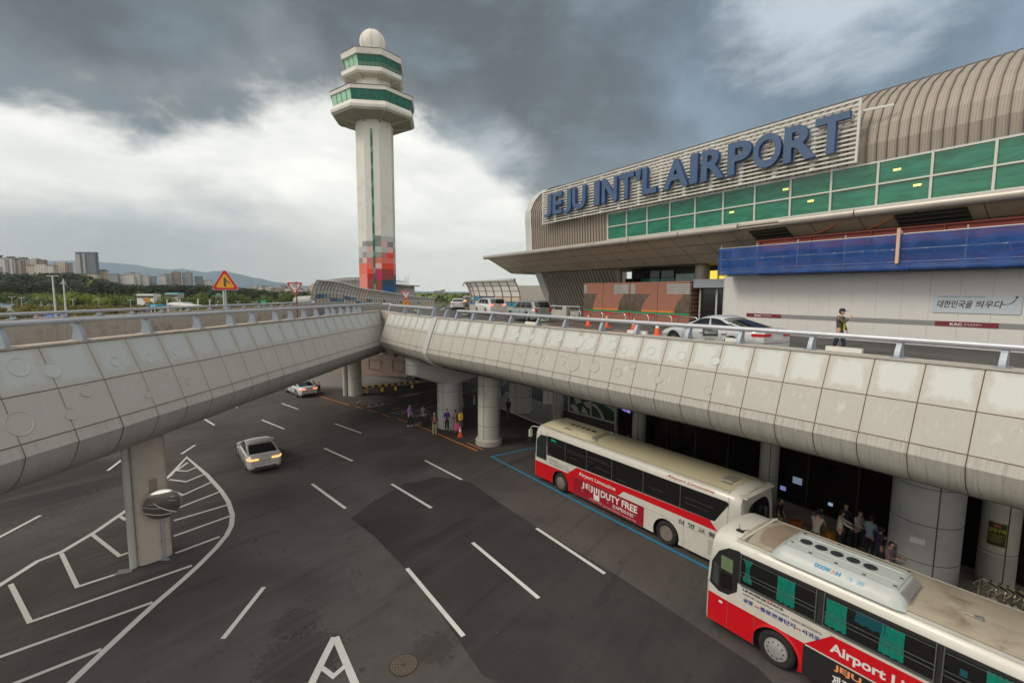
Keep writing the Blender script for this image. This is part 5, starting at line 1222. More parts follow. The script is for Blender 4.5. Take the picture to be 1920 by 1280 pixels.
    # window band and panes
    if style == 1:
        side('glass_band', [(-1.05, 1.70), (8.3, 1.86), (8.48, 1.9), (8.98, 2.72), (8.9, 2.8), (-.9, 2.76), (-1.06, 2.7)], M_bgl, .006)
        side('cab_window', [(xf+.2, 1.36), (-1.12, 1.36), (-1.1, 2.42), (-1.1, 2.72), (xf+.55, 2.68), (xf+.22, 2.35)], M_bblk, .006)
        side('cab_glass', [(xf+.27, 1.42), (-1.2, 1.42), (-1.2, 2.6), (xf+.6, 2.56), (xf+.29, 2.3)], mat('cab_glass_green', (.018, .03, .028), .08, var=.5, vs=3), .01)
        b = MB()
        for x in (.35, 1.85, 3.45, 5.2, 7.0): b.bx(x-.02, -.012, 1.72+x*.017, x+.02, -.005, 2.77)
        b.bx(-1.0, -.011, 2.42, 3.4, -.006, 2.435)
        b.build('window_dividers', mat('divider_grey', (.06, .06, .06), .4, var=0), t)
        b = MB()
        for x0, x1, z in ((.5, 1.7, 2.32), (1.95, 2.3, 2.25), (.7, 1.2, 2.05), (2.4, 3.3, 2.1), (3.7, 4.3, 1.95), (1.9, 3.2, 2.5), (5.5, 6.2, 2.2), (7.2, 8.4, 2.35), (7.2, 8.2, 2.15)): b.bx(x0, -.010, z, x1, -.0065, z+.012)
        b.build('window_glints', mat('pane_glint', (.09, .09, .085), .3, var=0), t)  # pale bars laid on the panes as painted reflections
        # livery
        zs = lambda x: 1.66+(x-1.2)*.026
        reds = [(xf+.13, 1.14), (-.9, 1.16), (.55, 1.2), (1.18, 1.69), (8.28, 1.855), (8.62, 1.53), (4.15, 1.50), (3.86, 1.21), (1.0, 1.205), (.97, ZB+.003)]
        pa = arch(0, ar+.005, ZB+.003)
        side('red_livery', reds+pa[::-1]+[(xf+.13, ZB+.003)], M_bred)
        side('advert_panel', [(.97, ZB+.01), (5.29, ZB+.01), (5.29, 1.195), (.97, 1.195)], M_mar2, .008)
        b = MB()
        for x in (-1.08, 8.96): b.bx(x-.006, -.004, ZB, x+.006, -.002, 3.0)
        b.bx(7.2, -.004, ZB, 7.208, -.002, 1.35); b.bx(5.35, -.004, 1.19, 9.7, -.002, 1.197); b.bx(.97, -.0095, 1.195, 5.29, -.004, 1.205)
        for k in range(14): b.bx(8.25, -.004, .5+k*.045, 8.95, -.002, .51+k*.045)
        b.build('body_seams', M_line, t)
        text('livery_lettering', 'Airport Limousine', (1.35, -.012, 1.30), EX, EY, 2.35, .25, M_wht, t, bold=.015)
        text('livery_lettering', 'JEJ', (1.55, -.014, .77), EX, EY, .76, .33, M_wht, t, bold=.01)
        text('livery_lettering', 'DUTY FREE', (2.83, -.014, .77), EX, EY, 2.12, .33, M_wht, t, bold=.03)
        b = MB(); b.bx(2.38, -.014, .5, 2.74, -.011, 1.1); b.build('advert_emblem', M_wht, t)
        text('advert_emblem_letter', 'U', (2.45, -.0165, .74), EX, EY, .22, .38, M_mar2, t, bold=.05)
        text('livery_lettering', '濟州觀光公社', (3.55, -.014, .52), EX, EY, 1.2, .17, M_wht, t, bold=.02)
        text('livery_lettering', '제주관광공사 면세점', (2.1, -.014, .40), EX, EY, .8, .08, M_wht, t)
        text('livery_lettering', '제주국제컨벤션센터점  TEL 064-780-7700', (3.0, -.014, .37), EX, EY, 1.9, .07, M_wht, t)
        b = MB()
        for x in (1.55, 3.2, 4.75): b.bx(x, -.014, .62, x+.12, -.011, .70)
        b.build('door_latch', M_steel, t)
        text('livery_lettering', '삼 영 교 통', (6.95, -.012, 1.22), EX, EY, 1.6, .19, mat('ink_black', (.03, .03, .03), .5, var=0), t, bold=.015)
        text('livery_lettering', 'AIRPORT LIMOUSINE BUS', (-.9, -.012, 1.52), EX, EY, .75, .06, MATS['ink_black'], t)
        text('livery_lettering', 'AIRPORT-JUNGMUN TOURIST AREA', (-.9, -.012, 1.43), EX, EY, 1.5, .06, MATS['ink_black'], t)
        text('livery_lettering', '공항 ↔ 중문관광단지 ↔ 서귀포', (-.88, -.012, 1.27), EX, EY, 1.6, .11, M_ink2, t)
        text('route_display', '공항버스', (-.75, -.013, 2.55), EX, EY, .42, .1, mat('green_led', (.0, .4, .2), .5, emit=(0, .6, .3), es=.6, var=0), t)
        ca = R_(52); text('roof_lettering', 'Airport Limousine', (6.3, .035, 2.85), EX, (0, .25, .97), 2.08, .16, mat('dark_red_lettering', (.33, .008, .015), .5, var=0), t, bold=.008, italic=.35)
        # roof air unit: cream, sloping into the roof
        def pod(a, c):
            x = -1.75+a*4.2; w_ = .90; y = 1.12+(c-.5)*2*w_*(1 if a < .75 else 1-.35*((a-.75)/.25)**1.5); k = (1-abs(2*c-1)**5)*min(1, a/.08)**.5*(1 if a < .7 else max(0, 1-((a-.7)/.3)**1.3)); return (x, y, 3.14+.26*k)
        b = MB(); b.grid(pod, 36, 20); b.build('roof_aircon', M_roofy, t, smooth=40)
        b = MB()
        for k in range(5): b.lathe([(.005, 0), (.125, 0)], (-.11+k*.365, .98, 3.41), 20, caps=False)
        b.build('aircon_fans', M_black, t)
        b = MB(); b.hexa([(1.75, .4, 3.1), (2.2, .4, 3.1), (2.1, 1.6, 3.15), (1.7, 1.6, 3.15), (1.78, .4, 3.33), (2.02, .4, 3.26), (1.92, 1.6, 3.27), (1.72, 1.6, 3.34)]); b.build('aircon_grille', mat('grille_grey', (.25, .24, .20), .6), t)
        b = MB(); b.grid(lambda a, c: (1.0+1.2*a, .33+.55*c+.25*a*a*0, 3.16+.02+.1*(1-a)*c), 6, 4); b.build('aircon_shoulder', M_roofy, t, smooth=True)
        text('roof_lettering', 'DOOWON', (-.15, .36, 3.31), EX, (0, .8, .6), .5, .09, M_ink2, t, bold=.02)
        b = MB(); b.bx(8.2, .85, 3.21, 8.65, 1.45, 3.26); b.bx(8.3, .6, 3.19, 8.7, .78, 3.22); b.build('roof_hatch', mat('hatch_grey', (.24, .23, .2), .5), t)
        b = MB(); b.tube([(2.7, 1.2, 3.2), (2.62, 1.25, 3.4)], .01, 5); b.build('antenna', M_line, t)
        # rear spoiler and window
        b = MB(); b.box((xr-.12, W/2, 3.06), (.14, 0, -.02), (0, W/2-.2, 0), (0, 0, .03)); b.build('rear_spoiler', M_bwhite, t, smooth=40)
    else:
        n0_ = set(t.children)
        side('window_band', [(-1.42, 1.88), (xr-1.3, 1.88), (xr-.9, 2.74), (xr-.95, 2.82), (-1.42, 2.82)], M_int, .003)
        side('cab_window', [(xf+.16, 1.5), (-1.70, 1.34), (-1.40, 1.37), (-1.14, 1.6), (-1.12, 2.86), (xf+.7, 2.82), (xf+.4, 2.6), (xf+.2, 2.2)], M_bblk, .006)
        gg, g_, b_ = newmat('bus_side_glass'); mx = g_.n('ShaderNodeMixShader', i0=.82); tr_ = g_.n('ShaderNodeBsdfTransparent'); tr_.inputs[0].default_value = (.95, .97, .96, 1); gl_ = g_.n('ShaderNodeBsdfGlossy', Roughness=.04)
        fr_ = g_.n('ShaderNodeFresnel', IOR=1.5); g_.t.links.new(fr_.outputs[0], mx.inputs[0]); g_.t.links.new(tr_.outputs[0], mx.inputs[1]); g_.t.links.new(gl_.outputs[0], mx.inputs[2]); g_.t.links.new(mx.outputs[0], [n for n in g_.t.nodes if n.type == 'OUTPUT_MATERIAL'][0].inputs[0])
        side('cab_glass', [(xf+.24, 1.6), (-1.72, 1.5), (-1.72, 2.15), (xf+.28, 2.2)], mat('cab_pane', (.05, .06, .06), .08, var=.5, vs=2), .010)
        side('cab_glass', [(-1.66, 1.5), (-1.3, 1.55), (-1.3, 2.0), (-1.66, 2.0)], M_bgl, .010); side('cab_curtain', [(-1.66, 2.1), (-1.3, 2.08), (-1.3, 2.5), (-1.66, 2.52)], mat('cab_curtain_green', (.12, .17, .09), .6), .009)
        for xa, xb in ((-1.32, .62), (.82, 2.95), (3.1, 5.25), (5.4, 7.5), (7.65, 8.9)):
            side('window_pane', [(xa, 1.93), (xb, 1.93), (xb, 2.78), (xa, 2.78)], gg, .05)
            b = MB()
            for z in (2.19, 2.30): b.bx(xa, -.058, z, xb, -.045, z+.014)
            b.bx(xa, -.058, 1.93, xb, -.045, 1.95); b.bx(xa-.0, -.058, 2.70, xb, -.045, 2.71)
            b.bx(xa-.02, -.055, 1.9, xa, -.0, 2.8); b.bx(xb, -.055, 1.9, xb+.02, .0, 2.8)
            b.build('window_rails', mat('rail_dull', (.16, .18, .18), .35, .5), t)
        for xa, xb, za, zb, pinch in ((-1.27, -1.0, 2.05, 2.72, 1), (-.32, .12, 1.98, 2.7, 0), (.86, 1.3, 1.98, 2.68, 0), (1.98, 2.42, 1.98, 2.68, 0), (1.48, 2.1, 2.42, 2.72, -1), (3.75, 4.3, 1.95, 2.72, 0), (4.4, 4.75, 2.0, 2.72, 1), (5.6, 6.1, 1.95, 2.72, 0)):
            b = MB(); f_ = (lambda c: 1-.55*math.sin(3.14*min(1, c/.9)) if pinch == 1 else 1+.12*abs(c-.3))
            b.grid(lambda a, c: ((xa+xb)/2+(a-.5)*(xb-xa)*f_(c), -.028+(.012*math.sin(a*42+c*1.5) if pinch >= 0 else 0), zb-(zb-za)*c+.015*math.sin(a*20)*c), 56, 8); b.build('curtain', M_curt if pinch >= 0 else mat('sun_screen_blue', (.01, .20, .26), .6), t, smooth=True)
        b = MB(); b.bx(3.35, -.03, 2.35, 3.47, -.02, 2.5); b.build('seat_label', mat('cyan_spot', (.02, .25, .35), .5), t)
        pa = arch(0, ar+.02, ZB+.003)
        side('red_livery', [(xf+.13, 1.2), (-1.45, 1.17), (.66, 1.165), (.72, 1.165), (.72, ZB+.003)]+pa[::-1]+[(xf+.13, ZB+.003)], M_bred)
        side('red_livery', [(1.30, 1.75), (.70, 1.17), (9.8, 1.17), (9.8, 1.84)], M_bred, .0045)
        b = MB(); a0 = arch(0, ar-.01, ZB+.003, 20); a1 = arch(0, ar+.06, ZB+.003, 20)
        for k in range(20): b.poly([(a0[k][0], -.035, a0[k][1]), (a0[k+1][0], -.035, a0[k+1][1]), (a1[k+1][0], -.003, a1[k+1][1]), (a1[k][0], -.003, a1[k][1])])
        b.build('wheel_arch', M_bred, t, smooth=True)
        side('advert_panel', [(.40, ZB), (5.9, ZB), (5.9, 1.13), (.40, 1.13)], M_bblk, .008)
        b = MB()
        for x in (-1.68, -.88): b.bx(x-.006, -.0055, ZB, x+.006, -.004, 1.2)
        b.bx(-1.3, -.006, 1.84, xr-.6, -.004, 1.87); b.build('body_seams', M_line, t)
        b = MB(); b.bx(-1.95, -.008, 1.0, -1.84, -.005, 1.07); b.build('small_sticker', M_wht, t)
        b = MB(); b.bx(-1.3, -.012, 1.86, xr-.6, -.003, 1.885); b.build('window_sill', M_steel, t)
        text('livery_lettering', 'UNIVERSE', (-1.25, -.012, 1.74), EX, EY, .66, .075, MATS['ink_black'], t, bold=.03); text('livery_lettering', 'S', (-.57, -.012, 1.735), EX, EY, .07, .09, M_bred, t, bold=.04); text('livery_lettering', 'PACE', (-.48, -.012, 1.74), EX, EY, .34, .075, MATS['ink_black'], t, bold=.03)
        text('livery_lettering', 'AIRPORT-JUNGMUN TOURIST AREA-SEOGWIPO', (-1.25, -.012, 1.61), EX, EY, 2.05, .075, MATS['ink_black'], t)
        text('livery_lettering', '공항', (-1.22, -.012, 1.42), EX, EY, .28, .13, M_ink2, t, bold=.03); text('livery_lettering', '↔', (-.90, -.012, 1.44), EX, EY, .13, .06, M_bred, t, bold=.03)
        text('livery_lettering', '중문관광단지', (-.74, -.012, 1.42), EX, EY, .92, .13, M_ink2, t, bold=.03); text('livery_lettering', '↔', (.21, -.012, 1.44), EX, EY, .11, .06, M_bred, t, bold=.03); text('livery_lettering', '서귀포', (.34, -.012, 1.42), EX, EY, .43, .13, M_ink2, t, bold=.03)
        text('livery_lettering', 'Airport Limousine', (1.0, -.014, 1.26), EX, EY, 2.75, .33, M_wht, t, bold=.03)
        text('livery_lettering', 'JEJU', (1.12, -.014, .88), EX, EY, .58, .19, M_orange2, t, bold=.03)
        text('livery_lettering', '제주도 여행', (1.1, -.014, .50), EX, EY, 1.0, .28, M_wht, t, bold=.03)
        # air unit with shaped ends
        def pod(a, c):
            x = .05+a*3.0; e = min(a, 1-a)/.12; k = min(1, e*1.3)**.5*(1-abs(2*c-1)**6); y = 1.25+(c-.5)*2*(.86-.08*(1-min(1, e*1.3))**2); return (x-(0 if a > .5 else 0), y, 3.12+.34*k)
        b = MB(); b.grid(pod, 48, 30); b.build('roof_aircon', M_ac, t, smooth=40)
        b = MB(); b.tube(cat([Vector((.5, 1.02, 3.462)), Vector((2.7, 1.02, 3.462)), Vector((2.78, 1.12, 3.462)), Vector((2.78, 1.5, 3.462)), Vector((2.7, 1.6, 3.462)), Vector((.5, 1.6, 3.462)), Vector((.4, 1.5, 3.462)), Vector((.4, 1.12, 3.462)), Vector((.5, 1.02, 3.462))], .1), .014, 6)
        b.bar((.3, .72, 3.455), (2.75, .72, 3.455), .02, .016); b.bar((.3, 1.80, 3.455), (2.75, 1.80, 3.455), .02, .016); b.bar((.3, .72, 3.455), (.3, 1.80, 3.455), .02, .016); b.bar((2.8, .72, 3.455), (2.8, 1.8, 3.455), .02, .016); b.build('aircon_ridge', M_ac, t)
        b = MB()
        for k in range(5): b.lathe([(.005, 0), (.15, 0)], (.64+k*.37, 1.28, 3.468), 28, caps=False)
        b.build('aircon_fans', M_bblk, t)
        b = MB()
        for k in range(5):
            for r_ in (.05, .10, .143): b.lathe([(r_-.006, .004), (r_+.006, .004)], (.64+k*.37, 1.28, 3.468), 28, caps=False)
        b.build('fan_grille', mat('grille_blueish', (.06, .09, .11), .4), t)
        b = MB()
        for k in range(16): b.hexa([(2.86, .72+k*.065, 3.3), (3.02, .72+k*.065, 3.2), (3.02, .745+k*.065, 3.2), (2.86, .745+k*.065, 3.3), (2.87, .72+k*.065, 3.41), (3.04, .72+k*.065, 3.3), (3.04, .745+k*.065, 3.3), (2.87, .745+k*.065, 3.41)])
        b.build('aircon_grille', mat('grille_grey2', (.20, .2, .2), .5), t)
        for k, (x, y) in enumerate(((.38, .95), (.38, 1.75), (.9, .75), (1.5, .75), (2.1, .75), (2.7, .8), (2.7, 1.3), (2.72, 1.8), (1.2, 1.85), (1.9, 1.85))):
            b = MB(); b.bx(x, y, 3.462, x+.07, y+.035, 3.475); b.build('clamp', M_black, t)
        text('roof_lettering', 'DOOW', (1.15, .47, 3.30), EX, (0, .72, .69), .36, .11, mat('letter_blue', (.01, .22, .42), .4, var=0), t, bold=.05); text('roof_lettering', 'A', (1.52, .47, 3.30), EX, (0, .72, .69), .1, .11, mat('letter_pale_red', (.5, .2, .2), .4, var=0), t, bold=.05); text('roof_lettering', 'N', (1.63, .47, 3.30), EX, (0, .72, .69), .1, .11, MATS['letter_blue'], t, bold=.05)
        text('roof_lettering', '斗 源', (1.85, .47, 3.30), EX, (0, .72, .69), .38, .11, mat('letter_sky', (.15, .42, .60), .4, var=0), t)
        b = MB(); b.box((-1.38, 1.15, 3.225), (.03, 0, 0), (0, 1.05, 0), (0, 0, .012)); b.build('roof_seam', M_bwhite, t)
        b = MB(); b.grid(lambda a, c: (-2.09+a*1.74, .25+c*(W-.5), 3.112+.125*math.sin(math.pi*(.02+c*.96))**.6-.10*(1-a)**4), 10, 12); b.build('front_roof_panel', M_roofb, t, smooth=True)
        b = MB(); b.tube([(-1.65, .5, 3.2), (-1.7, .45, 3.45)], .008, 4); b.tube([(-1.65, .65, 3.2), (-1.45, .6, 3.32)], .012, 4); b.box((-1.7, .55, 3.2), (.1, 0, 0), (0, .06, 0), (0, 0, .02)); b.build('antenna', M_black, t)
        b = MB(); b.box((3.43, .95, 3.25), (.07, 0, 0), (0, .04, 0), (0, 0, .03)); b.tube([(3.15, .95, 3.25), (3.4, .95, 3.25)], .01, 5); b.box((3.46, .95, 3.27), (.03, 0, 0), (0, .03, 0), (0, 0, .03)); b.build('roof_latch', M_steel, t)
        for o in t.children:
            nb_ = o.name.split('.')[0]
            if nb_ in ('roof_aircon', 'aircon_ridge', 'aircon_fans', 'fan_grille', 'aircon_grille', 'clamp', 'roof_lettering'): o.location.x -= .68; o.location.y -= .36
            if o not in n0_ and nb_ not in ('red_livery', 'wheel_arch', 'cab_window', 'cab_glass', 'cab_curtain'): o.location.x += .28
    # rear window, lamps
    b = MB(); b.grid(lambda a, c: (xr+.012-.16*max(0, c)**2*1.0-.10*abs(2*a-1)**4, .16+a*(W-.32), 1.95+c*.9-.25*(abs(2*a-1)**2)*(1-c)), 14, 6); b.build('rear_window', M_bgl, t, smooth=True)
    b = MB(); b.grid(lambda a, c: (xr-.02-.08*abs(2*a-1)**4, .05+a*(W-.1), 1.5+c*.4), 10, 2); b.build('rear_panel', M_bwhite, t, smooth=True)
    text('rear_lettering', 'Airport Limousine', (xr+.01, .7, 1.62), (0, 1, 0), EY, 1.1, .12, M_bred, t, italic=.2)
    b = MB(); b.bx(xr-.03, .2, 1.2, xr+.01, .4, 1.5); b.bx(xr-.03, W-.4, 1.2, xr+.01, W-.2, 1.5); b.build('tail_lamp', M_red, t)
    return t
bd_ = Vector((.596, -.803, 0))
wf1 = P(1050, 922); bus('red and white airport bus with cream roof and maroon duty free advert, far bus', (wf1.x, wf1.y, 0), bd_, 1)
wf2 = P(1471, 1262)-bd_*.28; bus('near red and white airport bus with turquoise curtains and white rooftop air conditioner', (wf2.x, wf2.y, 0), bd_, 2)
# ================================================================ CARS
M_paints = {}
def cpaint(name, col, metal=.5): return mat('car_'+name, col, .28, metal, var=.03, coat=.6, dirt=tuple(x*.8 for x in col), da=.15, ds=2)
M_cgl = mat('car_glass', (.012, .014, .018), .05, spec=.8, var=0); M_tail = mat('tail_lamp_red', (.5, .01, .01), .25, var=0, coat=.5); M_tailon = mat('tail_lamp_lit', (.8, .1, .05), .3, var=0, emit=(1, .22, .12), es=1.6); M_amb = mat('lamp_amber', (.8, .25, .05), .3, var=0, emit=(1, .4, .12), es=1.6)
M_trim = mat('car_trim', (.03, .03, .03), .5); M_plate = mat('plate_white', (.6, .6, .58), .5, var=0); M_plateg = mat('plate_green', (.04, .25, .10), .5, var=0); M_hl = mat('head_lamp', (.55, .57, .6), .1, .3, var=0)
SPEC = dict(
 sedan=dict(L=4.85, W=1.84, H=1.47, zb=.94, hood=.78, nose=.60, trunk=1.04, tail=1.0, a=1.12, b=2.12, c=3.12, d=4.42, wb=(.95, 3.75), wr=.34, rw=.62),
 van=dict(L=5.1, W=1.98, H=1.75, zb=1.12, hood=1.05, nose=.78, trunk=1.10, tail=1.08, a=1.0, b=1.85, c=4.75, d=5.03, wb=(1.0, 4.05), wr=.35, rw=.74),
 suv=dict(L=4.5, W=1.85, H=1.70, zb=1.06, hood=1.02, nose=.80, trunk=1.08, tail=1.06, a=1.15, b=1.85, c=4.1, d=4.42, wb=(.88, 3.5), wr=.36, rw=.72))
def car(name, label, loc, rz, kind, paint, tail=None, plate=None, rack=False, lit=False, sc=1.0, cat_='car', group=None, simple=False):
    # local: x = 0 nose, +x rear; y centre 0; z up
    s = SPEC[kind]; L, W, Hh = s['L'], s['W'], s['H']; hw = W/2
    t = thing(name, label, cat_, loc, rz, group); t.scale = (sc,)*3
    def ztop(x):
        if x < s['a']: k = x/s['a']; return s['nose']+(s['hood']-s['nose'])*min(1, k*2.2)**.5+(s['zb']-s['hood'])*k**1.6
        if x > s['d']-.1: k = (x-(s['d']-.1))/(L-s['d']+.1); return s['zb']+(s['trunk']-s['zb'])*min(1, k*3)-(s['trunk']-s['tail']+.0)*k**3-.14*max(0, k-.75)**1.2*2
        k = (x-s['a'])/(s['d']-s['a']); return s['zb']+(s['trunk']-s['zb'])*k*.6
    def wid(x):
        e0 = max(0, 1-x/.75); e1 = max(0, 1-(L-x)/.6); return hw*(1-.30*e0**2.6-.22*e1**2.6)
    nst = 44 if not simple else 22; xs = [L*(i/nst) for i in range(nst+1)]
    b = MB(); rings = []
    for x in xs:
        w_ = wid(x); zt_ = ztop(x); e0 = max(0, 1-x/.3); e1 = max(0, 1-(L-x)/.25); z0 = .19+.10*e0+.14*e1
        za = z0
        for xw in s['wb']:
            dx = abs(x-xw); R0 = s['wr']+.065
            if dx < R0: za = max(za, s['wr']+math.sqrt(R0*R0-dx*dx))
        zt2 = zt_-.0; zsh = max(za+.06, zt2-.16)
        pts = [(w_*.90, z0 if za == z0 else za), (w_*.965, max(za, z0+.06)), (w_*1.0, max(za+.01, .48)), (w_*.985, max(za+.02, .62)), (w_*.995, max(za+.035, zsh-.04)), (w_*.965, max(za+.05, zt2-.075)), (w_*.90, zt2-.02), (w_*.74, zt2+.012), (w_*.45, zt2+.03), (0, zt2+.038)]
        rings.append([(x, -y, z) for y, z in pts]+[(x, y, z) for y, z in pts[-2::-1]])
    ids = [[b.vert(p) for p in r] for r in rings]
    for A, B_2 in zip(ids, ids[1:]):
        for k in range(len(A)-1): b.face((A[k], A[k+1], B_2[k+1], B_2[k]))
    b.face(ids[0][::-1]); b.face(ids[-1]); 
    # greenhouse shell
    rw = s['rw']*hw*1.22; bw = hw*.90; zbf, zbr = ztop(s['a'])+.0, ztop(s['d']); a_, b_x, c_, d_ = s['a'], s['b'], s['c'], s['d']
    def roofz(x): k = (x-b_x)/(c_-b_x); return Hh-(.10 if kind == 'sedan' else .055)*abs(2*k-1)**2-.03
    def GS(u, v):                        # side surface, u front->rear, v belt->roof
        xb = a_+(d_-a_)*u; xt = b_x+(c_-b_x)*u; x = xb+(xt-xb)*(v**.92); z0 = ztop(xb)-.02; z1 = roofz(xt)-.055; 
        return Vector((x, bw+(rw-bw)*(v**1.25), z0+(z1-z0)*v))
    def GF(p, v):                        # front (windscreen), p across -1..1
        e = GS(0, v); return Vector((e.x-.16*(1-p*p)*(1-.4*v), e.y*p, e.z+.03*(1-p*p)))
    def GR(p, v):
        e = GS(1, v); return Vector((e.x+.12*(1-p*p)*(1-.3*v), e.y*p, e.z+.03*(1-p*p)))
    def GT(u, p):
        e = GS(u, 1); k = 1-p*p; x = e.x+(-.16*.6*(1-u)**6+.12*.7*u**6)*k; return Vector((x, e.y*p, e.z+.065*(1-p**4)**1.0+.0))
    nu, nv = (12, 6) if not simple else (6, 3)
    for sg in (1, -1): b.grid(lambda u, v: Vector((GS(u, v).x, sg*GS(u, v).y, GS(u, v).z)), nu, nv)
    b.grid(lambda p, v: GF(2*p-1, v), 10, nv); b.grid(lambda p, v: GR(2*p-1, v), 10, nv); b.grid(lambda u, p: GT(u, 2*p-1), nu, 10)
    b.build('body', paint, t, smooth=38, fix=True)
    def patch(name, fn, u0, u1, v0, v1, m, off=.008, nu_=8, nv_=4, flip=False):
        bb = MB()
        def f(a, c):
            u, v = u0+(u1-u0)*a, v0+(v1-v0)*c; p = fn(u, v); du = fn(u+.002, v)-fn(u-.002, v); dv = fn(u, v+.002)-fn(u, v-.002); n = du.cross(dv).normalized()
            cen_ = Vector(((a_+d_)/2, 0, .9)); 
            if n.dot(p-cen_) < 0: n = -n
            return p+n*off
        bb.grid(f, nu_, nv_); return bb.build(name, m, t, smooth=True)
    three = kind != 'sedan'
    if not simple:
        for sg in (1, -1):
            fs = lambda u, v, sg=sg: Vector((GS(u, v).x, sg*GS(u, v).y, GS(u, v).z))
            cuts = [(.10, .46), (.50, .84)] if not three else [(.08, .34), (.37, .62), (.65, .93)]
            for (u0, u1) in cuts: patch('side_window', fs, u0, u1, .12, .88, M_cgl)
            if not three: patch('side_window', lambda u, v, sg=sg: Vector((GS(u, v).x, sg*GS(u, v).y, GS(u, v).z)), .86, .94, .12, .55, M_cgl)
        patch('windscreen', GF, -.90, .90, .05, .93, M_cgl); patch('rear_window', GR, -.88 if not three else -.80, .88 if not three else .80, .10, .92, M_cgl)
    else:
        for sg in (1, -1): patch('side_window', lambda u, v, sg=sg: Vector((GS(u, v).x, sg*GS(u, v).y, GS(u, v).z)), .08, .9, .12, .88, M_cgl, nu_=4, nv_=2)
        patch('windscreen', GF, -.88, .88, .08, .92, M_cgl, nu_=4, nv_=2); patch('rear_window', GR, -.85, .85, .15, .9, M_cgl, nu_=4, nv_=2)
    # lamps following the body corners
    def lamp(name, x0, x1, z0, z1, m, rear=False, yin=.45):
        for sg in (1, -1):
            bb = MB(); path = []
            if rear:
                xe = L
                for k in range(9):
                    q = k/8; xx = x0+(L-x0)*min(1, q*1.6); yy = wid(xx)*1.0 if q < .62 else wid(L)*(1-(q-.62)/.38*(1-yin)); xx = min(xx, L)+.006*(q >= .62); path.append((xx, yy+.008))
            else:
                for k in range(9):
                    q = k/8; xx = x1*(1-min(1, q*1.5)); yy = wid(xx) if q < .66 else wid(0)*(1-(q-.66)/.34*(1-yin)); path.append((xx-.008*(q >= .66), yy+.008))
            for (xa, ya), (xb_, yb) in zip(path, path[1:]):
                bb.poly([(xa, sg*ya, z0), (xb_, sg*yb, z0), (xb_, sg*yb, z1), (xa, sg*ya, z1)])
            bb.build(name, m, t, fix=False)
    zt3 = s['tail']
    if three: 
        for sg in (1, -1):
            bb = MB(); bb.box((L-.02, sg*wid(L)*.88, zt3-(.12 if kind == 'suv' else .02)), (.05, 0, 0), (0, .10 if kind == 'suv' else .17, 0), (0, 0, .13 if kind == 'suv' else .085)); bb.build('tail_lamp', tail or M_tail, t)
    else: lamp('tail_lamp', L-.34, L, zt3-.22, zt3-.11, tail or M_tail, True)
    lamp('head_lamp', 0, .55, s['nose']-.10, s['nose']+.02, M_hl)
    b = MB(); b.bx(-.012, -wid(0)*.55, .42, .02, wid(0)*.55, s['nose']-.06); b.bx(.05, -hw*.8, .18, L-.05, hw*.8, .30); b.bx(L-.03, -hw*.62, .26, L+.012, hw*.62, .40)
    b.build('grille', M_trim, t)
    b = MB(); b.bx(L+.0, -.26, .66 if kind == 'sedan' else .78, L+.016, .26, .78 if kind == 'sedan' else .90); b.build('number_plate', plate or M_plate, t)
    if not simple:
        b = MB(); 
        for sg in (1, -1): b.box((s['a']+.45, sg*(hw+.01), s['zb']+.03), (.06, 0, 0), (0, .09, 0), (0, 0, .05))
        b.build('wing_mirror', paint, t, smooth=30)
        b = MB()
        for sg in (1, -1):
            for x in ([1.45, 2.55, 3.5] if not three else [1.35, 2.4, 3.45]):
                zt_ = ztop(x); b.bar((x, sg*(wid(x)+.002), .3), (x, sg*(wid(x)*.985+.002), zt_-.1), .008, .008, upv=(1, 0, 0))
            for x in (2.3, 3.3): b.bar((x, sg*(wid(x)+.01), ztop(x)-.2), (x+.2, sg*(wid(x)+.01), ztop(x)-.2), .02, .03)
            b.bar((1.2, sg*(wid(2)+.0), .3), (3.6, sg*(wid(3)+.0), .3), .01, .02)
        b.bar((L+.004, -hw*.8, .56), (L+.004, hw*.8, .56), .008, .015)
        b.build('door_seams', M_trim, t)
    for i, xw in enumerate(s['wb']):
        for sg in (1, -1):
            r = s['wr']; b = MB(); b.lathe([(r*.62, .0), (r*.9, -.0), (r, .03), (r, .19), (r*.9, .22), (r*.5, .22)], (xw, sg*(hw-.02), r), 24 if not simple else 12, 0, (0, -sg, 0)); w_o = b.build('tyre', M_tyre, t, smooth=30)
            if not simple:
                b = MB(); b.lathe([(r*.64, .012), (r*.6, .004), (r*.56, .03)], (xw, sg*(hw-.02), r), 24, 0, (0, -sg, 0), caps=False)
                for k in range(10): a0 = k*.6283+.1; c_v = Vector((math.cos(a0), 0, math.sin(a0))); p0 = Vector((xw, sg*(hw-.025), r)); b.bar(p0+c_v*r*.1, p0+c_v*r*.6, .035, .02, upv=(0, 1, 0))
                b.lathe([(.01, .0), (r*.16, .0), (r*.16, .02)], (xw, sg*(hw-.015), r), 12, 0, (0, -sg, 0)); o = b.build('rim', M_rims, t); o.parent = w_o
                b = MB(); b.lathe([(.01, .05), (r*.6, .05)], (xw, sg*(hw-.02), r), 20, 0, (0, -sg, 0), caps=False); o = b.build('wheel_well', M_black, t); o.parent = w_o
    b = MB()
    for xw in s['wb']: b.bx(xw-.36, -hw+.1, .2, xw+.36, hw-.1, .78)
    b.build('wheel_housing', M_black, t)
    if rack:
        b = MB()
        for sg in (1, -1): b.tube([(b_x+.2, sg*rw*.88, roofz(b_x+.2)+.02), (b_x+.3, sg*rw*.88, roofz(b_x)+.1), (c_-.2, sg*rw*.88, roofz(c_)+.1), (c_-.1, sg*rw*.88, roofz(c_)+.02)], .018, 6)
        b.build('roof_rack', M_steel, t)
    return t
def face_dir(nose_to_rear): return math.atan2(nose_to_rear.y, nose_to_rear.x)
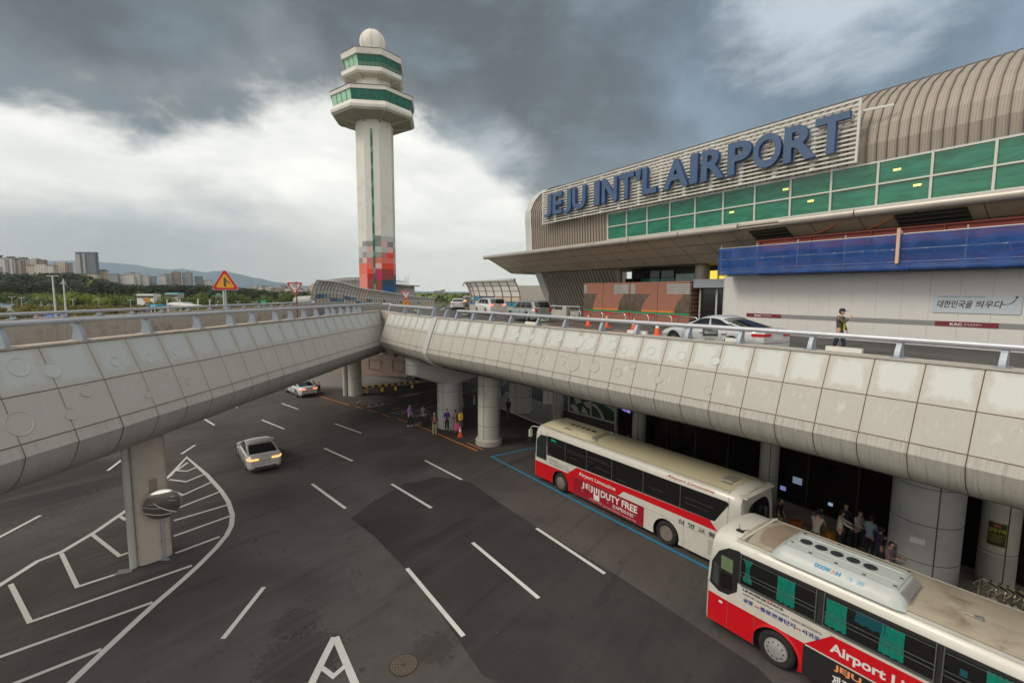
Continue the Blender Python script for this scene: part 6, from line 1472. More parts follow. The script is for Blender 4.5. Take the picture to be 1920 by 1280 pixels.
silver = cpaint('silver', (.60, .62, .64), .3); white = cpaint('white', (.62, .62, .62), .0); beige = cpaint('champagne', (.42, .38, .29)); grey = cpaint('grey', (.20, .21, .22)); dk = cpaint('dark', (.03, .03, .035)); silv2 = cpaint('pale_silver', (.60, .59, .58), .3)
# silver sedan on the upper road (its nose points away, to the upper left)
n0 = Vector((7.1, 20.7, 8.055))-N_*.9; car('parked_car', 'silver sedan stopped on the upper road beside the white hoarding', n0+N_*.9, math.atan2(-.893, .45), 'sedan', silver)
def wheels(kind, f, r, z):                 # place a car from the ground contacts of its visible front and rear wheels
    f, r = P(*f, z), P(*r, z); d = (r-f).normalized(); y = Vector((-d.y, d.x, 0)); sp_ = SPEC[kind]; sgn = 1 if y.dot(-r) > 0 else -1
    return r-d*sp_['wb'][1]-y*sgn*(sp_['W']/2-.1), math.atan2(d.y, d.x)
def rears(kind, a, c, z):                  # place a car from the ground points under its two rear corners (left, right)
    a, c = P(*a, z), P(*c, z); x = (c-a).normalized(); d = Vector((x.y, -x.x, 0)); m_ = (a+c)/2; return m_-d*SPEC[kind]['L'], math.atan2(d.y, d.x)
def anchor(kind, r, d, z):
    q, d = P(*r, z), Vector((*d, 0)).normalized(); y = Vector((-d.y, d.x, 0)); sgn = 1 if y.dot(-q) > 0 else -1; s_ = SPEC[kind]
    return q-d*s_['wb'][1]-y*sgn*(s_['W']/2-.1), math.atan2(d.y, d.x)
l_, r_ = anchor('suv', (989, 603.5), (1.2, -2.2), 8.055); car('parked_car', 'silver off roader with roof rails and green number plate on the upper road', l_, r_, 'suv', cpaint('silver_green', (.36, .38, .37)), M_tail, M_plateg, rack=True)
l_, r_ = anchor('van', (911.5, 590.5), (1.08, -2.75), 8.055); car('driving_car', 'white people carrier with lit brake lamps ahead of the off roader', l_, r_, 'van', white, M_tailon, mat('plate_yellow', (.6, .4, .15), .5, var=0))
l_, r_ = P(857, 581, 8.055)+Vector((-.4, 4.85, 0)), math.atan2(-4.8, .45); car('driving_car', 'small white saloon driving off where the upper road bends left', l_, r_, 'sedan', white, M_tail)
l_, r_ = P(881, 577.5, 8.055)+Vector((-1.0, 5.1, 0)), math.atan2(-5, 1.0); car('driving_car', 'grey car with glowing lamps farthest along the upper road', l_, r_, 'van', grey, M_amb)
# lower road
l_, r_ = wheels('sedan', (531, 732), (557, 743.5), 0); car('parked_car', 'silver sedan with a rear lamp lit, parked beside the kerb near two seated people', l_, r_, 'sedan', silver, M_tailon)
l_, r_ = rears('sedan', (466, 893), (526, 884), 0); car('driving_car', 'silver car with glowing rear lamps driving along the middle lane', l_+Vector((-.8, -.2, 0)), r_+.18, 'sedan', silv2, M_amb, mat('plate_grey', (.35, .33, .28), .5, var=0))
# parking court behind the stone wall
car('parked_car', 'white hatchback highest in view in the court behind the stone wall', Vector((PY(765, 655, 84).x, 84, 0)), math.pi-.5, 'sedan', white)
car('parked_car', 'champagne car seen from behind in the court behind the stone wall', Vector((PY(722, 655, 78).x, 80, 0)), -1.2, 'suv', beige)
car('parked_car', 'low white car half hidden by the top of the stone wall', Vector((PY(725, 660, 68).x, 68, .0)), .25, 'sedan', white)
car('parked_car', 'dark car beside the white hatchback in the court', Vector((PY(772, 662, 70).x, 71, 0)), 2.9, 'sedan', dk)
# ================================================================ PEOPLE
M_skin = mat('skin', (.50, .30, .21), .55, var=.04); M_hairb = mat('hair_black', (.014, .011, .010), .6); M_hairr = mat('hair_auburn', (.13, .05, .03), .6); M_hairg = mat('hair_grey', (.30, .28, .26), .6); M_shoe = mat('shoe_dark', (.03, .03, .03), .5); M_shoew = mat('shoe_white', (.5, .5, .5), .5); M_eye = mat('eye_dark', (.02, .015, .01), .3, var=0); M_lip = mat('lip', (.35, .12, .10), .5, var=0)
def cloth(name, col): return mat('cloth_'+name, col, .85, var=.18, vs=9, bump=.3, bs=25)
def skin_mesh(name, verts, edges, radii, root=0, sub=1):
    me = bpy.data.meshes.new('t'); me.from_pydata([tuple(v) for v in verts], edges, []); o = bpy.data.objects.new('t', me); C.objects.link(o)
    md = o.modifiers.new('s', 'SKIN'); md.use_smooth_shade = True
    sv_ = me.skin_vertices[0].data if me.skin_vertices else None
    if sv_ is None:
        bpy.context.view_layer.update(); bm2 = bmesh.new(); bm2.from_mesh(me); lay = bm2.verts.layers.skin.verify(); bm2.to_mesh(me); bm2.free(); sv_ = me.skin_vertices[0].data
    for i, r in enumerate(radii): sv_[i].radius = r if isinstance(r, tuple) else (r, r); sv_[i].use_root = (i == root)
    ss = o.modifiers.new('u', 'SUBSURF'); ss.levels = sub; ss.render_levels = sub
    bpy.context.view_layer.update(); out = bpy.data.meshes.new_from_object(o.evaluated_get(bpy.context.evaluated_depsgraph_get()))
    bpy.data.objects.remove(o); out.name = name; return out
def person(label, loc, yaw, top, bottom, hair=None, h=1.68, arms=((.15, .1, .3), (.15, .1, .3)), stride=0.0, lean=0.0, sit=False, shoe=None, sleeve=1.0, skirt=False, inner=None, vest=None, cap=None, hairlong=False, group=None, twist=0.0):
    # local frame: +y is the direction the person faces, z up
    t = thing('person', label, 'person', loc, yaw, group); k = h/1.72; hair = hair or M_hairb
    hipz = .90 if not sit else .48; hip = Vector((0, 0, hipz))
    ln = lean; up_ = Vector((0, math.sin(ln), math.cos(ln))); fwd = Vector((0, math.cos(ln), -math.sin(ln)))
    sp1 = hip+up_*.18; ch = hip+up_*.38; nb = hip+up_*.54; nt = nb+up_*.07+fwd*.015; hd = nt+Vector((0, .02+.3*math.sin(ln)*.2, .10))
    V = [hip, sp1, ch, nb]; E_ = [(0, 1), (1, 2), (2, 3)]; Rr = [(.125, .105), (.12, .10), (.145, .115), (.085, .075)]
    J = {}
    for sg, nm in ((-1, 'L'), (1, 'R')):
        a = arms[0 if sg < 0 else 1]; out_, fw_, eb = a
        sh = ch+up_*.10+Vector((sg*.175, 0, 0)); dr = (Vector((sg*math.sin(out_), 0, -math.cos(out_)))*math.cos(fw_)+fwd*math.sin(fw_)).normalized()
        el_ = sh+dr*.28; fd = (dr*math.cos(eb)+(fwd*.9+Vector((-sg*.35, 0, .3))).normalized()*math.sin(eb)).normalized(); wr = el_+fd*.245; J[nm] = (sh, el_, wr, fd)
        if sit: kn = hip+Vector((sg*.10, .40, .03)); an = kn+Vector((0, .05, -.44))
        else:
            st_ = stride*(-sg); kn = Vector((sg*.10, .42*math.sin(st_)+.03, hipz-.42*math.cos(st_))); an = kn+Vector((0, .42*math.sin(min(st_, .0)*1.3+st_*.2), -.40*math.cos(st_))); an.z = max(.07, an.z)
        J[nm+'leg'] = (hip+Vector((sg*.095, 0, -.03)), kn, an)
    # body: one continuous skinned surface
    v, e, r = [], [], []
    def add(p, rad, par=None):
        v.append(Vector(p)*1.0); r.append(rad); i = len(v)-1
        if par is not None: e.append((par, i))
        return i
    i0 = add(hip, (.13, .11)); i1 = add(sp1, (.115, .095), i0); i2 = add(ch, (.14, .11), i1); i3 = add(nb, (.065, .065), i2); i4 = add(nt, (.052, .055), i3)
    for nm in 'LR':
        sh, el_, wr, fd = J[nm]; a = add(sh, .055, i2); a = add(sh.lerp(el_, .5), .046, a); a = add(el_, .038, a); a = add(wr, .026, a)
        a = add(wr+fd*.05, (.034, .02), a)
        hpn, kn, an = J[nm+'leg']; a = add(hpn, .085, i0); a = add(kn, .056, a); a = add(an, .038, a); a = add(an+Vector((0, .12, -.035)), .035, a)
    me = skin_mesh('body', v, e, r, 0, 1); bm2 = bmesh.new(); bm2.from_mesh(me)
    # head: shaped sphere joined to the body mesh, with nose, ears and chin
    hb = MB()
    def headp(a, c):
        th = a*6.28318; ph = (c-.5)*3.14159; x, y, z = math.cos(ph)*math.sin(th), math.cos(ph)*math.cos(th), math.sin(ph)
        w_ = .073*(1-.16*max(0, -z)**1.5); yy = y*.092; zz_ = z*.118
        if y > 0: yy *= 1-.12*max(0, z); yy += .012*max(0, -z)*y
        nose = max(0, 1-abs(x)/.22)*max(0, 1-abs(z+.12)/.28)*(1 if y > 0 else 0); yy += .020*nose
        eye = max(0, 1-abs(abs(x)-.38)/.2)*max(0, 1-abs(z-.08)/.14)*(1 if y > 0 else 0); yy -= .006*eye
        ear = max(0, 1-abs(y+.02)/.18)*max(0, 1-abs(z+.02)/.25); return hd+Vector((x*w_+math.copysign(.014*ear, x), yy, zz_))
    hb.grid(headp, 24, 14)
    for nm in 'LR':                      # five tapered fingers on each palm
        sh, el_, wr, fd = J[nm]; sg = -1 if nm == 'L' else 1; sd_ = fd.cross(Vector((sg, 0, .01))).normalized(); side_ = fd.cross(sd_)
        for q, (o_, ln_) in enumerate(((-.024, .062), (-.008, .072), (.008, .068), (.023, .052))):
            b0 = wr+fd*.07+sd_*o_; hb.tube([b0, b0+fd*ln_*.5, b0+fd*ln_*.9+side_*.012*sg], [.0085, .008, .006], 6)
        b0 = wr+fd*.03-sd_*.028; hb.tube([b0, b0+fd*.025-sd_*.018, b0+fd*.055-sd_*.02], [.010, .009, .007], 6)
    hm = hb.mesh('h', M_skin, smooth=True); bm2.from_mesh(hm); bm2.to_mesh(me); bm2.free(); bpy.data.meshes.remove(hm)
    me.materials.clear(); me.materials.append(M_skin); me.polygons.foreach_set('use_smooth', [True]*len(me.polygons))
    bo_ = bpy.data.objects.new('body', me); C.objects.link(bo_); bo_.parent = t
    fb = MB()
    for sg in (-1, 1): fb.lathe([(.001, 0), (.009, .0), (.006, .003)], hd+Vector((sg*.028, .084, .012)), 8, 0, (0, 1, 0))
    o = fb.build('eyes', M_eye, t); fb = MB(); fb.box(hd+Vector((0, .092, -.052)), (.018, 0, 0), (0, .004, 0), (0, 0, .004)); fb.build('mouth', M_lip, t)
    # hair cap or hat
    hr = MB()
    def hairp(a, c):
        th = a*6.28318; ph = (-.18+c*.68)*3.14159 if not hairlong else (-.42+c*.92)*3.14159; y = math.cos(th); 
        if y > .25: ph = max(ph, .16*3.14159+(.5-.16)*3.14159*c*.6) if not hairlong or y > .45 else ph
        x, yy, z = math.cos(ph)*math.sin(th), math.cos(ph)*y, math.sin(ph); return hd+Vector((x*.084, yy*.104-.006, z*.13+.006))
    hr.grid(hairp, 24, 10); hr.build('hair', hair, t, smooth=True)
    if cap:
        cb_ = MB(); cb_.lathe([(.09, .02), (.092, .07), (.075, .115), (.03, .135), (.001, .137)], hd, 20, sy=1.15); cb_.box(hd+Vector((0, .14, .035)), (.06, 0, 0), (0, .055, 0), (0, 0, .006)); cb_.build('cap', cap, t, smooth=True)
    # jacket / top
    v, e, r = [], [], []
    i0 = add(hip-up_*.12+up_*.0, (.16, .13)); i1 = add(sp1, (.14, .12), i0); i2 = add(ch, (.162, .13), i1); i3 = add(nb, (.09, .08), i2)
    for nm in 'LR':
        sh, el_, wr, fd = J[nm]; a = add(sh, .072, i2); a = add(sh.lerp(el_, .5), .062, a)
        if sleeve > .5: a = add(el_, .053, a); a = add(el_.lerp(wr, .92), .040, a)
        else: a = add(sh.lerp(el_, .8), .060, a)
    me = skin_mesh('jacket', v, e, r, 0, 1); me.materials.clear(); me.materials.append(top); o = bpy.data.objects.new('top', me); C.objects.link(o); o.parent = t
    if inner:
        ib = MB(); ib.grid(lambda a, c: sp1+up_*(-.02+.34*c)+Vector(((a-.5)*.13*(1-.2*c), .0, 0))+fwd*(.148-.02*c-abs(a-.5)*.05), 4, 6); ib.build('shirt_front', inner, t, smooth=True)
    if vest:
        ib = MB(); ib.grid(lambda a, c: hip+up_*(.02+.26*c)+Vector(((a-.5)*.16+.03, 0, 0))+fwd*.155, 3, 4); ib.build('bright_vest', vest, t, smooth=True)
    v, e, r = [], [], []
    i0 = add(hip+Vector((0, 0, .06)), (.135, .115)); i1 = add(hip, (.14, .12), i0)
    for nm in 'LR':
        hpn, kn, an = J[nm+'leg']; a = add(hpn+Vector((0, 0, -.04)), .105, i1); a = add(kn, .075, a); a = add(an+Vector((0, 0, .02)), .058, a)
    me = skin_mesh('trousers', v, e, r, 0, 1); me.materials.clear(); me.materials.append(bottom); o = bpy.data.objects.new('trousers', me); C.objects.link(o); o.parent = t
    for nm in 'LR':
        hpn, kn, an = J[nm+'leg']; sb = MB(); base = an+Vector((0, .05, -.03)); sb.grid(lambda a, c: base+Vector((math.sin(a*6.283)*.045*math.sin(c*3.14)**.5, math.cos(a*6.283)*.135*math.sin(c*3.14)**.5, -.045+.10*(1-c)*(1-.35*max(0, math.cos(a*6.283))))), 16, 6); sb.build('shoe', shoe or M_shoe, t, smooth=True)
    t.scale = (k,)*3; return t
def yaw_to(dx, dy): return math.atan2(dy, dx)-math.pi/2
TC = lambda p: yaw_to(-p.x, -p.y)          # faces the camera
c_pur = cloth('lilac', (.27, .17, .42)); c_purd = cloth('purple', (.07, .04, .22)); c_blk = cloth('black', (.018, .018, .02)); c_brn = cloth('brown', (.06, .045, .035)); c_khk = cloth('khaki', (.38, .34, .22)); c_pink = cloth('pink', (.60, .16, .19)); c_ol = cloth('olive', (.085, .078, .05)); c_nav = cloth('navy', (.02, .025, .05)); c_hood = cloth('stone_grey', (.42, .41, .36)); c_crm = cloth('cream', (.66, .61, .52)); c_den = cloth('pale_denim', (.28, .38, .45)); c_red = cloth('red', (.45, .03, .04)); c_wp = cloth('white_pink', (.52, .44, .46)); c_gr = cloth('grey', (.16, .15, .15)); c_vest = cloth('vest_yellow', (.55, .55, .02)); c_mauve = cloth('mauve', (.20, .15, .16)); c_jean = cloth('jeans', (.07, .10, .16))
low_arm = ((.12, .15, .25), (.12, .15, .25)); folded = ((.1, .25, 1.3), (.1, .25, 1.3)); reach = ((.1, 1.0, .35), (.1, .9, .4))
p = P(768, 799); person('person in a lilac shirt and black trousers standing at the road edge', p, TC(p)+.9, c_pur, c_blk, h=1.72, arms=((.1, .1, .2), (.1, .3, 1.2)), stride=.12, shoe=M_shoew)
p = P(793, 797); person('person in dark grey pushing a luggage trolley beside the lilac shirt', p, TC(p)+2.4, c_gr, c_blk, h=1.62, arms=reach)
p = P(815, 816); person('person in khaki trousers, dark jacket and pink shirt stepping over the orange line', p, TC(p), c_brn, c_khk, h=1.70, arms=folded, inner=c_pink, hair=M_hairg)
p = P(838, 806); person('person in a purple jacket standing in front of the hammerhead pier', p, TC(p), c_purd, c_blk, h=1.62, arms=folded)
p = P(854, 808); person('person in a brown coat turned sideways next to the purple jacket', p, TC(p)-1.3, c_mauve, c_mauve, h=1.60, arms=folded)
p = P(953, 785, .15); person('person with a dark backpack walking under the deck towards the terminal', p, TC(p)+2.6, c_blk, c_jean, h=1.70, arms=((.1, .4, .5), (.1, -.2, .3)), stride=.35)
p = P(588, 735); person('person in a red jacket sitting behind the parked silver sedan', p, TC(p)+.8, c_red, c_blk, h=1.65, sit=True, arms=reach)
p = P(598, 738); person('person in black sitting on a stool beside the red jacket', p, TC(p)-.8, c_blk, c_blk, h=1.65, sit=True, arms=reach)
def head_at(u, v, hz, n=None, y=None): q = PN(u, v, n) if n else PY(u, v, y); return q
q = PY(1577, 590, 17.9); person('person in an olive jacket and black cap walking past the hoarding, hand at the mouth', (q.x, q.y, 8.055), yaw_to(.5, -.9), c_ol, c_nav, h=1.72, arms=((.1, .15, .3), (.1, .9, 2.1)), stride=.2, vest=c_vest, cap=c_nav)
def at_head(u, v, hz):                     # ground point of someone whose head centre shows at (u, v)
    q = P(u, v, hz+.15); return Vector((q.x, q.y, .15))
for u, v, lb, kw in [(1463, 938, 'person in a black T-shirt standing by the tail of the far bus', dict(top=c_blk, bottom=c_crm, h=1.6, sleeve=0, yaw=1.2)),
    (1532, 962, 'person in a stone grey hoodie bending over a luggage cart, seen from behind', dict(top=c_hood, bottom=c_blk, h=1.72, yaw=2.9, lean=.35, arms=reach)),
    (1577, 962, 'person in a cream sweater reaching towards the grey hoodie', dict(top=c_crm, bottom=c_blk, h=1.66, yaw=1.7, arms=reach)),
    (1580, 952, 'person in dark clothes whose face shows behind the cream sweater', dict(top=c_blk, bottom=c_blk, h=1.70, yaw=.2, off=.9)),
    (1608, 964, 'person in a white and pink shirt looking down in the waiting group', dict(top=c_wp, bottom=c_blk, h=1.62, yaw=.9, arms=folded, off=.5)),
    (1634, 972, 'person in a long pale denim coat seen from behind', dict(top=c_den, bottom=c_blk, h=1.70, yaw=2.6, arms=folded)),
    (1652, 992, 'person in a navy jacket standing right of the denim coat', dict(top=c_nav, bottom=c_nav, h=1.66, yaw=2.3, arms=reach)),
    (1670, 1020, 'person in light grey with raised hands beside the massive pier', dict(top=c_mauve, bottom=c_gr, h=1.55, yaw=1.0, arms=((.2, .5, 1.6), (.2, .5, 1.6)))),
    (1178, 818, 'auburn haired person whose head shows above the far bus roof', dict(top=c_red, bottom=c_blk, h=1.62, yaw=0, hair=M_hairr)),
    (1197, 826, 'black haired person whose head shows beside the slender column', dict(top=c_blk, bottom=c_blk, h=1.66, yaw=0))]:
    q = at_head(u, v, kw['h']*.93)
    if 'off' in kw: q = q+N_*0.35*kw.pop('off')
    yw = kw.pop('yaw'); hk = kw.pop('h'); tp = kw.pop('top'); bt = kw.pop('bottom'); person(lb, q, TC(q)+yw, tp, bt, h=hk, **kw)
# ================================================================ SMALL THINGS
def cone(label, p, group, h=.7):
    t = thing('traffic_cone', label, 'traffic cone', p, 0, group); k = h/.7
    b = MB(); b.box((0, 0, .02*k), (.19*k, 0, 0), (0, .19*k, 0), (0, 0, .02*k)); b.lathe([(.15*k, .04*k), (.035*k, .68*k), (.02*k, .7*k)], seg=20); b.build('cone_body', M_cone, t, smooth=30)
    b = MB(); b.lathe([(.092*k+.002, .36*k), (.067*k+.002, .50*k)], seg=20, caps=False); b.lathe([(.055*k+.002, .57*k), (.045*k+.002, .63*k)], seg=20, caps=False); b.build('reflective_band', M_conew, t, smooth=True)
for (u, v), w_ in zip([(1103, 611), (1137, 614), (1188, 621), (1232, 629)], ('farthest of the four orange cones behind the guardrail', 'second farthest orange cone behind the guardrail, left of the rail post', 'third orange cone from the left beside a fin post of the guardrail', 'nearest orange cone behind the guardrail, beside the nose of the silver sedan')):
    cone(w_, P(u, v, 8.055), 'orange cones on the upper road', .8)
cone('orange cone with a yellow bag by the luggage trolley at the hammerhead pier', P(863, 818), None, .75)
def hoop(label, c, d, wd=1.5, h=.75):
    t = thing('barrier_hoop', label, 'hoop barrier', c, math.atan2(d.y, d.x), 'steel hoop barriers in front of the booth')
    pts = [Vector((-wd/2, 0, 0)), Vector((-wd/2, 0, h-.18)), Vector((-wd/2+.05, 0, h-.06)), Vector((-wd/2+.18, 0, h)), Vector((wd/2-.18, 0, h)), Vector((wd/2-.05, 0, h-.06)), Vector((wd/2, 0, h-.18)), Vector((wd/2, 0, 0))]
    b = MB(); b.tube(pts, .045, 8); b.build('hoop_tube', M_chrome, t, smooth=60)
for s_, w_ in zip((30.6, 28.0, 25.6, 23.4, 21.4, 19.4), ('farthest left of the steel hoop barriers, beside the machine', 'second steel hoop barrier from the left, before the green stripe', 'third steel hoop barrier from the left, before the booth middle', 'fourth steel hoop barrier from the left before the booth', 'fifth steel hoop barrier, near the booth corner', 'steel hoop barrier nearest the entrance lobby, behind the sedan')):
    hoop(w_, S(s_, 26.2, 8.055), T_)
tm = thing('ticket_machine', 'pale roadside machine with a sloped panel left of the booth', 'machine', S(31.9, 26.3, 8.05), math.atan2(T_.y, T_.x))
b = MB(); b.bx(-.28, -.2, 0, .28, .2, .75); b.hexa([(-.28, -.2, .75), (.28, -.2, .75), (.28, .2, .75), (-.28, .2, .75), (-.28, -.2, .85), (.28, -.2, .85), (.28, .2, 1.1), (-.28, .2, 1.1)]); b.build('machine_body', mat('machine_grey', (.42, .42, .40), .5), tm)
b = MB(); b.poly([(-.25, -.26, .7), (.25, -.26, .7), (.25, -.26, .3), (-.25, -.26, .3)]); b.build('machine_panel', M_trim, tm)
def flood(label, p, aim, tilt=.5):
    t = thing('flood_light', label, 'flood light', p, math.atan2(aim.y, aim.x)-math.pi/2, 'flood lights along the viaduct edge'); c, s_ = math.cos(tilt), math.sin(tilt)
    # local +y is the aim; the lamp face points out and up
    b = MB(); n = Vector((0, c, s_)); e = Vector((0, -s_, c)); cen_ = Vector((0, 0, .36)); b.box(cen_-n*.06, (.24, 0, 0), e*.17, n*.05); b.box(cen_-n*.13, (.15, 0, 0), e*.1, n*.03); b.build('lamp_housing', M_trim, t)
    b = MB(); b.poly([cen_+n*.002+Vector((x, 0, 0))+e*z for x, z in ((-.205, -.14), (.205, -.14), (.205, .14), (-.205, .14))]); b.build('lamp_glass', mat('flood_glass', (.20, .24, .21), .15, var=.3, vs=6), t)
    b = MB()
    for x in (-.25, .25): b.bar((x, 0, .12), (x*1.02, -.02, .36), .02, .03)
    b.bar((-.25, 0, .12), (.25, 0, .12), .03, .02); b.bar((0, 0, 0), (0, 0, .12), .06, .06); b.box((0, -.05, .03), (.16, 0, 0), (0, .1, 0), (0, 0, .03)); b.build('bracket', M_steel, t)
out = -N_
for (u, v), w_ in zip([(1312, 638), (1012, 612), (862, 600), (771, 592)], ('flood light nearest the camera, in front of the silver sedan', 'flood light behind the off roader, on the viaduct kerb', 'flood light just right of the expansion joint', 'farthest small flood light by the yield sign')):
    s0_ = nearest_s(RE, LR, P(u, v, 8.65)); p_, d_ = at(RE, LR, s0_); flood(w_, p_+N_*.32+Z_*.06, (out*.6+Vector((.3, -.6, 0))).normalized(), .55)
for (u0, u1, v), w_ in zip([(1505, 1590, 662), (1335, 1350, 643), (1130, 1165, 628), (936, 966, 610)], ('long white light box lying on the kerb below the walking person', 'short white box lying on the kerb beside the nearest flood light', 'white light box lying on the kerb below the booth', 'white light box lying on the kerb below the people carrier')):
    s0_ = nearest_s(RE, LR, P(u0, v, 8.65)); s1_ = nearest_s(RE, LR, P(u1, v+4, 8.65)); pa_, d_ = at(RE, LR, s0_); pb_, _ = at(RE, LR, s1_); t = thing('light_box', w_, 'light box', pa_+N_*.36+Z_*.07)
    b = MB(); dv = (pb_-pa_); b.bar(Z_*.07, dv+Z_*.07, .14, .13); b.build('box_body', M_wht, t); b = MB(); b.bar(dv*.25, dv*.32, .17, .02); b.bar(dv*.25+Z_*.13, dv*.3+Z_*.14, .1, .03); b.build('yellow_clip', M_yel, t)
# ---- road signs
def tri(b, c, ex, ey, r, off, m=0, inv=False, rnd=.0):
    n = ex.cross(ey); pts = []
    for k in range(3):
        a = math.pi/2+k*2.0944+(math.pi if inv else 0)
        for da in (-.13, 0, .13):
            rr = r*(1-.10*(abs(da)/.13)*1.0) if da else r*.97; pts.append(c+ex*math.cos(a+da)*rr+ey*math.sin(a+da)*rr+n*off)
    b.poly(pts, m)
def sign_on_pole(label, foot, top_z, plates, pole_m, ex):
    t = thing('road_sign', label, 'road sign', foot); ex = Vector(ex).normalized(); n = ex.cross(Z_)
    b = MB(); b.tube([(0, 0, 0), (0, 0, top_z)], .04, 10); b.build('pole', pole_m, t, smooth=60); return t, ex, n
M_sred = mat('sign_red', (.52, .01, .02), .4, var=.03); M_syel = mat('sign_yellow', (.75, .34, .005), .4, var=.03); M_sblk = mat('sign_charcoal', (.07, .065, .07), .5, var=0); M_swht = mat('sign_white', (.6, .6, .6), .4, var=.03)
def plate(t, c, ex, r, kind):
    ey = Z_; n = ex.cross(ey); inv = kind == 'yield'
    b = MB(); tri(b, c, ex, ey, r*1.02, -.012, inv=inv); tri(b, c, ex, ey, r*1.02, 0, inv=inv); b.build('sign_back', M_swht, t)
    b = MB(); tri(b, c, ex, ey, r*.985, .004, inv=inv); b.build('sign_border', M_sred, t, fix=False)
    b = MB(); tri(b, c, ex, ey, r*.70, .008, inv=inv); b.build('sign_face', M_swht if inv else M_syel, t, fix=False)
    if inv:
        text('sign_lettering', '양보', c-ex*r*.28+ey*r*.12+n*.012, ex, ey, r*.56, r*.22, M_sblk, t, bold=.03); text('sign_lettering', 'YIELD', c-ex*r*.2-ey*r*.06+n*.012, ex, ey, r*.4, r*.11, M_sblk, t, bold=.02)
    else:
        b = MB(); b.poly([c+ex*x*r+ey*y*r+n*.012 for x, y in ((-.10, -.30), (.07, -.30), (.07, .32), (-.015, .42), (-.10, .32))]); b.poly([c+ex*x*r+ey*y*r+n*.013 for x, y in ((.04, .18), (.30, -.10), (.36, -.04), (.04, .30))]); b.build('merge_symbol', M_sblk, t, fix=False)
def lookx(p): v = Vector((-p.x, -p.y, 0)).normalized(); return Z_.cross(v)
s0_ = nearest_s(LE, LL, P(427, 612, 8.72)); p_, _ = at(LE, LL, s0_); f_ = p_+Vector((-.35, 0, .05)); ex = lookx(f_)
zc_ = PY(426, 530, f_.y).z-f_.z; t, ex, n = sign_on_pole('red edged yellow triangle merge sign on a grey pole at the left ramp', f_, zc_+.3, None, M_post, ex); plate(t, Vector((0, 0, zc_))+n*.06, ex, .575, 'merge')
s0_ = nearest_s(LE, LL, P(584, 599, 8.69)); p_, _ = at(LE, LL, s0_); f_ = p_+Vector((-.3, 0, .05)); ex = lookx(f_)
zc_ = PY(582, 538, f_.y).z-f_.z; t, ex, n = sign_on_pole('white yield triangle on a rusty brown pole before the noise barrier', f_, zc_+.3, None, mat('rust_pole', (.16, .07, .045), .8), ex); plate(t, Vector((-.08, 0, zc_))+n*.06, ex, .47, 'yield')
f_ = Vector((PY(759, 585, 42).x, 42.5, 8.05)); ex = lookx(f_); zc_ = PY(759, 568, 42.5).z-8.05; zc2 = PY(759, 551, 42.5).z-8.05
t, ex, n = sign_on_pole('yield triangle stacked above a yellow merge triangle at the road fork', f_, zc2+.3, None, M_post, ex); plate(t, Vector((0, 0, zc_))+n*.06, ex, .50, 'merge'); plate(t, Vector((0, 0, zc2-.03))+n*.06, ex, .50, 'yield')
q = PY(874, 545, 66); t = thing('street_lamp', 'slim street lamp with a curled arm and bell shade above the far road', 'street lamp', (q.x+.6, 66, 8.05))
b = MB(); zt_ = PY(872, 531, 66).z-8.05; b.tube([(0, 0, 0), (0, 0, zt_-.3), (-.1, 0, zt_), (-.5, 0, zt_+.05), (-1.0, 0, zt_)], .075, 6); b.build('pole', M_steel, t); b = MB(); b.lathe([(.04, 0), (.18, -.35), (.06, -.4)], (-1.0, 0, zt_), 12); b.build('lamp_shade', M_steel, t)
# ---- traffic mirror on the left pier
pp_ = Vector((-13.35, 17.35, 0)); t = thing('traffic_mirror', 'round convex traffic mirror on a thin post against the left pier', 'mirror', P(311, 1047)+Vector((.0, -.05, 0)))
f_ = t.location.copy(); mc = PY(304, 944, f_.y-.12)-f_; nm_ = (Vector((0, 0, 10.3))-(f_+mc)); nm_ = Vector((nm_.x*.8+2.0, nm_.y, -2.4)).normalized()
b = MB(); b.tube([(0, 0, 0), (0, 0, mc.z+.1)], .038, 10); b.box((0, 0, .012), (.17, 0, 0), (0, .06, 0), (0, 0, .012)); b.box((-.05, .06, .75), (.05, 0, 0), (0, .08, 0), (0, 0, .03)); b.box((-.05, .06, 1.9), (.05, 0, 0), (0, .08, 0), (0, 0, .03)); b.build('post', M_post, t, smooth=40)
prof = [(.60, 0), (.605, .03), (.58, .05)]; b = MB(); b.lathe([(.05, -.1), (.5, -.05)]+prof, mc, 40, 0, nm_, caps=False); b.build('mirror_rim', M_conc2, t, smooth=True)
mm_, g_, b_ = newmat('mirror_face'); b_.inputs['Base Color'].default_value = (.75, .74, .72, 1); b_.inputs['Metallic'].default_value = 1; b_.inputs['Roughness'].default_value = .03
b = MB(); Rm = 1.7; b.lathe([(Rm*math.sin(.36*k/10+.0001), .045+Rm*math.cos(.36*k/10)-Rm*math.cos(.35)) for k in range(11)][::-1], mc, 40, 0, nm_, caps=False); b.build('mirror_face', mm_, t, smooth=True)
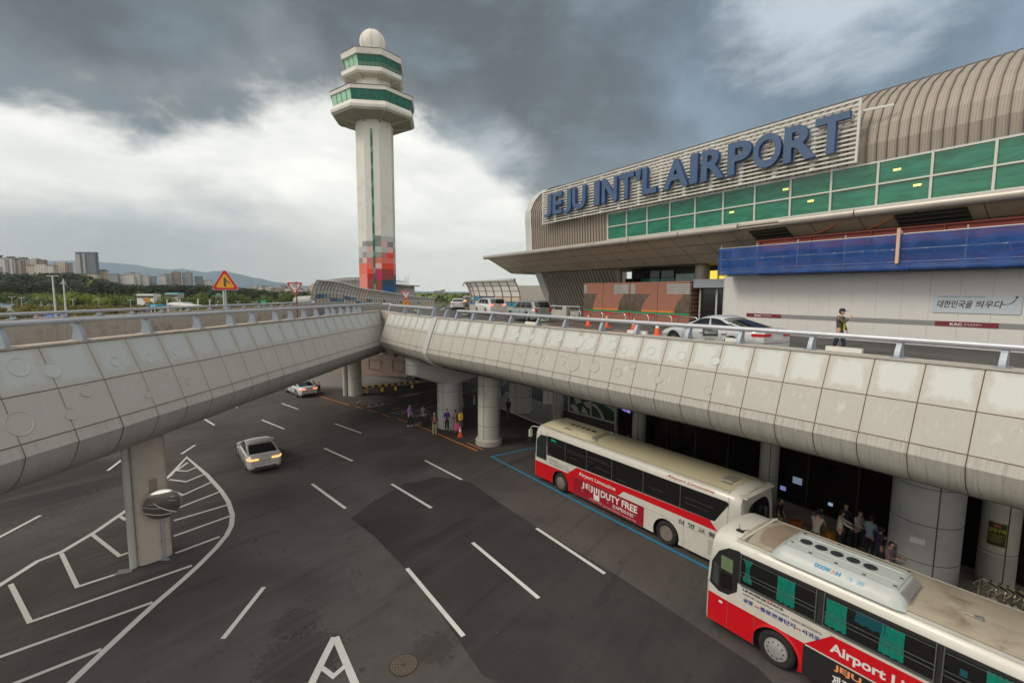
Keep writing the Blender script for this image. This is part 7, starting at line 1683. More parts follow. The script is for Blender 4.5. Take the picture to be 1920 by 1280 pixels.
# ---- manhole and drain
t = thing('manhole_cover', 'round cast iron manhole cover with ringed pattern near the road letter', 'manhole cover', P(757, 1246))
b = MB(); b.lathe([(.40, .0), (.40, .012), (.37, .014)], seg=40); b.build('cover_plate', mat('iron_dark', (.06, .045, .035), .6, .4), t)
b = MB()
for i, (r0, r1) in enumerate(((.05, .08), (.10, .15), (.17, .22), (.24, .29), (.31, .36))):
    n_ = (4, 8, 14, 20, 26)[i]
    for k in range(n_): a0, a1 = 6.2832*(k+.1)/n_, 6.2832*(k+.9)/n_; b.poly([(r*math.cos(a), r*math.sin(a), .019) for r, a in ((r0, a0), (r1, a0), (r1, a1), (r0, a1))])
b.build('cover_pattern', mat('iron_worn', (.22, .17, .13), .45, .6), t)
q = P(234, 1071); t = thing('drain_cover', 'small grey steel drain plate at the foot of the left pier pipe', 'drain cover', q, .35); b = MB(); b.box((0, 0, .012), (.24, 0, 0), (0, .16, 0), (0, 0, .012)); b.build('plate', M_steel, t)
# ---- yellow and black barrier
t = thing('striped_barrier', 'low yellow and black striped pipe barrier in front of the pavement apron', 'barrier', (0, 0, 0)); by = MB(); bk_ = MB(); by2 = MB()
A = P(677, 734); Bq = P(784, 722); n_ = 18
for k in range(n_):
    a, c = A.lerp(Bq, k/n_), A.lerp(Bq, (k+1)/n_); (by if k % 2 else bk_).bar(a+Z_*.42, c+Z_*.42, .22, .16)
by.build('yellow_bands', M_yel, t); bk_.build('black_bands', M_black, t)
for u, v in ((688, 736.5), (717, 733), (742, 731), (773, 727)): b = MB(); b.lathe([(.13, 0), (.11, .38)], P(u, v), 12); b.build('bollard_foot', M_yel, t)
# ---- scooter
t = thing('scooter', 'dark motor scooter parked under the hammerhead cap by the stone wall', 'scooter', P(774, 714), -.4)
b = MB()
for x in (-.62, .62): b.lathe([(.14, -.05), (.24, -.06), (.25, 0), (.24, .06), (.14, .05)], (x, 0, .25), 18, 0, (0, 1, 0))
b.build('tyre', M_tyre, t, smooth=True)
b = MB(); b.tube(cat([Vector((-.62, 0, .5)), Vector((-.35, 0, .62)), Vector((-.05, 0, .40)), Vector((.25, 0, .42)), Vector((.45, 0, .6)), Vector((.62, 0, .5))], .1), [.10]+[.15]*200 if False else .13, 8); b.hexa([(-.5, -.18, .25), (.1, -.18, .25), (.1, .18, .25), (-.5, .18, .25), (-.62, -.14, .7), (-.1, -.14, .72), (-.1, .14, .72), (-.62, .14, .7)]); b.tube([(.62, 0, .3), (.5, 0, 1.0)], .05, 8); b.hexa([(.42, -.22, .3), (.5, -.22, .3), (.5, .22, .3), (.42, .22, .3), (.36, -.2, .95), (.44, -.2, .95), (.44, .2, .95), (.36, .2, .95)]); b.build('scooter_body', cpaint('scooter', (.05, .05, .055)), t, smooth=30)
b = MB(); b.box((-.35, 0, .76), (.32, 0, 0), (0, .15, 0), (0, 0, .05)); b.build('seat', M_black, t, smooth=30); b = MB(); b.tube([(.45, -.33, 1.02), (.5, 0, 1.0), (.45, .33, 1.02)], .018, 6); b.build('handlebar', M_chrome, t)
b = MB(); b.box((-.72, 0, .62), (.02, 0, 0), (0, .08, 0), (0, 0, .05)); b.build('tail_lamp', M_red, t); b = MB(); b.box((-.68, 0, 1.0), (.2, 0, 0), (0, .2, 0), (0, 0, .17)); b.build('top_box', M_swht, t)
# ---- luggage trolleys
M_gold = mat('trolley_metal', (.60, .56, .42), .28, .85, var=.1)
def trolley(label, loc, rz, group=None):
    t = thing('luggage_trolley', label, 'luggage trolley', loc, rz, group)
    b = MB()
    for sg in (-1, 1):
        b.tube([(-.28*sg, -.40, .18), (-.28*sg, -.42, .95), (-.27*sg, -.46, 1.02)], .016, 6); b.tube([(-.28*sg, -.40, .18), (-.16*sg, .50, .14)], .016, 6); b.tube([(-.28*sg, -.38, .34), (-.16*sg, .48, .20)], .012, 6)
    for k in range(7): y = -.34+.13*k; w_ = .27-.015*k; b.tube([(-w_, y, .2-.006*k), (w_, y, .2-.006*k)], .008, 5)
    for z in (.45, .6, .8): b.tube([(-.28, -.42, z), (.28, -.42, z)], .010, 5)
    b.build('trolley_frame', M_gold, t)
    b = MB(); b.tube([(-.30, -.47, 1.04), (.30, -.47, 1.04)], .024, 8); b.build('handle', M_black, t); b = MB(); b.box((.13, -.47, 1.04), (.09, 0, 0), (0, .03, 0), (0, 0, .03)); b.build('handle_grip', mat('grip_cream', (.55, .52, .35), .5), t)
    b = MB(); b.tube([(-.24, -.36, .98), (-.24, -.18, .84), (.24, -.18, .84), (.24, -.36, .98)], .010, 5)
    for x in (-.16, -.05, .05, .16): b.tube([(x, -.42, .8), (x, -.18, .84)], .006, 4)
    b.build('basket', M_gold, t)
    for x, y in ((-.25, -.36), (.25, -.36), (0, .46)): b = MB(); b.lathe([(.02, -.02), (.075, -.02), (.075, .02), (.02, .02)], (x, y, .078), 12, 0, (1, 0, 0)); b.build('wheel', M_black, t)
    return t
c0 = at_head(1862, 1075, 1.0); dirc = math.atan2(T_.y, T_.x)-math.pi/2
names_ = ['luggage trolley at the far end of the nested row beside the notice column', 'second luggage trolley of the nested row', 'third luggage trolley of the nested row, its grip showing left of the column foot', 'fourth luggage trolley of the nested row, in its middle', 'fifth luggage trolley of the nested row', 'sixth luggage trolley of the nested row, close to the frame edge', 'seventh luggage trolley of the nested row, partly cut by the frame edge', 'eighth luggage trolley at the near end of the nested row']
t0_ = None
qa, qb = P(1826, 1088, 1.1), P(1912, 1118, 1.1)
for k in range(8):
    q = qa.lerp(qb, k/5); q.z = .02
    if t0_ is None: t0_ = trolley(names_[0], q, dirc+.9, 'nested luggage trolleys beside the massive pier')
    else: dup(t0_, q, dirc+.9+random.uniform(-.06, .06), names_[k])
for k, w_ in enumerate(('leftmost luggage trolley of the front row, against the massive pier', 'second luggage trolley of the front row', 'third luggage trolley of the front row', 'fourth luggage trolley of the front row', 'luggage trolley of the front row nearest the frame edge')):
    q = P(1836+20*k, 1128+8*k, 1.0); q.z = .02; dup(t0_, q, dirc+.7+random.uniform(-.15, .15), w_)
trolley('luggage trolley pushed by the person in dark grey', P(786, 799)+Vector((0, 0, 0)), 2.4)
trolley('luggage trolley with a raised handle beside the grey hoodie', Vector((*at_head(1518, 955, 1.05).xy, .15)), 1.2)
trolley('luggage trolley between the denim coat and the navy jacket', Vector((*at_head(1645, 1010, .95).xy, .15)), .4)
trolley('luggage trolley standing by the pier behind the person in light grey', Vector((*at_head(1682, 1005, 1.0).xy, .15)), .8)
trolley('folded trolley next to the orange cone at the hammerhead pier', P(853, 812), .9)
def bag(label, loc, m, sx_, sy_, sz_, name='bag', cat_='bag', handle=True, rz=.3):
    t = thing(name, label, cat_, loc, rz); b = MB(); b.grid(lambda a, c: Vector((math.copysign(abs(math.cos(a*6.2832))**.5, math.cos(a*6.2832))*sx_*(1-.15*abs(2*c-1)**3), math.copysign(abs(math.sin(a*6.2832))**.5, math.sin(a*6.2832))*sy_*(1-.15*abs(2*c-1)**3), sz_*c+.02*math.sin(a*25))), 28, 8); b.poly([(sx_*.8*x, sy_*.8*y, sz_) for x, y in ((-1, -1), (1, -1), (1, 1), (-1, 1))]); b.build('bag_body', m, t, smooth=True)
    if handle: b = MB(); b.tube([(-sx_*.4, 0, sz_), (-sx_*.35, 0, sz_+.16), (sx_*.35, 0, sz_+.16), (sx_*.4, 0, sz_)], .012, 6); b.build('handle', M_steel, t)
    return t
M_bagO = mat('bag_orange', (.50, .14, .02), .55, var=.3, vs=6)
bag('orange shopping bag standing alone right of the far bus tail', Vector((*at_head(1492, 982, .45).xy, .15)), M_bagO, .28, .2, .62)
bag('orange and yellow bag between the hoodie and the cream sweater', Vector((*at_head(1556, 1005, .4).xy, .15)), mat('bag_amber', (.60, .26, .02), .5, var=.4, vs=7), .22, .17, .60)
bag('black suitcase with a pink tag at the foot of the denim coat', Vector((*at_head(1594, 1012, .35).xy, .15)), c_blk, .25, .16, .6, 'suitcase', 'suitcase')
bag('grey suitcase beside the grey hoodie', Vector((*at_head(1512, 990, .35).xy, .15)), c_gr, .2, .14, .5, 'suitcase', 'suitcase')
bag('black suitcase standing beside the person pushing the trolley', P(791, 798)+Vector((.25, -.3, 0)), c_blk, .25, .16, .75, 'suitcase', 'suitcase')
bag('pink shopping bag hanging on the folded trolley', P(857, 815)+Z_*.35, mat('bag_pink', (.65, .12, .25), .5, var=.1), .2, .1, .5)
bag('yellow box on a pole stand beside the folded trolley', P(864, 812)+Z_*1.0, M_yel, .18, .15, .5, 'box', 'box', False)
b = MB(); b.tube([P(864, 812), P(864, 812)+Z_*1.0], .03, 6); b.build('pole_stand', M_steel, label='short pole under the yellow box at the hammerhead pier', cat='pole')
bag('pink bag between the two people near the khaki trousers and trolley', P(798, 799), mat('bag_rose', (.35, .10, .12), .6), .14, .1, .45)
for (u, v), w_ in zip([(868, 762), (889, 757), (938, 745)], ('white flexible bollard nearest the hammerhead pier', 'white flexible bollard left of the collared pier', 'white flexible bollard right of the collared pier')):
    t = thing('bollard', w_, 'bollard', P(u, v), 0, 'flexible bollards under the deck'); b = MB(); b.lathe([(.12, 0), (.1, .04), (.045, .06), (.045, .75), (.02, .78)], seg=12); b.build('bollard_body', M_conew, t, smooth=30); b = MB(); b.lathe([(.048, .5), (.048, .65)], seg=12, caps=False); b.build('reflective_band', M_cone, t)
# white arrow of the road beyond the piers
# pink graffiti mark on the left fascia
A = [PY(u, v, 33.4) for u, v in ((647, 648), (650, 651), (648, 656), (644, 664), (638, 668), (642, 660), (645, 652))]
# ================================================================ FAR BACKGROUND
M_leafs = []
def leafmat(name, c1, c2):
    m, g, b_ = newmat(name); oi = g.n('ShaderNodeObjectInfo'); ge = g.n('ShaderNodeNewGeometry')
    f = g.noise(g.n('ShaderNodeTexCoord').outputs['Object'], .8, 3); c = g.mix(ge.outputs['Random Per Island'], c1, c2); c = g.mix(oi.outputs['Random'], tuple(x*.7 for x in c1), c) if False else g.mix(g.math('MULTIPLY', oi.outputs['Random'], .6), c, tuple(x*1.25 for x in c2)); c = g.mix(g.math('MULTIPLY', f, .5), c, tuple(x*.6 for x in c1)); 
    g.t.links.new(c, b_.inputs['Base Color']); b_.inputs['Roughness'].default_value = .8; b_.inputs['Specular IOR Level'].default_value = .2; return m
L_dark = leafmat('foliage_dark_pine', (.018, .035, .018), (.04, .06, .03)); L_mid = leafmat('foliage_mid', (.055, .095, .022), (.14, .18, .045)); L_lite = leafmat('foliage_light', (.11, .17, .02), (.22, .27, .04)); L_olive = leafmat('foliage_olive', (.08, .085, .018), (.19, .17, .035))
M_bark = mat('bark', (.10, .075, .055), .9)
def crown(b, c, rx, ry, rz_, n, sz, rnd, pine=False):
    lumps = [(Vector((rnd.uniform(-.6, .6)*rx, rnd.uniform(-.6, .6)*ry, rnd.uniform(-.45, .55)*rz_)), rnd.uniform(.35, .6)) for _ in range(9)]
    for _ in range(n):
        lc, lr = rnd.choice(lumps); d = Vector((rnd.gauss(0, 1), rnd.gauss(0, 1), rnd.gauss(0, 1))).normalized()*rnd.uniform(.55, 1.0)**.5
        p = c+lc+Vector((d.x*rx*lr, d.y*ry*lr, d.z*rz_*lr*(.5 if pine else 1))); nrm = (d+Vector((rnd.uniform(-.6, .6), rnd.uniform(-.6, .6), rnd.uniform(-.2, .9)))).normalized(); u = nrm.orthogonal().normalized(); w_ = nrm.cross(u); s_ = sz*rnd.uniform(.6, 1.3)
        b.poly([p+u*s_, p+w_*s_*.8, p-u*s_, p-w_*s_*.8])
def tree_proto(name, label, cat_, kind, rnd, loc):
    t = thing(name, label, cat_, loc); b = MB()
    if kind == 'pine':
        crown(b, Vector((0, 0, 8.2)), 3.6, 3.6, 2.8, 900, .30, rnd, True); crown(b, Vector((.8, .5, 6.0)), 2.4, 2.4, 1.6, 260, .28, rnd, True); m = L_dark; hh = 8.6
    elif kind == 'broad': crown(b, Vector((0, 0, 4.9)), 4.2, 4.2, 3.3, 1300, .30, rnd); m = L_mid; hh = 5.0
    elif kind == 'lite': crown(b, Vector((0, 0, 4.2)), 4.0, 4.0, 2.8, 1200, .30, rnd); m = L_lite; hh = 4.4
    else: crown(b, Vector((0, 0, 2.8)), 3.4, 3.4, 2.3, 900, .26, rnd); m = L_olive; hh = 2.8
    b.build('crown', m, t, fix=False); b = MB(); b.tube([(0, 0, -.5), (.1, 0, hh*.5), (.25, .1, hh)], [.28, .2, .08], 7)
    for k in range(5): a_ = k*1.3; z_ = hh*(.5+.09*k); b.tube([(.1, 0, z_), (.1+math.cos(a_)*1.6, math.sin(a_)*1.6, z_+1.1)], [.09, .03], 5)
    b.build('trunk', M_bark, t); return t
def hillz(x, y):                          # wooded rise on the left
    f = max(0, min(1, (y-300)/160.0)); f = f*f*(3-2*f); q = -x/max(1, y); k = .36*max(0, min(1, (q-.50)/.12))+.64*max(0, min(1, (q-.82)/.1)); return -.1+f*17*k
b = MB(); b.grid(lambda a, c: Vector((-1150+1150*a, 290+700*c, hillz(-1150+1150*a, 290+700*c)-(.0 if 0 < a < 1 and 0 < c else .4))), 60, 40); b.build('hillside', mat('hill_ground', (.04, .05, .025), .95, var=.3, vs=.03), kind='structure', smooth=True)
rnd = random.Random(11)
protos = {k: tree_proto(n_, 'x', 'tree', k, rnd, (0, -400, 0)) for k, n_ in (('pine', 'pine_tree'), ('broad', 'broadleaf_tree'), ('lite', 'broadleaf_tree'), ('bush', 'small_tree'))}
LBL = {'pine': ('dark pine tree of the grove beyond the parking lot', 'dark pine trees beyond the parking lot'), 'broad': ('mid green leafy tree beyond the parking lot', 'leafy trees beyond the parking lot'), 'lite': ('bright yellow green leafy tree beyond the parking lot', 'bright green trees beyond the parking lot'), 'bush': ('low olive tree among the rows of the parking lot', 'low olive trees of the parking lot')}
cnt = {k: 0 for k in protos}
MARKS = [(0, 'at the left frame edge'), (18, 'below the leftmost whole apartment slab'), (40, 'below the second white apartment slab'), (62, 'left of the flood light mast, below the cream slab'), (85, 'just left of the flood light mast'), (102, 'behind the flood light mast'), (121, 'behind the mast with cross arms'), (140, 'below the left corner of the office tower'), (165, 'below the middle of the office tower'), (188, 'below the small cream block'), (212, 'below the grey end of the city slabs'), (240, 'below the wide pale city slab'), (262, 'left of the yellow zone sign'), (277, 'behind the yellow zone sign'), (300, 'right of the yellow zone sign'), (326, 'below the rounded tower'), (350, 'below the twin tower'), (376, 'below the short dark blue tower'), (400, 'left of the merge sign'), (426, 'behind the merge sign'), (450, 'right of the merge sign'), (480, 'left of the green direction board'), (505, 'right of the green direction board'), (535, 'midway between merge and yield signs'), (562, 'behind the silver tube walkway'), (585, 'behind the yield sign'), (640, 'behind the long noise barrier'), (825, 'where the upper road meets the sky'), (860, 'beyond the small white saloon')]
def mark(x, y): u = 960+FPX*x/(y*.995+1.06); return min(MARKS, key=lambda q: abs(q[0]-u))[1]
def rowof(y): return 'front row' if y < 128 else 'second row' if y < 145 else 'middle rows' if y < 175 else 'far row'
SZ = lambda s: 'large' if s > 1.2 else 'middling' if s > 1.0 else 'small'
KND = {'pine': 'dark pine', 'broad': 'mid green tree', 'lite': 'yellow green tree', 'bush': 'low olive tree'}
def plant(kind, x, y, sc, z=None):
    pr = protos[kind]; z = hillz(x, y) if z is None else z
    if cnt[kind] == 0: t = pr; t.location = (x, y, z); t.scale = (sc,)*3; t.rotation_euler = (0, 0, rnd.uniform(0, 6)); t['label'] = LBL[kind][0]
    else: t = dup(pr, (x, y, z), rnd.uniform(0, 6), LBL[kind][0], sc)
    t['label'] = '%s %s %s' % (SZ(sc), KND[kind], mark(x, y)); t['group'] = LBL[kind][1]; cnt[kind] += 1; return t
def uxy(u, y): return PY(u, 545, y).x
for k in range(64):                       # pines against the sky line and in front of the wood
    u = -10+k*9.3+rnd.uniform(-5, 5); y = rnd.uniform(300, 345); x = uxy(u, y); plant('pine', x, y, rnd.uniform(.85, 1.25)*(1.15 if u < 380 else .9))
for k in range(34): u = -10+k*17+rnd.uniform(-8, 8); y = rnd.uniform(225, 290); plant('broad', uxy(u, y), y, rnd.uniform(.85, 1.35), 0)
for u, y, sc in ((68, 262, 1.35), (84, 266, 1.2), (125, 232, 1.3), (140, 236, 1.5), (158, 238, 1.35), (176, 240, 1.2), (195, 236, 1.1), (215, 250, 1.2), (245, 255, 1.1), (300, 240, .8)): plant('lite', uxy(u, y), y, sc, 0)
for k in range(60): u = -15+k*10.2+rnd.uniform(-6, 6); y = rnd.uniform(125, 220); plant('bush', uxy(u, y), y, rnd.uniform(.7, 1.15), 0)
for k in range(10): u = 822+k*6+rnd.uniform(-2, 2); y = rnd.uniform(240, 300); plant('broad', uxy(u, y), y, rnd.uniform(.6, .85), -3)
# the wood behind reads as one mass
wood = MB(); rnd2 = random.Random(4)
for k in range(620):
    u = rnd2.uniform(-60, 590); y = rnd2.uniform(345, 700); x = uxy(u, y); z = hillz(x, y)
    c_ = Vector((x, y, z+6)); r_ = rnd2.uniform(4, 6.5)
    for _ in range(46):
        d = Vector((rnd2.gauss(0, 1), rnd2.gauss(0, 1), rnd2.gauss(0, 1))).normalized(); p = c_+Vector((d.x*r_, d.y*r_, d.z*r_*.75)); nrm = (d+Vector((0, 0, .5))).normalized(); uu = nrm.orthogonal().normalized(); ww = nrm.cross(uu); s_ = rnd2.uniform(.7, 1.6); wood.poly([p+uu*s_, p+ww*s_, p-uu*s_, p-ww*s_])
wood.build('wood', L_dark, fix=False, kind='stuff')
far = MB()
for k in range(1500):
    u = rnd2.uniform(150, 960) if k % 3 else rnd2.uniform(480, 600); y = rnd2.uniform(420, 1500); x = uxy(u, y); z = hillz(x, y) if y < 985 else 0; r_ = rnd2.uniform(4, 9)
    for _ in range(14):
        d = Vector((rnd2.gauss(0, 1), rnd2.gauss(0, 1), abs(rnd2.gauss(0, 1)))).normalized(); p = Vector((x, y, z+2))+Vector((d.x*r_, d.y*r_, d.z*r_*.8)); uu = d.orthogonal().normalized(); ww = d.cross(uu); s_ = rnd2.uniform(1.5, 3); far.poly([p+uu*s_, p+ww*s_, p-uu*s_, p-ww*s_])
far.build('distant_woodland', L_mid, fix=False, kind='stuff')
# ---- city
def facade(name, wall, win, fw_, fh_, dens=.6):
    m, g, b_ = newmat(name); ob = g.n('ShaderNodeTexCoord').outputs['UV']; s_ = g.n('ShaderNodeSeparateXYZ', i0=ob)
    fu = g.math('FRACT', g.math('DIVIDE', s_.outputs[0], fw_)); fv = g.math('FRACT', g.math('DIVIDE', s_.outputs[1], fh_))
    mk = g.math('MULTIPLY', g.math('LESS_THAN', g.math('ABSOLUTE', g.math('SUBTRACT', fu, .5)), dens/2), g.math('LESS_THAN', g.math('ABSOLUTE', g.math('SUBTRACT', fv, .5)), .28))
    c = g.mix(g.math('MULTIPLY', mk, .85), g.mix(g.noise(ob, .05, 3), tuple(x*.9 for x in wall), wall), win); g.t.links.new(c, b_.inputs['Base Color']); b_.inputs['Roughness'].default_value = .6; return m
F_w = facade('facade_white', (.60, .57, .52), (.12, .13, .15), 4, 3.0); F_b = facade('facade_buff', (.50, .43, .34), (.12, .12, .12), 4, 3.0); F_g = facade('facade_grey', (.25, .26, .28), (.07, .08, .10), 4, 3.2); F_r = facade('facade_brown', (.26, .17, .14), (.10, .09, .09), 4, 3.0); F_d = facade('facade_glass', (.16, .18, .21), (.06, .08, .11), 4.5, 3.6, .8); M_roof_d = mat('roof_dark', (.12, .13, .14), .7)
def block(b, x, y, w_, d_, z0, z1, m=0):
    for (xa, ya), (xb, yb) in (((x-w_/2, y), (x+w_/2, y)), ((x+w_/2, y), (x+w_/2, y+d_)), ((x+w_/2, y+d_), (x-w_/2, y+d_)), ((x-w_/2, y+d_), (x-w_/2, y))):
        l = math.hypot(xb-xa, yb-ya); b.poly([(xa, ya, z0), (xb, yb, z0), (xb, yb, z1), (xa, ya, z1)], m, ((0, 0), (l, 0), (l, z1-z0), (0, z1-z0)))
    b.poly([(x-w_/2, y, z1), (x+w_/2, y, z1), (x+w_/2, y+d_, z1), (x-w_/2, y+d_, z1)], m)
def building(label, u0, u1, v, y, mats, steps=(), cap=None, group=None, name='apartment_building'):
    t = thing(name, label, 'building', (0, 0, 0), 0, group); xa, xb = uxy(u0, y), uxy(u1, y); z1 = PY((u0+u1)/2, v, y).z; b = MB(); block(b, (xa+xb)/2, y, xb-xa, 6, 0, z1); b.build('wall', mats, t, fix=False)
    for (ua, ub, vv, m_) in steps: b = MB(); x0_, x1_ = uxy(ua, y), uxy(ub, y); block(b, (x0_+x1_)/2, y-1.5, x1_-x0_-.8, 6.3, 0, PY(ua, vv, y).z); b.build('wing', m_, t, fix=False)
    b = MB(); w_ = xb-xa; block(b, (xa+xb)/2, y-.5, w_*1.01, 7, z1, z1+1.2)
    if cap: b2_ = MB(); ca_, cb__, vc = cap; x0_, x1_ = uxy(ca_, y), uxy(cb__, y); block(b2_, (x0_+x1_)/2, y+1, x1_-x0_, 4, z1, PY(ca_, vc, y).z); b2_.lathe([((x1_-x0_)*.62, PY(ca_, vc, y).z-1.5), ((x1_-x0_)*.55, PY(ca_, vc, y).z)], ((x0_+x1_)/2, y+5, 0), 14); b2_.build('lift_house', M_roof_d, t, fix=False)
    b.build('roof_edge', M_roof_d, t, fix=False); return t
CY = 760
building('pale apartment block cut by the left frame edge', -30, 7, 484, CY, F_w, ((2, 8, 500, F_g),), (-6, 4, 478)); building('white apartment slab with a round lift house, leftmost whole block', 7, 27, 484.5, CY, F_w, ((16, 22, 486, F_g),), (17, 27, 480.5)); building('white apartment slab right of the leftmost whole block', 27.5, 53, 485.5, CY+10, F_w, ((45, 53, 487, F_r),), (39, 49, 482))
building('brown stepped apartment block behind the low cream slab', 53, 88, 488, CY+60, F_r, ((60, 75, 486, F_b),), (64, 74, 484.5)); building('long low cream apartment slab at the foot of the brown block', 54, 106, 498, CY-30, F_b, ((72, 92, 496, F_w), (92, 106, 499, F_w))); building('cream and brown apartment pair left of the dark tower', 106, 134, 494, CY, F_b, ((112, 128, 491.5, F_b), (128, 134, 495, F_r)))
ht = building('tall grey glass office tower standing above the wood', 147.5, 183.5, 474, 740, F_d, ((147.5, 157, 477, facade('facade_stone', (.30, .30, .31), (.24, .24, .25), 30, 3.6, .2)), (161, 166, 475, MATS['facade_stone'])), None, name='office_tower'); building('low pinkish podium at the foot of the office tower', 145, 184, 514, 728, F_b); building('small cream block right of the office tower', 184, 200, 508, 760, F_b, (), (190, 196, 505))
gcity = 'small far city buildings'
for k, (u0, u1, v, m_, lb) in enumerate([(203, 222, 514, F_g, 'grey'), (222, 252, 516, F_w, 'white'), (236, 262, 513, F_w, 'pale'), (255, 278, 517, F_w, 'cream'), (246, 276, 521, F_r, 'brick brown'), (278, 292, 519, F_g, 'bluish'), (301, 311, 517, F_w, 'white'), (310, 323, 514, F_g, 'grey'), (323, 338, 511, F_r, 'brownish'), (343, 360, 512, F_g, 'grey'), (366, 379, 519, F_d, 'dark blue'), (380, 397, 526, F_w, 'white')]):
    building('%s city building %s' % (lb, ('first right of the cream block', 'left of the wide pale slab', 'wide pale slab over the wood', 'behind the pines', 'low in front of the pale slabs', 'narrow, right of the slabs', 'narrow, left of the twin towers', 'squat, left of the rounded tower', 'rounded top tower in the middle', 'broad right hand twin tower', 'short and square right of the twin towers', 'low and long behind the merge sign')[k]), u0, u1, v, 1100+10*k, m_, (), ((u0+u1)/2-2, (u0+u1)/2+3, v-2.5) if k in (2, 8, 9) else None)
b0 = None; rnd3 = random.Random(9)
for k in range(46):
    u = 398+k*4.3+rnd3.uniform(-1.5, 1.5) if k < 44 else 786+k; y = 1500+rnd3.uniform(0, 200); w_ = rnd3.uniform(9, 17); h_ = rnd3.uniform(12, 24)+(6 if 470 < u < 560 else 0)
    t = thing('city_building', 'tiny %s far building %s' % (('narrow' if w_ < 11.5 else 'broad' if w_ > 14.5 else 'plain')+(' low' if h_ < 17 else ' tall'), mark(uxy(u, y), y)), 'building', (uxy(u, y), y, 0), 0, 'tiny far city buildings'); b = MB(); block(b, 0, 0, w_, 10, 0, h_); b.build('wall', rnd3.choice((F_w, F_w, F_b, F_r)), t, fix=False); b = MB(); block(b, 0, -.3, w_*1.04, 11, h_, h_+1.5); b.build('roof', rnd3.choice((M_roof_d, F_r)), t, fix=False)
building('small grey far block right of the far noise barrier', 814, 830, 546, 1200, F_g)
# mountains
M_mtn = mat('mountain', (.035, .10, .17), 1.0, var=.15, vs=.001, spec=0)  # blue of the distance haze is put into the base colour
b = MB(); prof_m = [(-400, 470), (-200, 478), (-60, 486), (60, 490), (150, 488), (200, 492), (250, 496), (290, 503), (318, 505), (340, 504), (365, 507), (385, 511), (400, 508), (420, 508), (450, 514), (480, 521), (520, 529), (560, 535), (620, 541), (700, 545), (860, 547), (1100, 550)]
def mz(u): 
    for (a, va), (c, vc) in zip(prof_m, prof_m[1:]):
        if a <= u <= c: k = (u-a)/(c-a); k = k*k*(3-2*k); return va+(vc-va)*k
    return 549
n_ = 150
for i in range(n_):
    u0, u1 = -400+1500*i/n_, -400+1500*(i+1)/n_
    A, Bq = PY(u0, mz(u0), 6500), PY(u1, mz(u1), 6500); A2, B2_ = PY(u0, mz(u0)+4, 5800), PY(u1, mz(u1)+4, 5800)
    for p_ in (A2, B2_): p_.z = max(1, p_.z*.55)
    C1, C2 = Vector((A2.x*.85, 4800, -5)), Vector((B2_.x*.85, 4800, -5)); D1, D2 = Vector((A.x*1.1, 7400, -5)), Vector((Bq.x*1.1, 7400, -5))
    b.poly([C1, C2, B2_, A2]); b.poly([A2, B2_, Bq, A]); b.poly([A, Bq, D2, D1])
b.build('mountains', M_mtn, kind='structure', smooth=True, fix=True)
# ---- parking lot: lamp masts, sign, shelters, cars
def mast(label, u, vtop, y, head, group=None):
    q = PY(u, 560, y); zt_ = PY(u, vtop, y).z; t = thing('light_mast', label, 'light mast', (q.x, y, 0), 0, group); b = MB(); b.tube([(0, 0, 0), (0, 0, zt_)], [.28, .16] if head != 'd' else [.1, .07], 10); b.build('pole', M_mull, t, smooth=60)
    b = MB()
    if head == 'flood':
        b.bar((-1.6, 0, zt_), (1.6, 0, zt_), .18, .18)
        b.build('cross_arm', M_mull, t); b = MB()
        for k in range(6): x = -1.5+.6*k; b.hexa([(x-.2, -.2, zt_+.2), (x+.2, -.2, zt_+.2), (x+.2, .2, zt_+.2), (x-.2, .2, zt_+.2), (x-.32, -.3, zt_+.6), (x+.25, -.3, zt_+.55), (x+.25, .3, zt_+.55), (x-.32, .3, zt_+.6)])
        b.build('flood_lamps', M_trim, t)
    elif head == 'cross': b.bar((-1.1, 0, zt_-1.4), (1.1, 0, zt_-1.4), .12, .12); b.bar((-.7, 0, zt_-1.0), (.7, 0, zt_-1.0), .12, .2); b.build('cross_arm', M_mull, t)
    elif head == 'd': b.tube([(-1, 0, zt_+.1), (0, 0, zt_-.2), (1, 0, zt_+.1)], .06, 5); b.box((-1, 0, zt_+.1), (.25, 0, 0), (0, .1, 0), (0, 0, .07)); b.box((1, 0, zt_+.1), (.25, 0, 0), (0, .1, 0), (0, 0, .07)); b.build('lamp_arms', M_mull, t)
    return t
mast('tall thick white mast with a bank of dark flood lamps', 102, 517, 120, 'flood'); mast('white mast with two short cross arms right of the flood mast', 121.5, 523, 140, 'cross'); mast('plain white pole rising beside the merge sign', 419.5, 545, 120, 'plain')
for k, (u, v, y) in enumerate([(40, 558, 170), (136, 561, 180), (184, 560, 200), (244, 562, 190), (446, 565, 190), (478, 566, 185), (516, 567, 185), (22, 557, 175)]): mast('twin headed white lamp post of the parking lot, number %s' % '', u, v, y, 'd', 'twin headed lamp posts of the parking lot')['label'] = 'slim white twin headed lamp post %s' % mark(PY(u, 560, y).x, y)
q = PY(277, 575, 100); t = thing('zone_sign', 'tall grey zone sign with a yellow E10 plate in the parking lot', 'sign', (q.x, 100, 0)); zt_ = PY(277, 558.5, 100).z; zb_ = PY(277, 566, 100).z
b = MB(); b.bx(-.42, -.15, 0, .42, .15, zb_); b.build('sign_column', mat('sign_slate', (.09, .11, .14), .5), t); b = MB(); b.bx(-.55, -.17, zb_, .55, .17, zt_); b.build('zone_plate', M_syel, t)
text('zone_lettering', 'E10', (-.42, -.18, zb_+.15), (1, 0, 0), (0, 0, 1), .84, (zt_-zb_)*.65, M_sblk, t, bold=.03); text('zone_lettering', '주차장', (-.3, -.16, zb_-.6), (1, 0, 0), (0, 0, 1), .6, .3, M_swht, t)
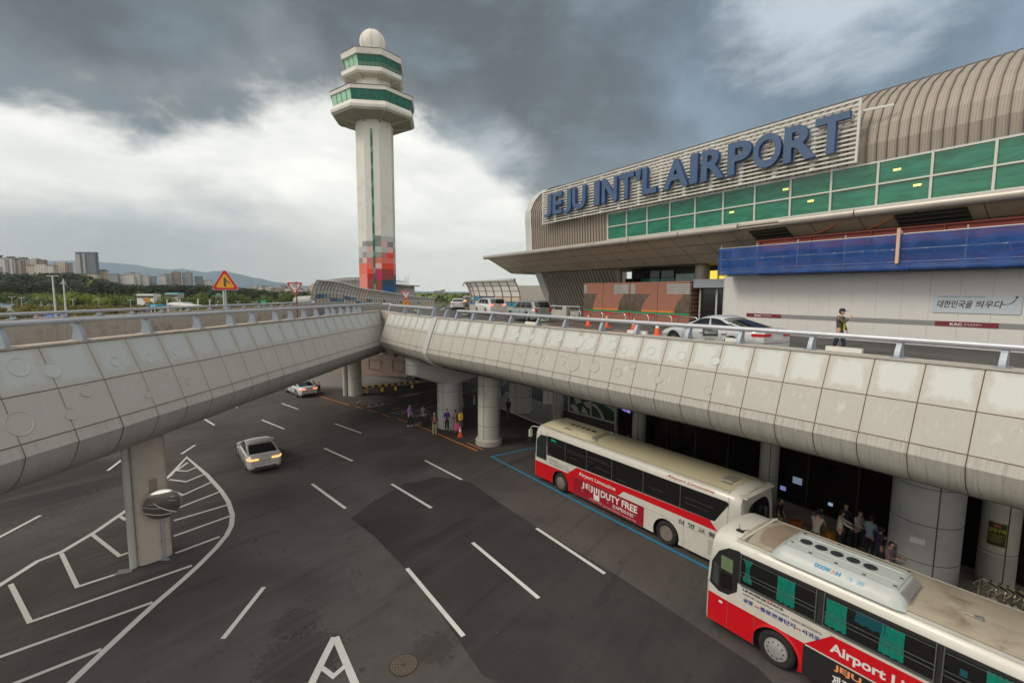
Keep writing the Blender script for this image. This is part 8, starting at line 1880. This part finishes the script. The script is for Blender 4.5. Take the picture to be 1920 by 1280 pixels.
for (u0, u1, v, y, col, lb, nm) in [(320, 346, 567, 150, (.6, .6, .58), 'white tensile roof shelter between white posts', 'shelter'), (281, 297, 571, 150, (.03, .3, .5), 'small blue roofed shelter beside the zone sign', 'shelter'), (88, 105, 590, 150, (.02, .12, .42), 'bright blue awning among the parked cars', 'awning'), (259, 292, 551, 240, (.5, .5, .48), 'long white building with dark ribbon windows among the trees', 'building'), (312, 337, 549, 260, (.12, .42, .45), 'teal roofed low building behind the trees', 'building'), (406, 416, 551, 260, (.12, .4, .45), 'tiny teal roofed hut left of the merge sign', 'hut'), (48, 64, 562, 230, (.15, .35, .42), 'small teal roofed house at the edge of the wood', 'house'), (0, 8, 569, 200, (.05, .2, .4), 'blue roofed kiosk at the left frame edge', 'kiosk'), (64, 81, 557, 260, (.40, .36, .30), 'low buff building with a flat roof in front of the wood', 'building')]:
    xa, xb = uxy(u0, y), uxy(u1, y); zt_ = PY(u0, v, y).z; t = thing(nm, lb, nm, ((xa+xb)/2, y, 0)); w_ = xb-xa
    b = MB(); b.hexa([(-w_/2, -2, zt_-.5), (w_/2, -2, zt_-.5), (w_/2, 4, zt_-.5), (-w_/2, 4, zt_-.5), (-w_/2*.9, -1, zt_), (w_/2*.9, -1, zt_), (w_/2*.9, 3, zt_), (-w_/2*.9, 3, zt_)]); b.build('roof', mat('roof_%d' % int(u0), col, .5), t)
    b = MB()
    if nm in ('shelter', 'awning'):
        for x in (-w_/2+.2, 0, w_/2-.2): b.tube([(x, -1.8, 0), (x, -1.8, zt_-.4)], .12, 6)
    else: b.bx(-w_/2*.95, -1.5, 0, w_/2*.95, 3.5, zt_-.5)
    b.build('walls' if nm not in ('shelter', 'awning') else 'posts', M_wht if nm != 'building' or u0 < 300 else M_conc2, t)
    if nm == 'building': b = MB(); b.bx(-w_/2*.93, -1.55, zt_-2.0, w_/2*.93, -1.52, zt_-1.1); b.build('ribbon_window', M_glassD, t)
t = thing('pedestrian_canopy', 'white sloping walkway canopy on tall posts left of the merge sign', 'canopy', (0, 0, 0)); A, Bq = PY(313, 571, 118), PY(362, 575.5, 100); b = MB(); nb_ = Vector((0, 3, 0)); b.hexa([A, Bq, Bq+nb_, A+nb_, A+Z_*.35, Bq+Z_*.35, Bq+nb_+Z_*.35, A+nb_+Z_*.35]); b.build('canopy_roof', M_wht, t)
b = MB(); 
for u, v0, v1, y in ((313, 561, 575, 118), (337, 561, 576, 112), (371, 560, 578, 104), (393, 561, 580, 100)): a, c = PY(u, v0, y), PY(u, v1+8, y); c.z = 0; b.tube([c, a], .13, 7)
b.build('posts', M_mull, t)
q = PY(482, 562, 150); b = MB(); t = thing('direction_sign', 'small green direction board on a post beyond the left ramp', 'sign', (PY(494, 567, 120).x, 120, 0)); z1_ = PY(494, 562.5, 120).z; z0_ = PY(494, 572, 120).z; b.bx(-.6, -.05, z0_, .6, .05, z1_); b.build('board', mat('sign_green', (.01, .30, .14), .5), t); b = MB(); b.tube([(0, 0, 0), (0, 0, z0_)], .06, 6); b.build('pole', M_mull, t)
t = thing('covered_walkway', 'rounded silver tube walkway ending behind the yield sign', 'walkway', (0, 0, 0)); A, Bq = PY(558, 564, 80), PY(590, 563, 70); b = MB(); b.tube([A, Bq], .75, 14); b.build('tube_shell', M_gut, t, smooth=60); b = MB(); b.hexa([A+Vector((2.5, 0, .7)), Bq+Z_*.7, Bq+Vector((0, 1, .7)), A+Vector((2.5, 1, .7)), Bq+Vector((-1, 0, 2.0)), Bq+Vector((0, 0, 2.6)), Bq+Vector((0, 1, 2.6)), Bq+Vector((-1, 1, 2.0))]); b.build('end_cowl', M_gut, t); b = MB(); b.tube([(A.x+1, A.y, 0), (A.x+1, A.y, A.z)], .12, 6); b.tube([(Bq.x, Bq.y, 0), (Bq.x, Bq.y, Bq.z)], .12, 6); b.build('walkway_post', M_mull, t)
lotp = [cpaint('lot_white', (.6, .6, .6), 0), silver, dk, cpaint('lot_red', (.4, .03, .03), .1), cpaint('lot_blue', (.03, .08, .25), .2), grey]
pc_ = [car('parked_car', 'x', (-150, 135, 0), 0, 'suv' if i % 2 else 'sedan', m_, simple=True) for i, m_ in enumerate(lotp)]
cn = ['white', 'silver', 'black', 'red', 'blue', 'grey']
used_ = [False]*6; rnd4 = random.Random(21)
for row, (y, u0, u1, du) in enumerate([(112, -5, 70, 13), (118, 200, 360, 12), (126, -5, 240, 10), (136, 20, 300, 10), (150, -10, 180, 9.5), (165, 60, 330, 9), (185, -10, 150, 8), (205, 20, 120, 8), (100, 340, 420, 14), (112, 430, 545, 12)]):
    u = u0
    while u < u1:
        if rnd4.random() < .78:
            i = rnd4.choice((0, 0, 0, 1, 1, 2, 3, 4, 5)); lab = 'tiny %s car, %s, %s' % (cn[i], rowof(y), mark(uxy(u, y), y)); loc = (uxy(u, y), y, 0); rz_ = rnd4.choice((1.5, 1.6, -1.55, 1.2))
            if not used_[i]: pc_[i].location = loc; pc_[i].rotation_euler = (0, 0, rz_); pc_[i]['label'] = lab; pc_[i]['group'] = 'x'; used_[i] = True
            else: t = dup(pc_[i], loc, rz_, lab)
            if used_[i]: pass
        u += du*rnd4.uniform(.9, 1.3)
for o_ in list(scn.objects):
    if o_.get('label', '').startswith('tiny ') and o_.name.startswith('parked_car'): o_['group'] = 'tiny %s cars in the far parking lot' % o_['label'].split()[1]
# graffiti mark on the ramp cladding
b = MB()
def onL(u, v):
    best = None
    for k in range(20):
        z = 8.68-2.3*1.12-.8*k/19; q = P(u, v, z); i = min(range(0, len(LE), 4), key=lambda j: (LE[j].xy-q.xy).length); zz_ = (8.68-z)/1.12
        o = None
        for a_, c_ in zip(PROF, PROF[1:]):
            if -a_[1] <= zz_ <= -c_[1]: kk = (zz_+a_[1])/(-c_[1]+a_[1]); o = (a_[0]+(c_[0]-a_[0])*kk)*1.12
        if o is None: continue
        e = abs(q.x-LE[i].x-o)
        if best is None or e < best[0]: best = (e, q)
    return best[1]+Vector((.03, -.03, 0))
pts = [onL(u, v) for u, v in ((646, 647), (649, 650), (648, 656), (643, 663), (637, 668))]; b.tube(pts, .05, 5); b.tube([onL(646, 649), onL(641, 657), onL(637, 666)], .035, 5)
b.build('graffiti_mark', mat('graffiti_pink', (.45, .12, .30), .7), ramp)
# ================================================================ HAZE
hz_ = MB(); hz_.bx(-9000, -60, -8, 3000, 7700, 620); o = hz_.build('haze', None) if False else None
hm_ = bpy.data.materials.new('haze_air'); hm_.use_nodes = True; ht_ = hm_.node_tree; ht_.nodes.clear(); hg = NT(ht_)
vp = hg.n('ShaderNodeVolumePrincipled', Density=HAZE_D); vp.inputs['Color'].default_value = (.86, .93, .98, 1); vp.inputs['Anisotropy'].default_value = 0
ho = hg.n('ShaderNodeOutputMaterial'); ht_.links.new(vp.outputs[0], ho.inputs['Volume'])
if HAZE_D > 0:
    o = hz_.build('haze', hm_); o['kind'] = 'stuff'
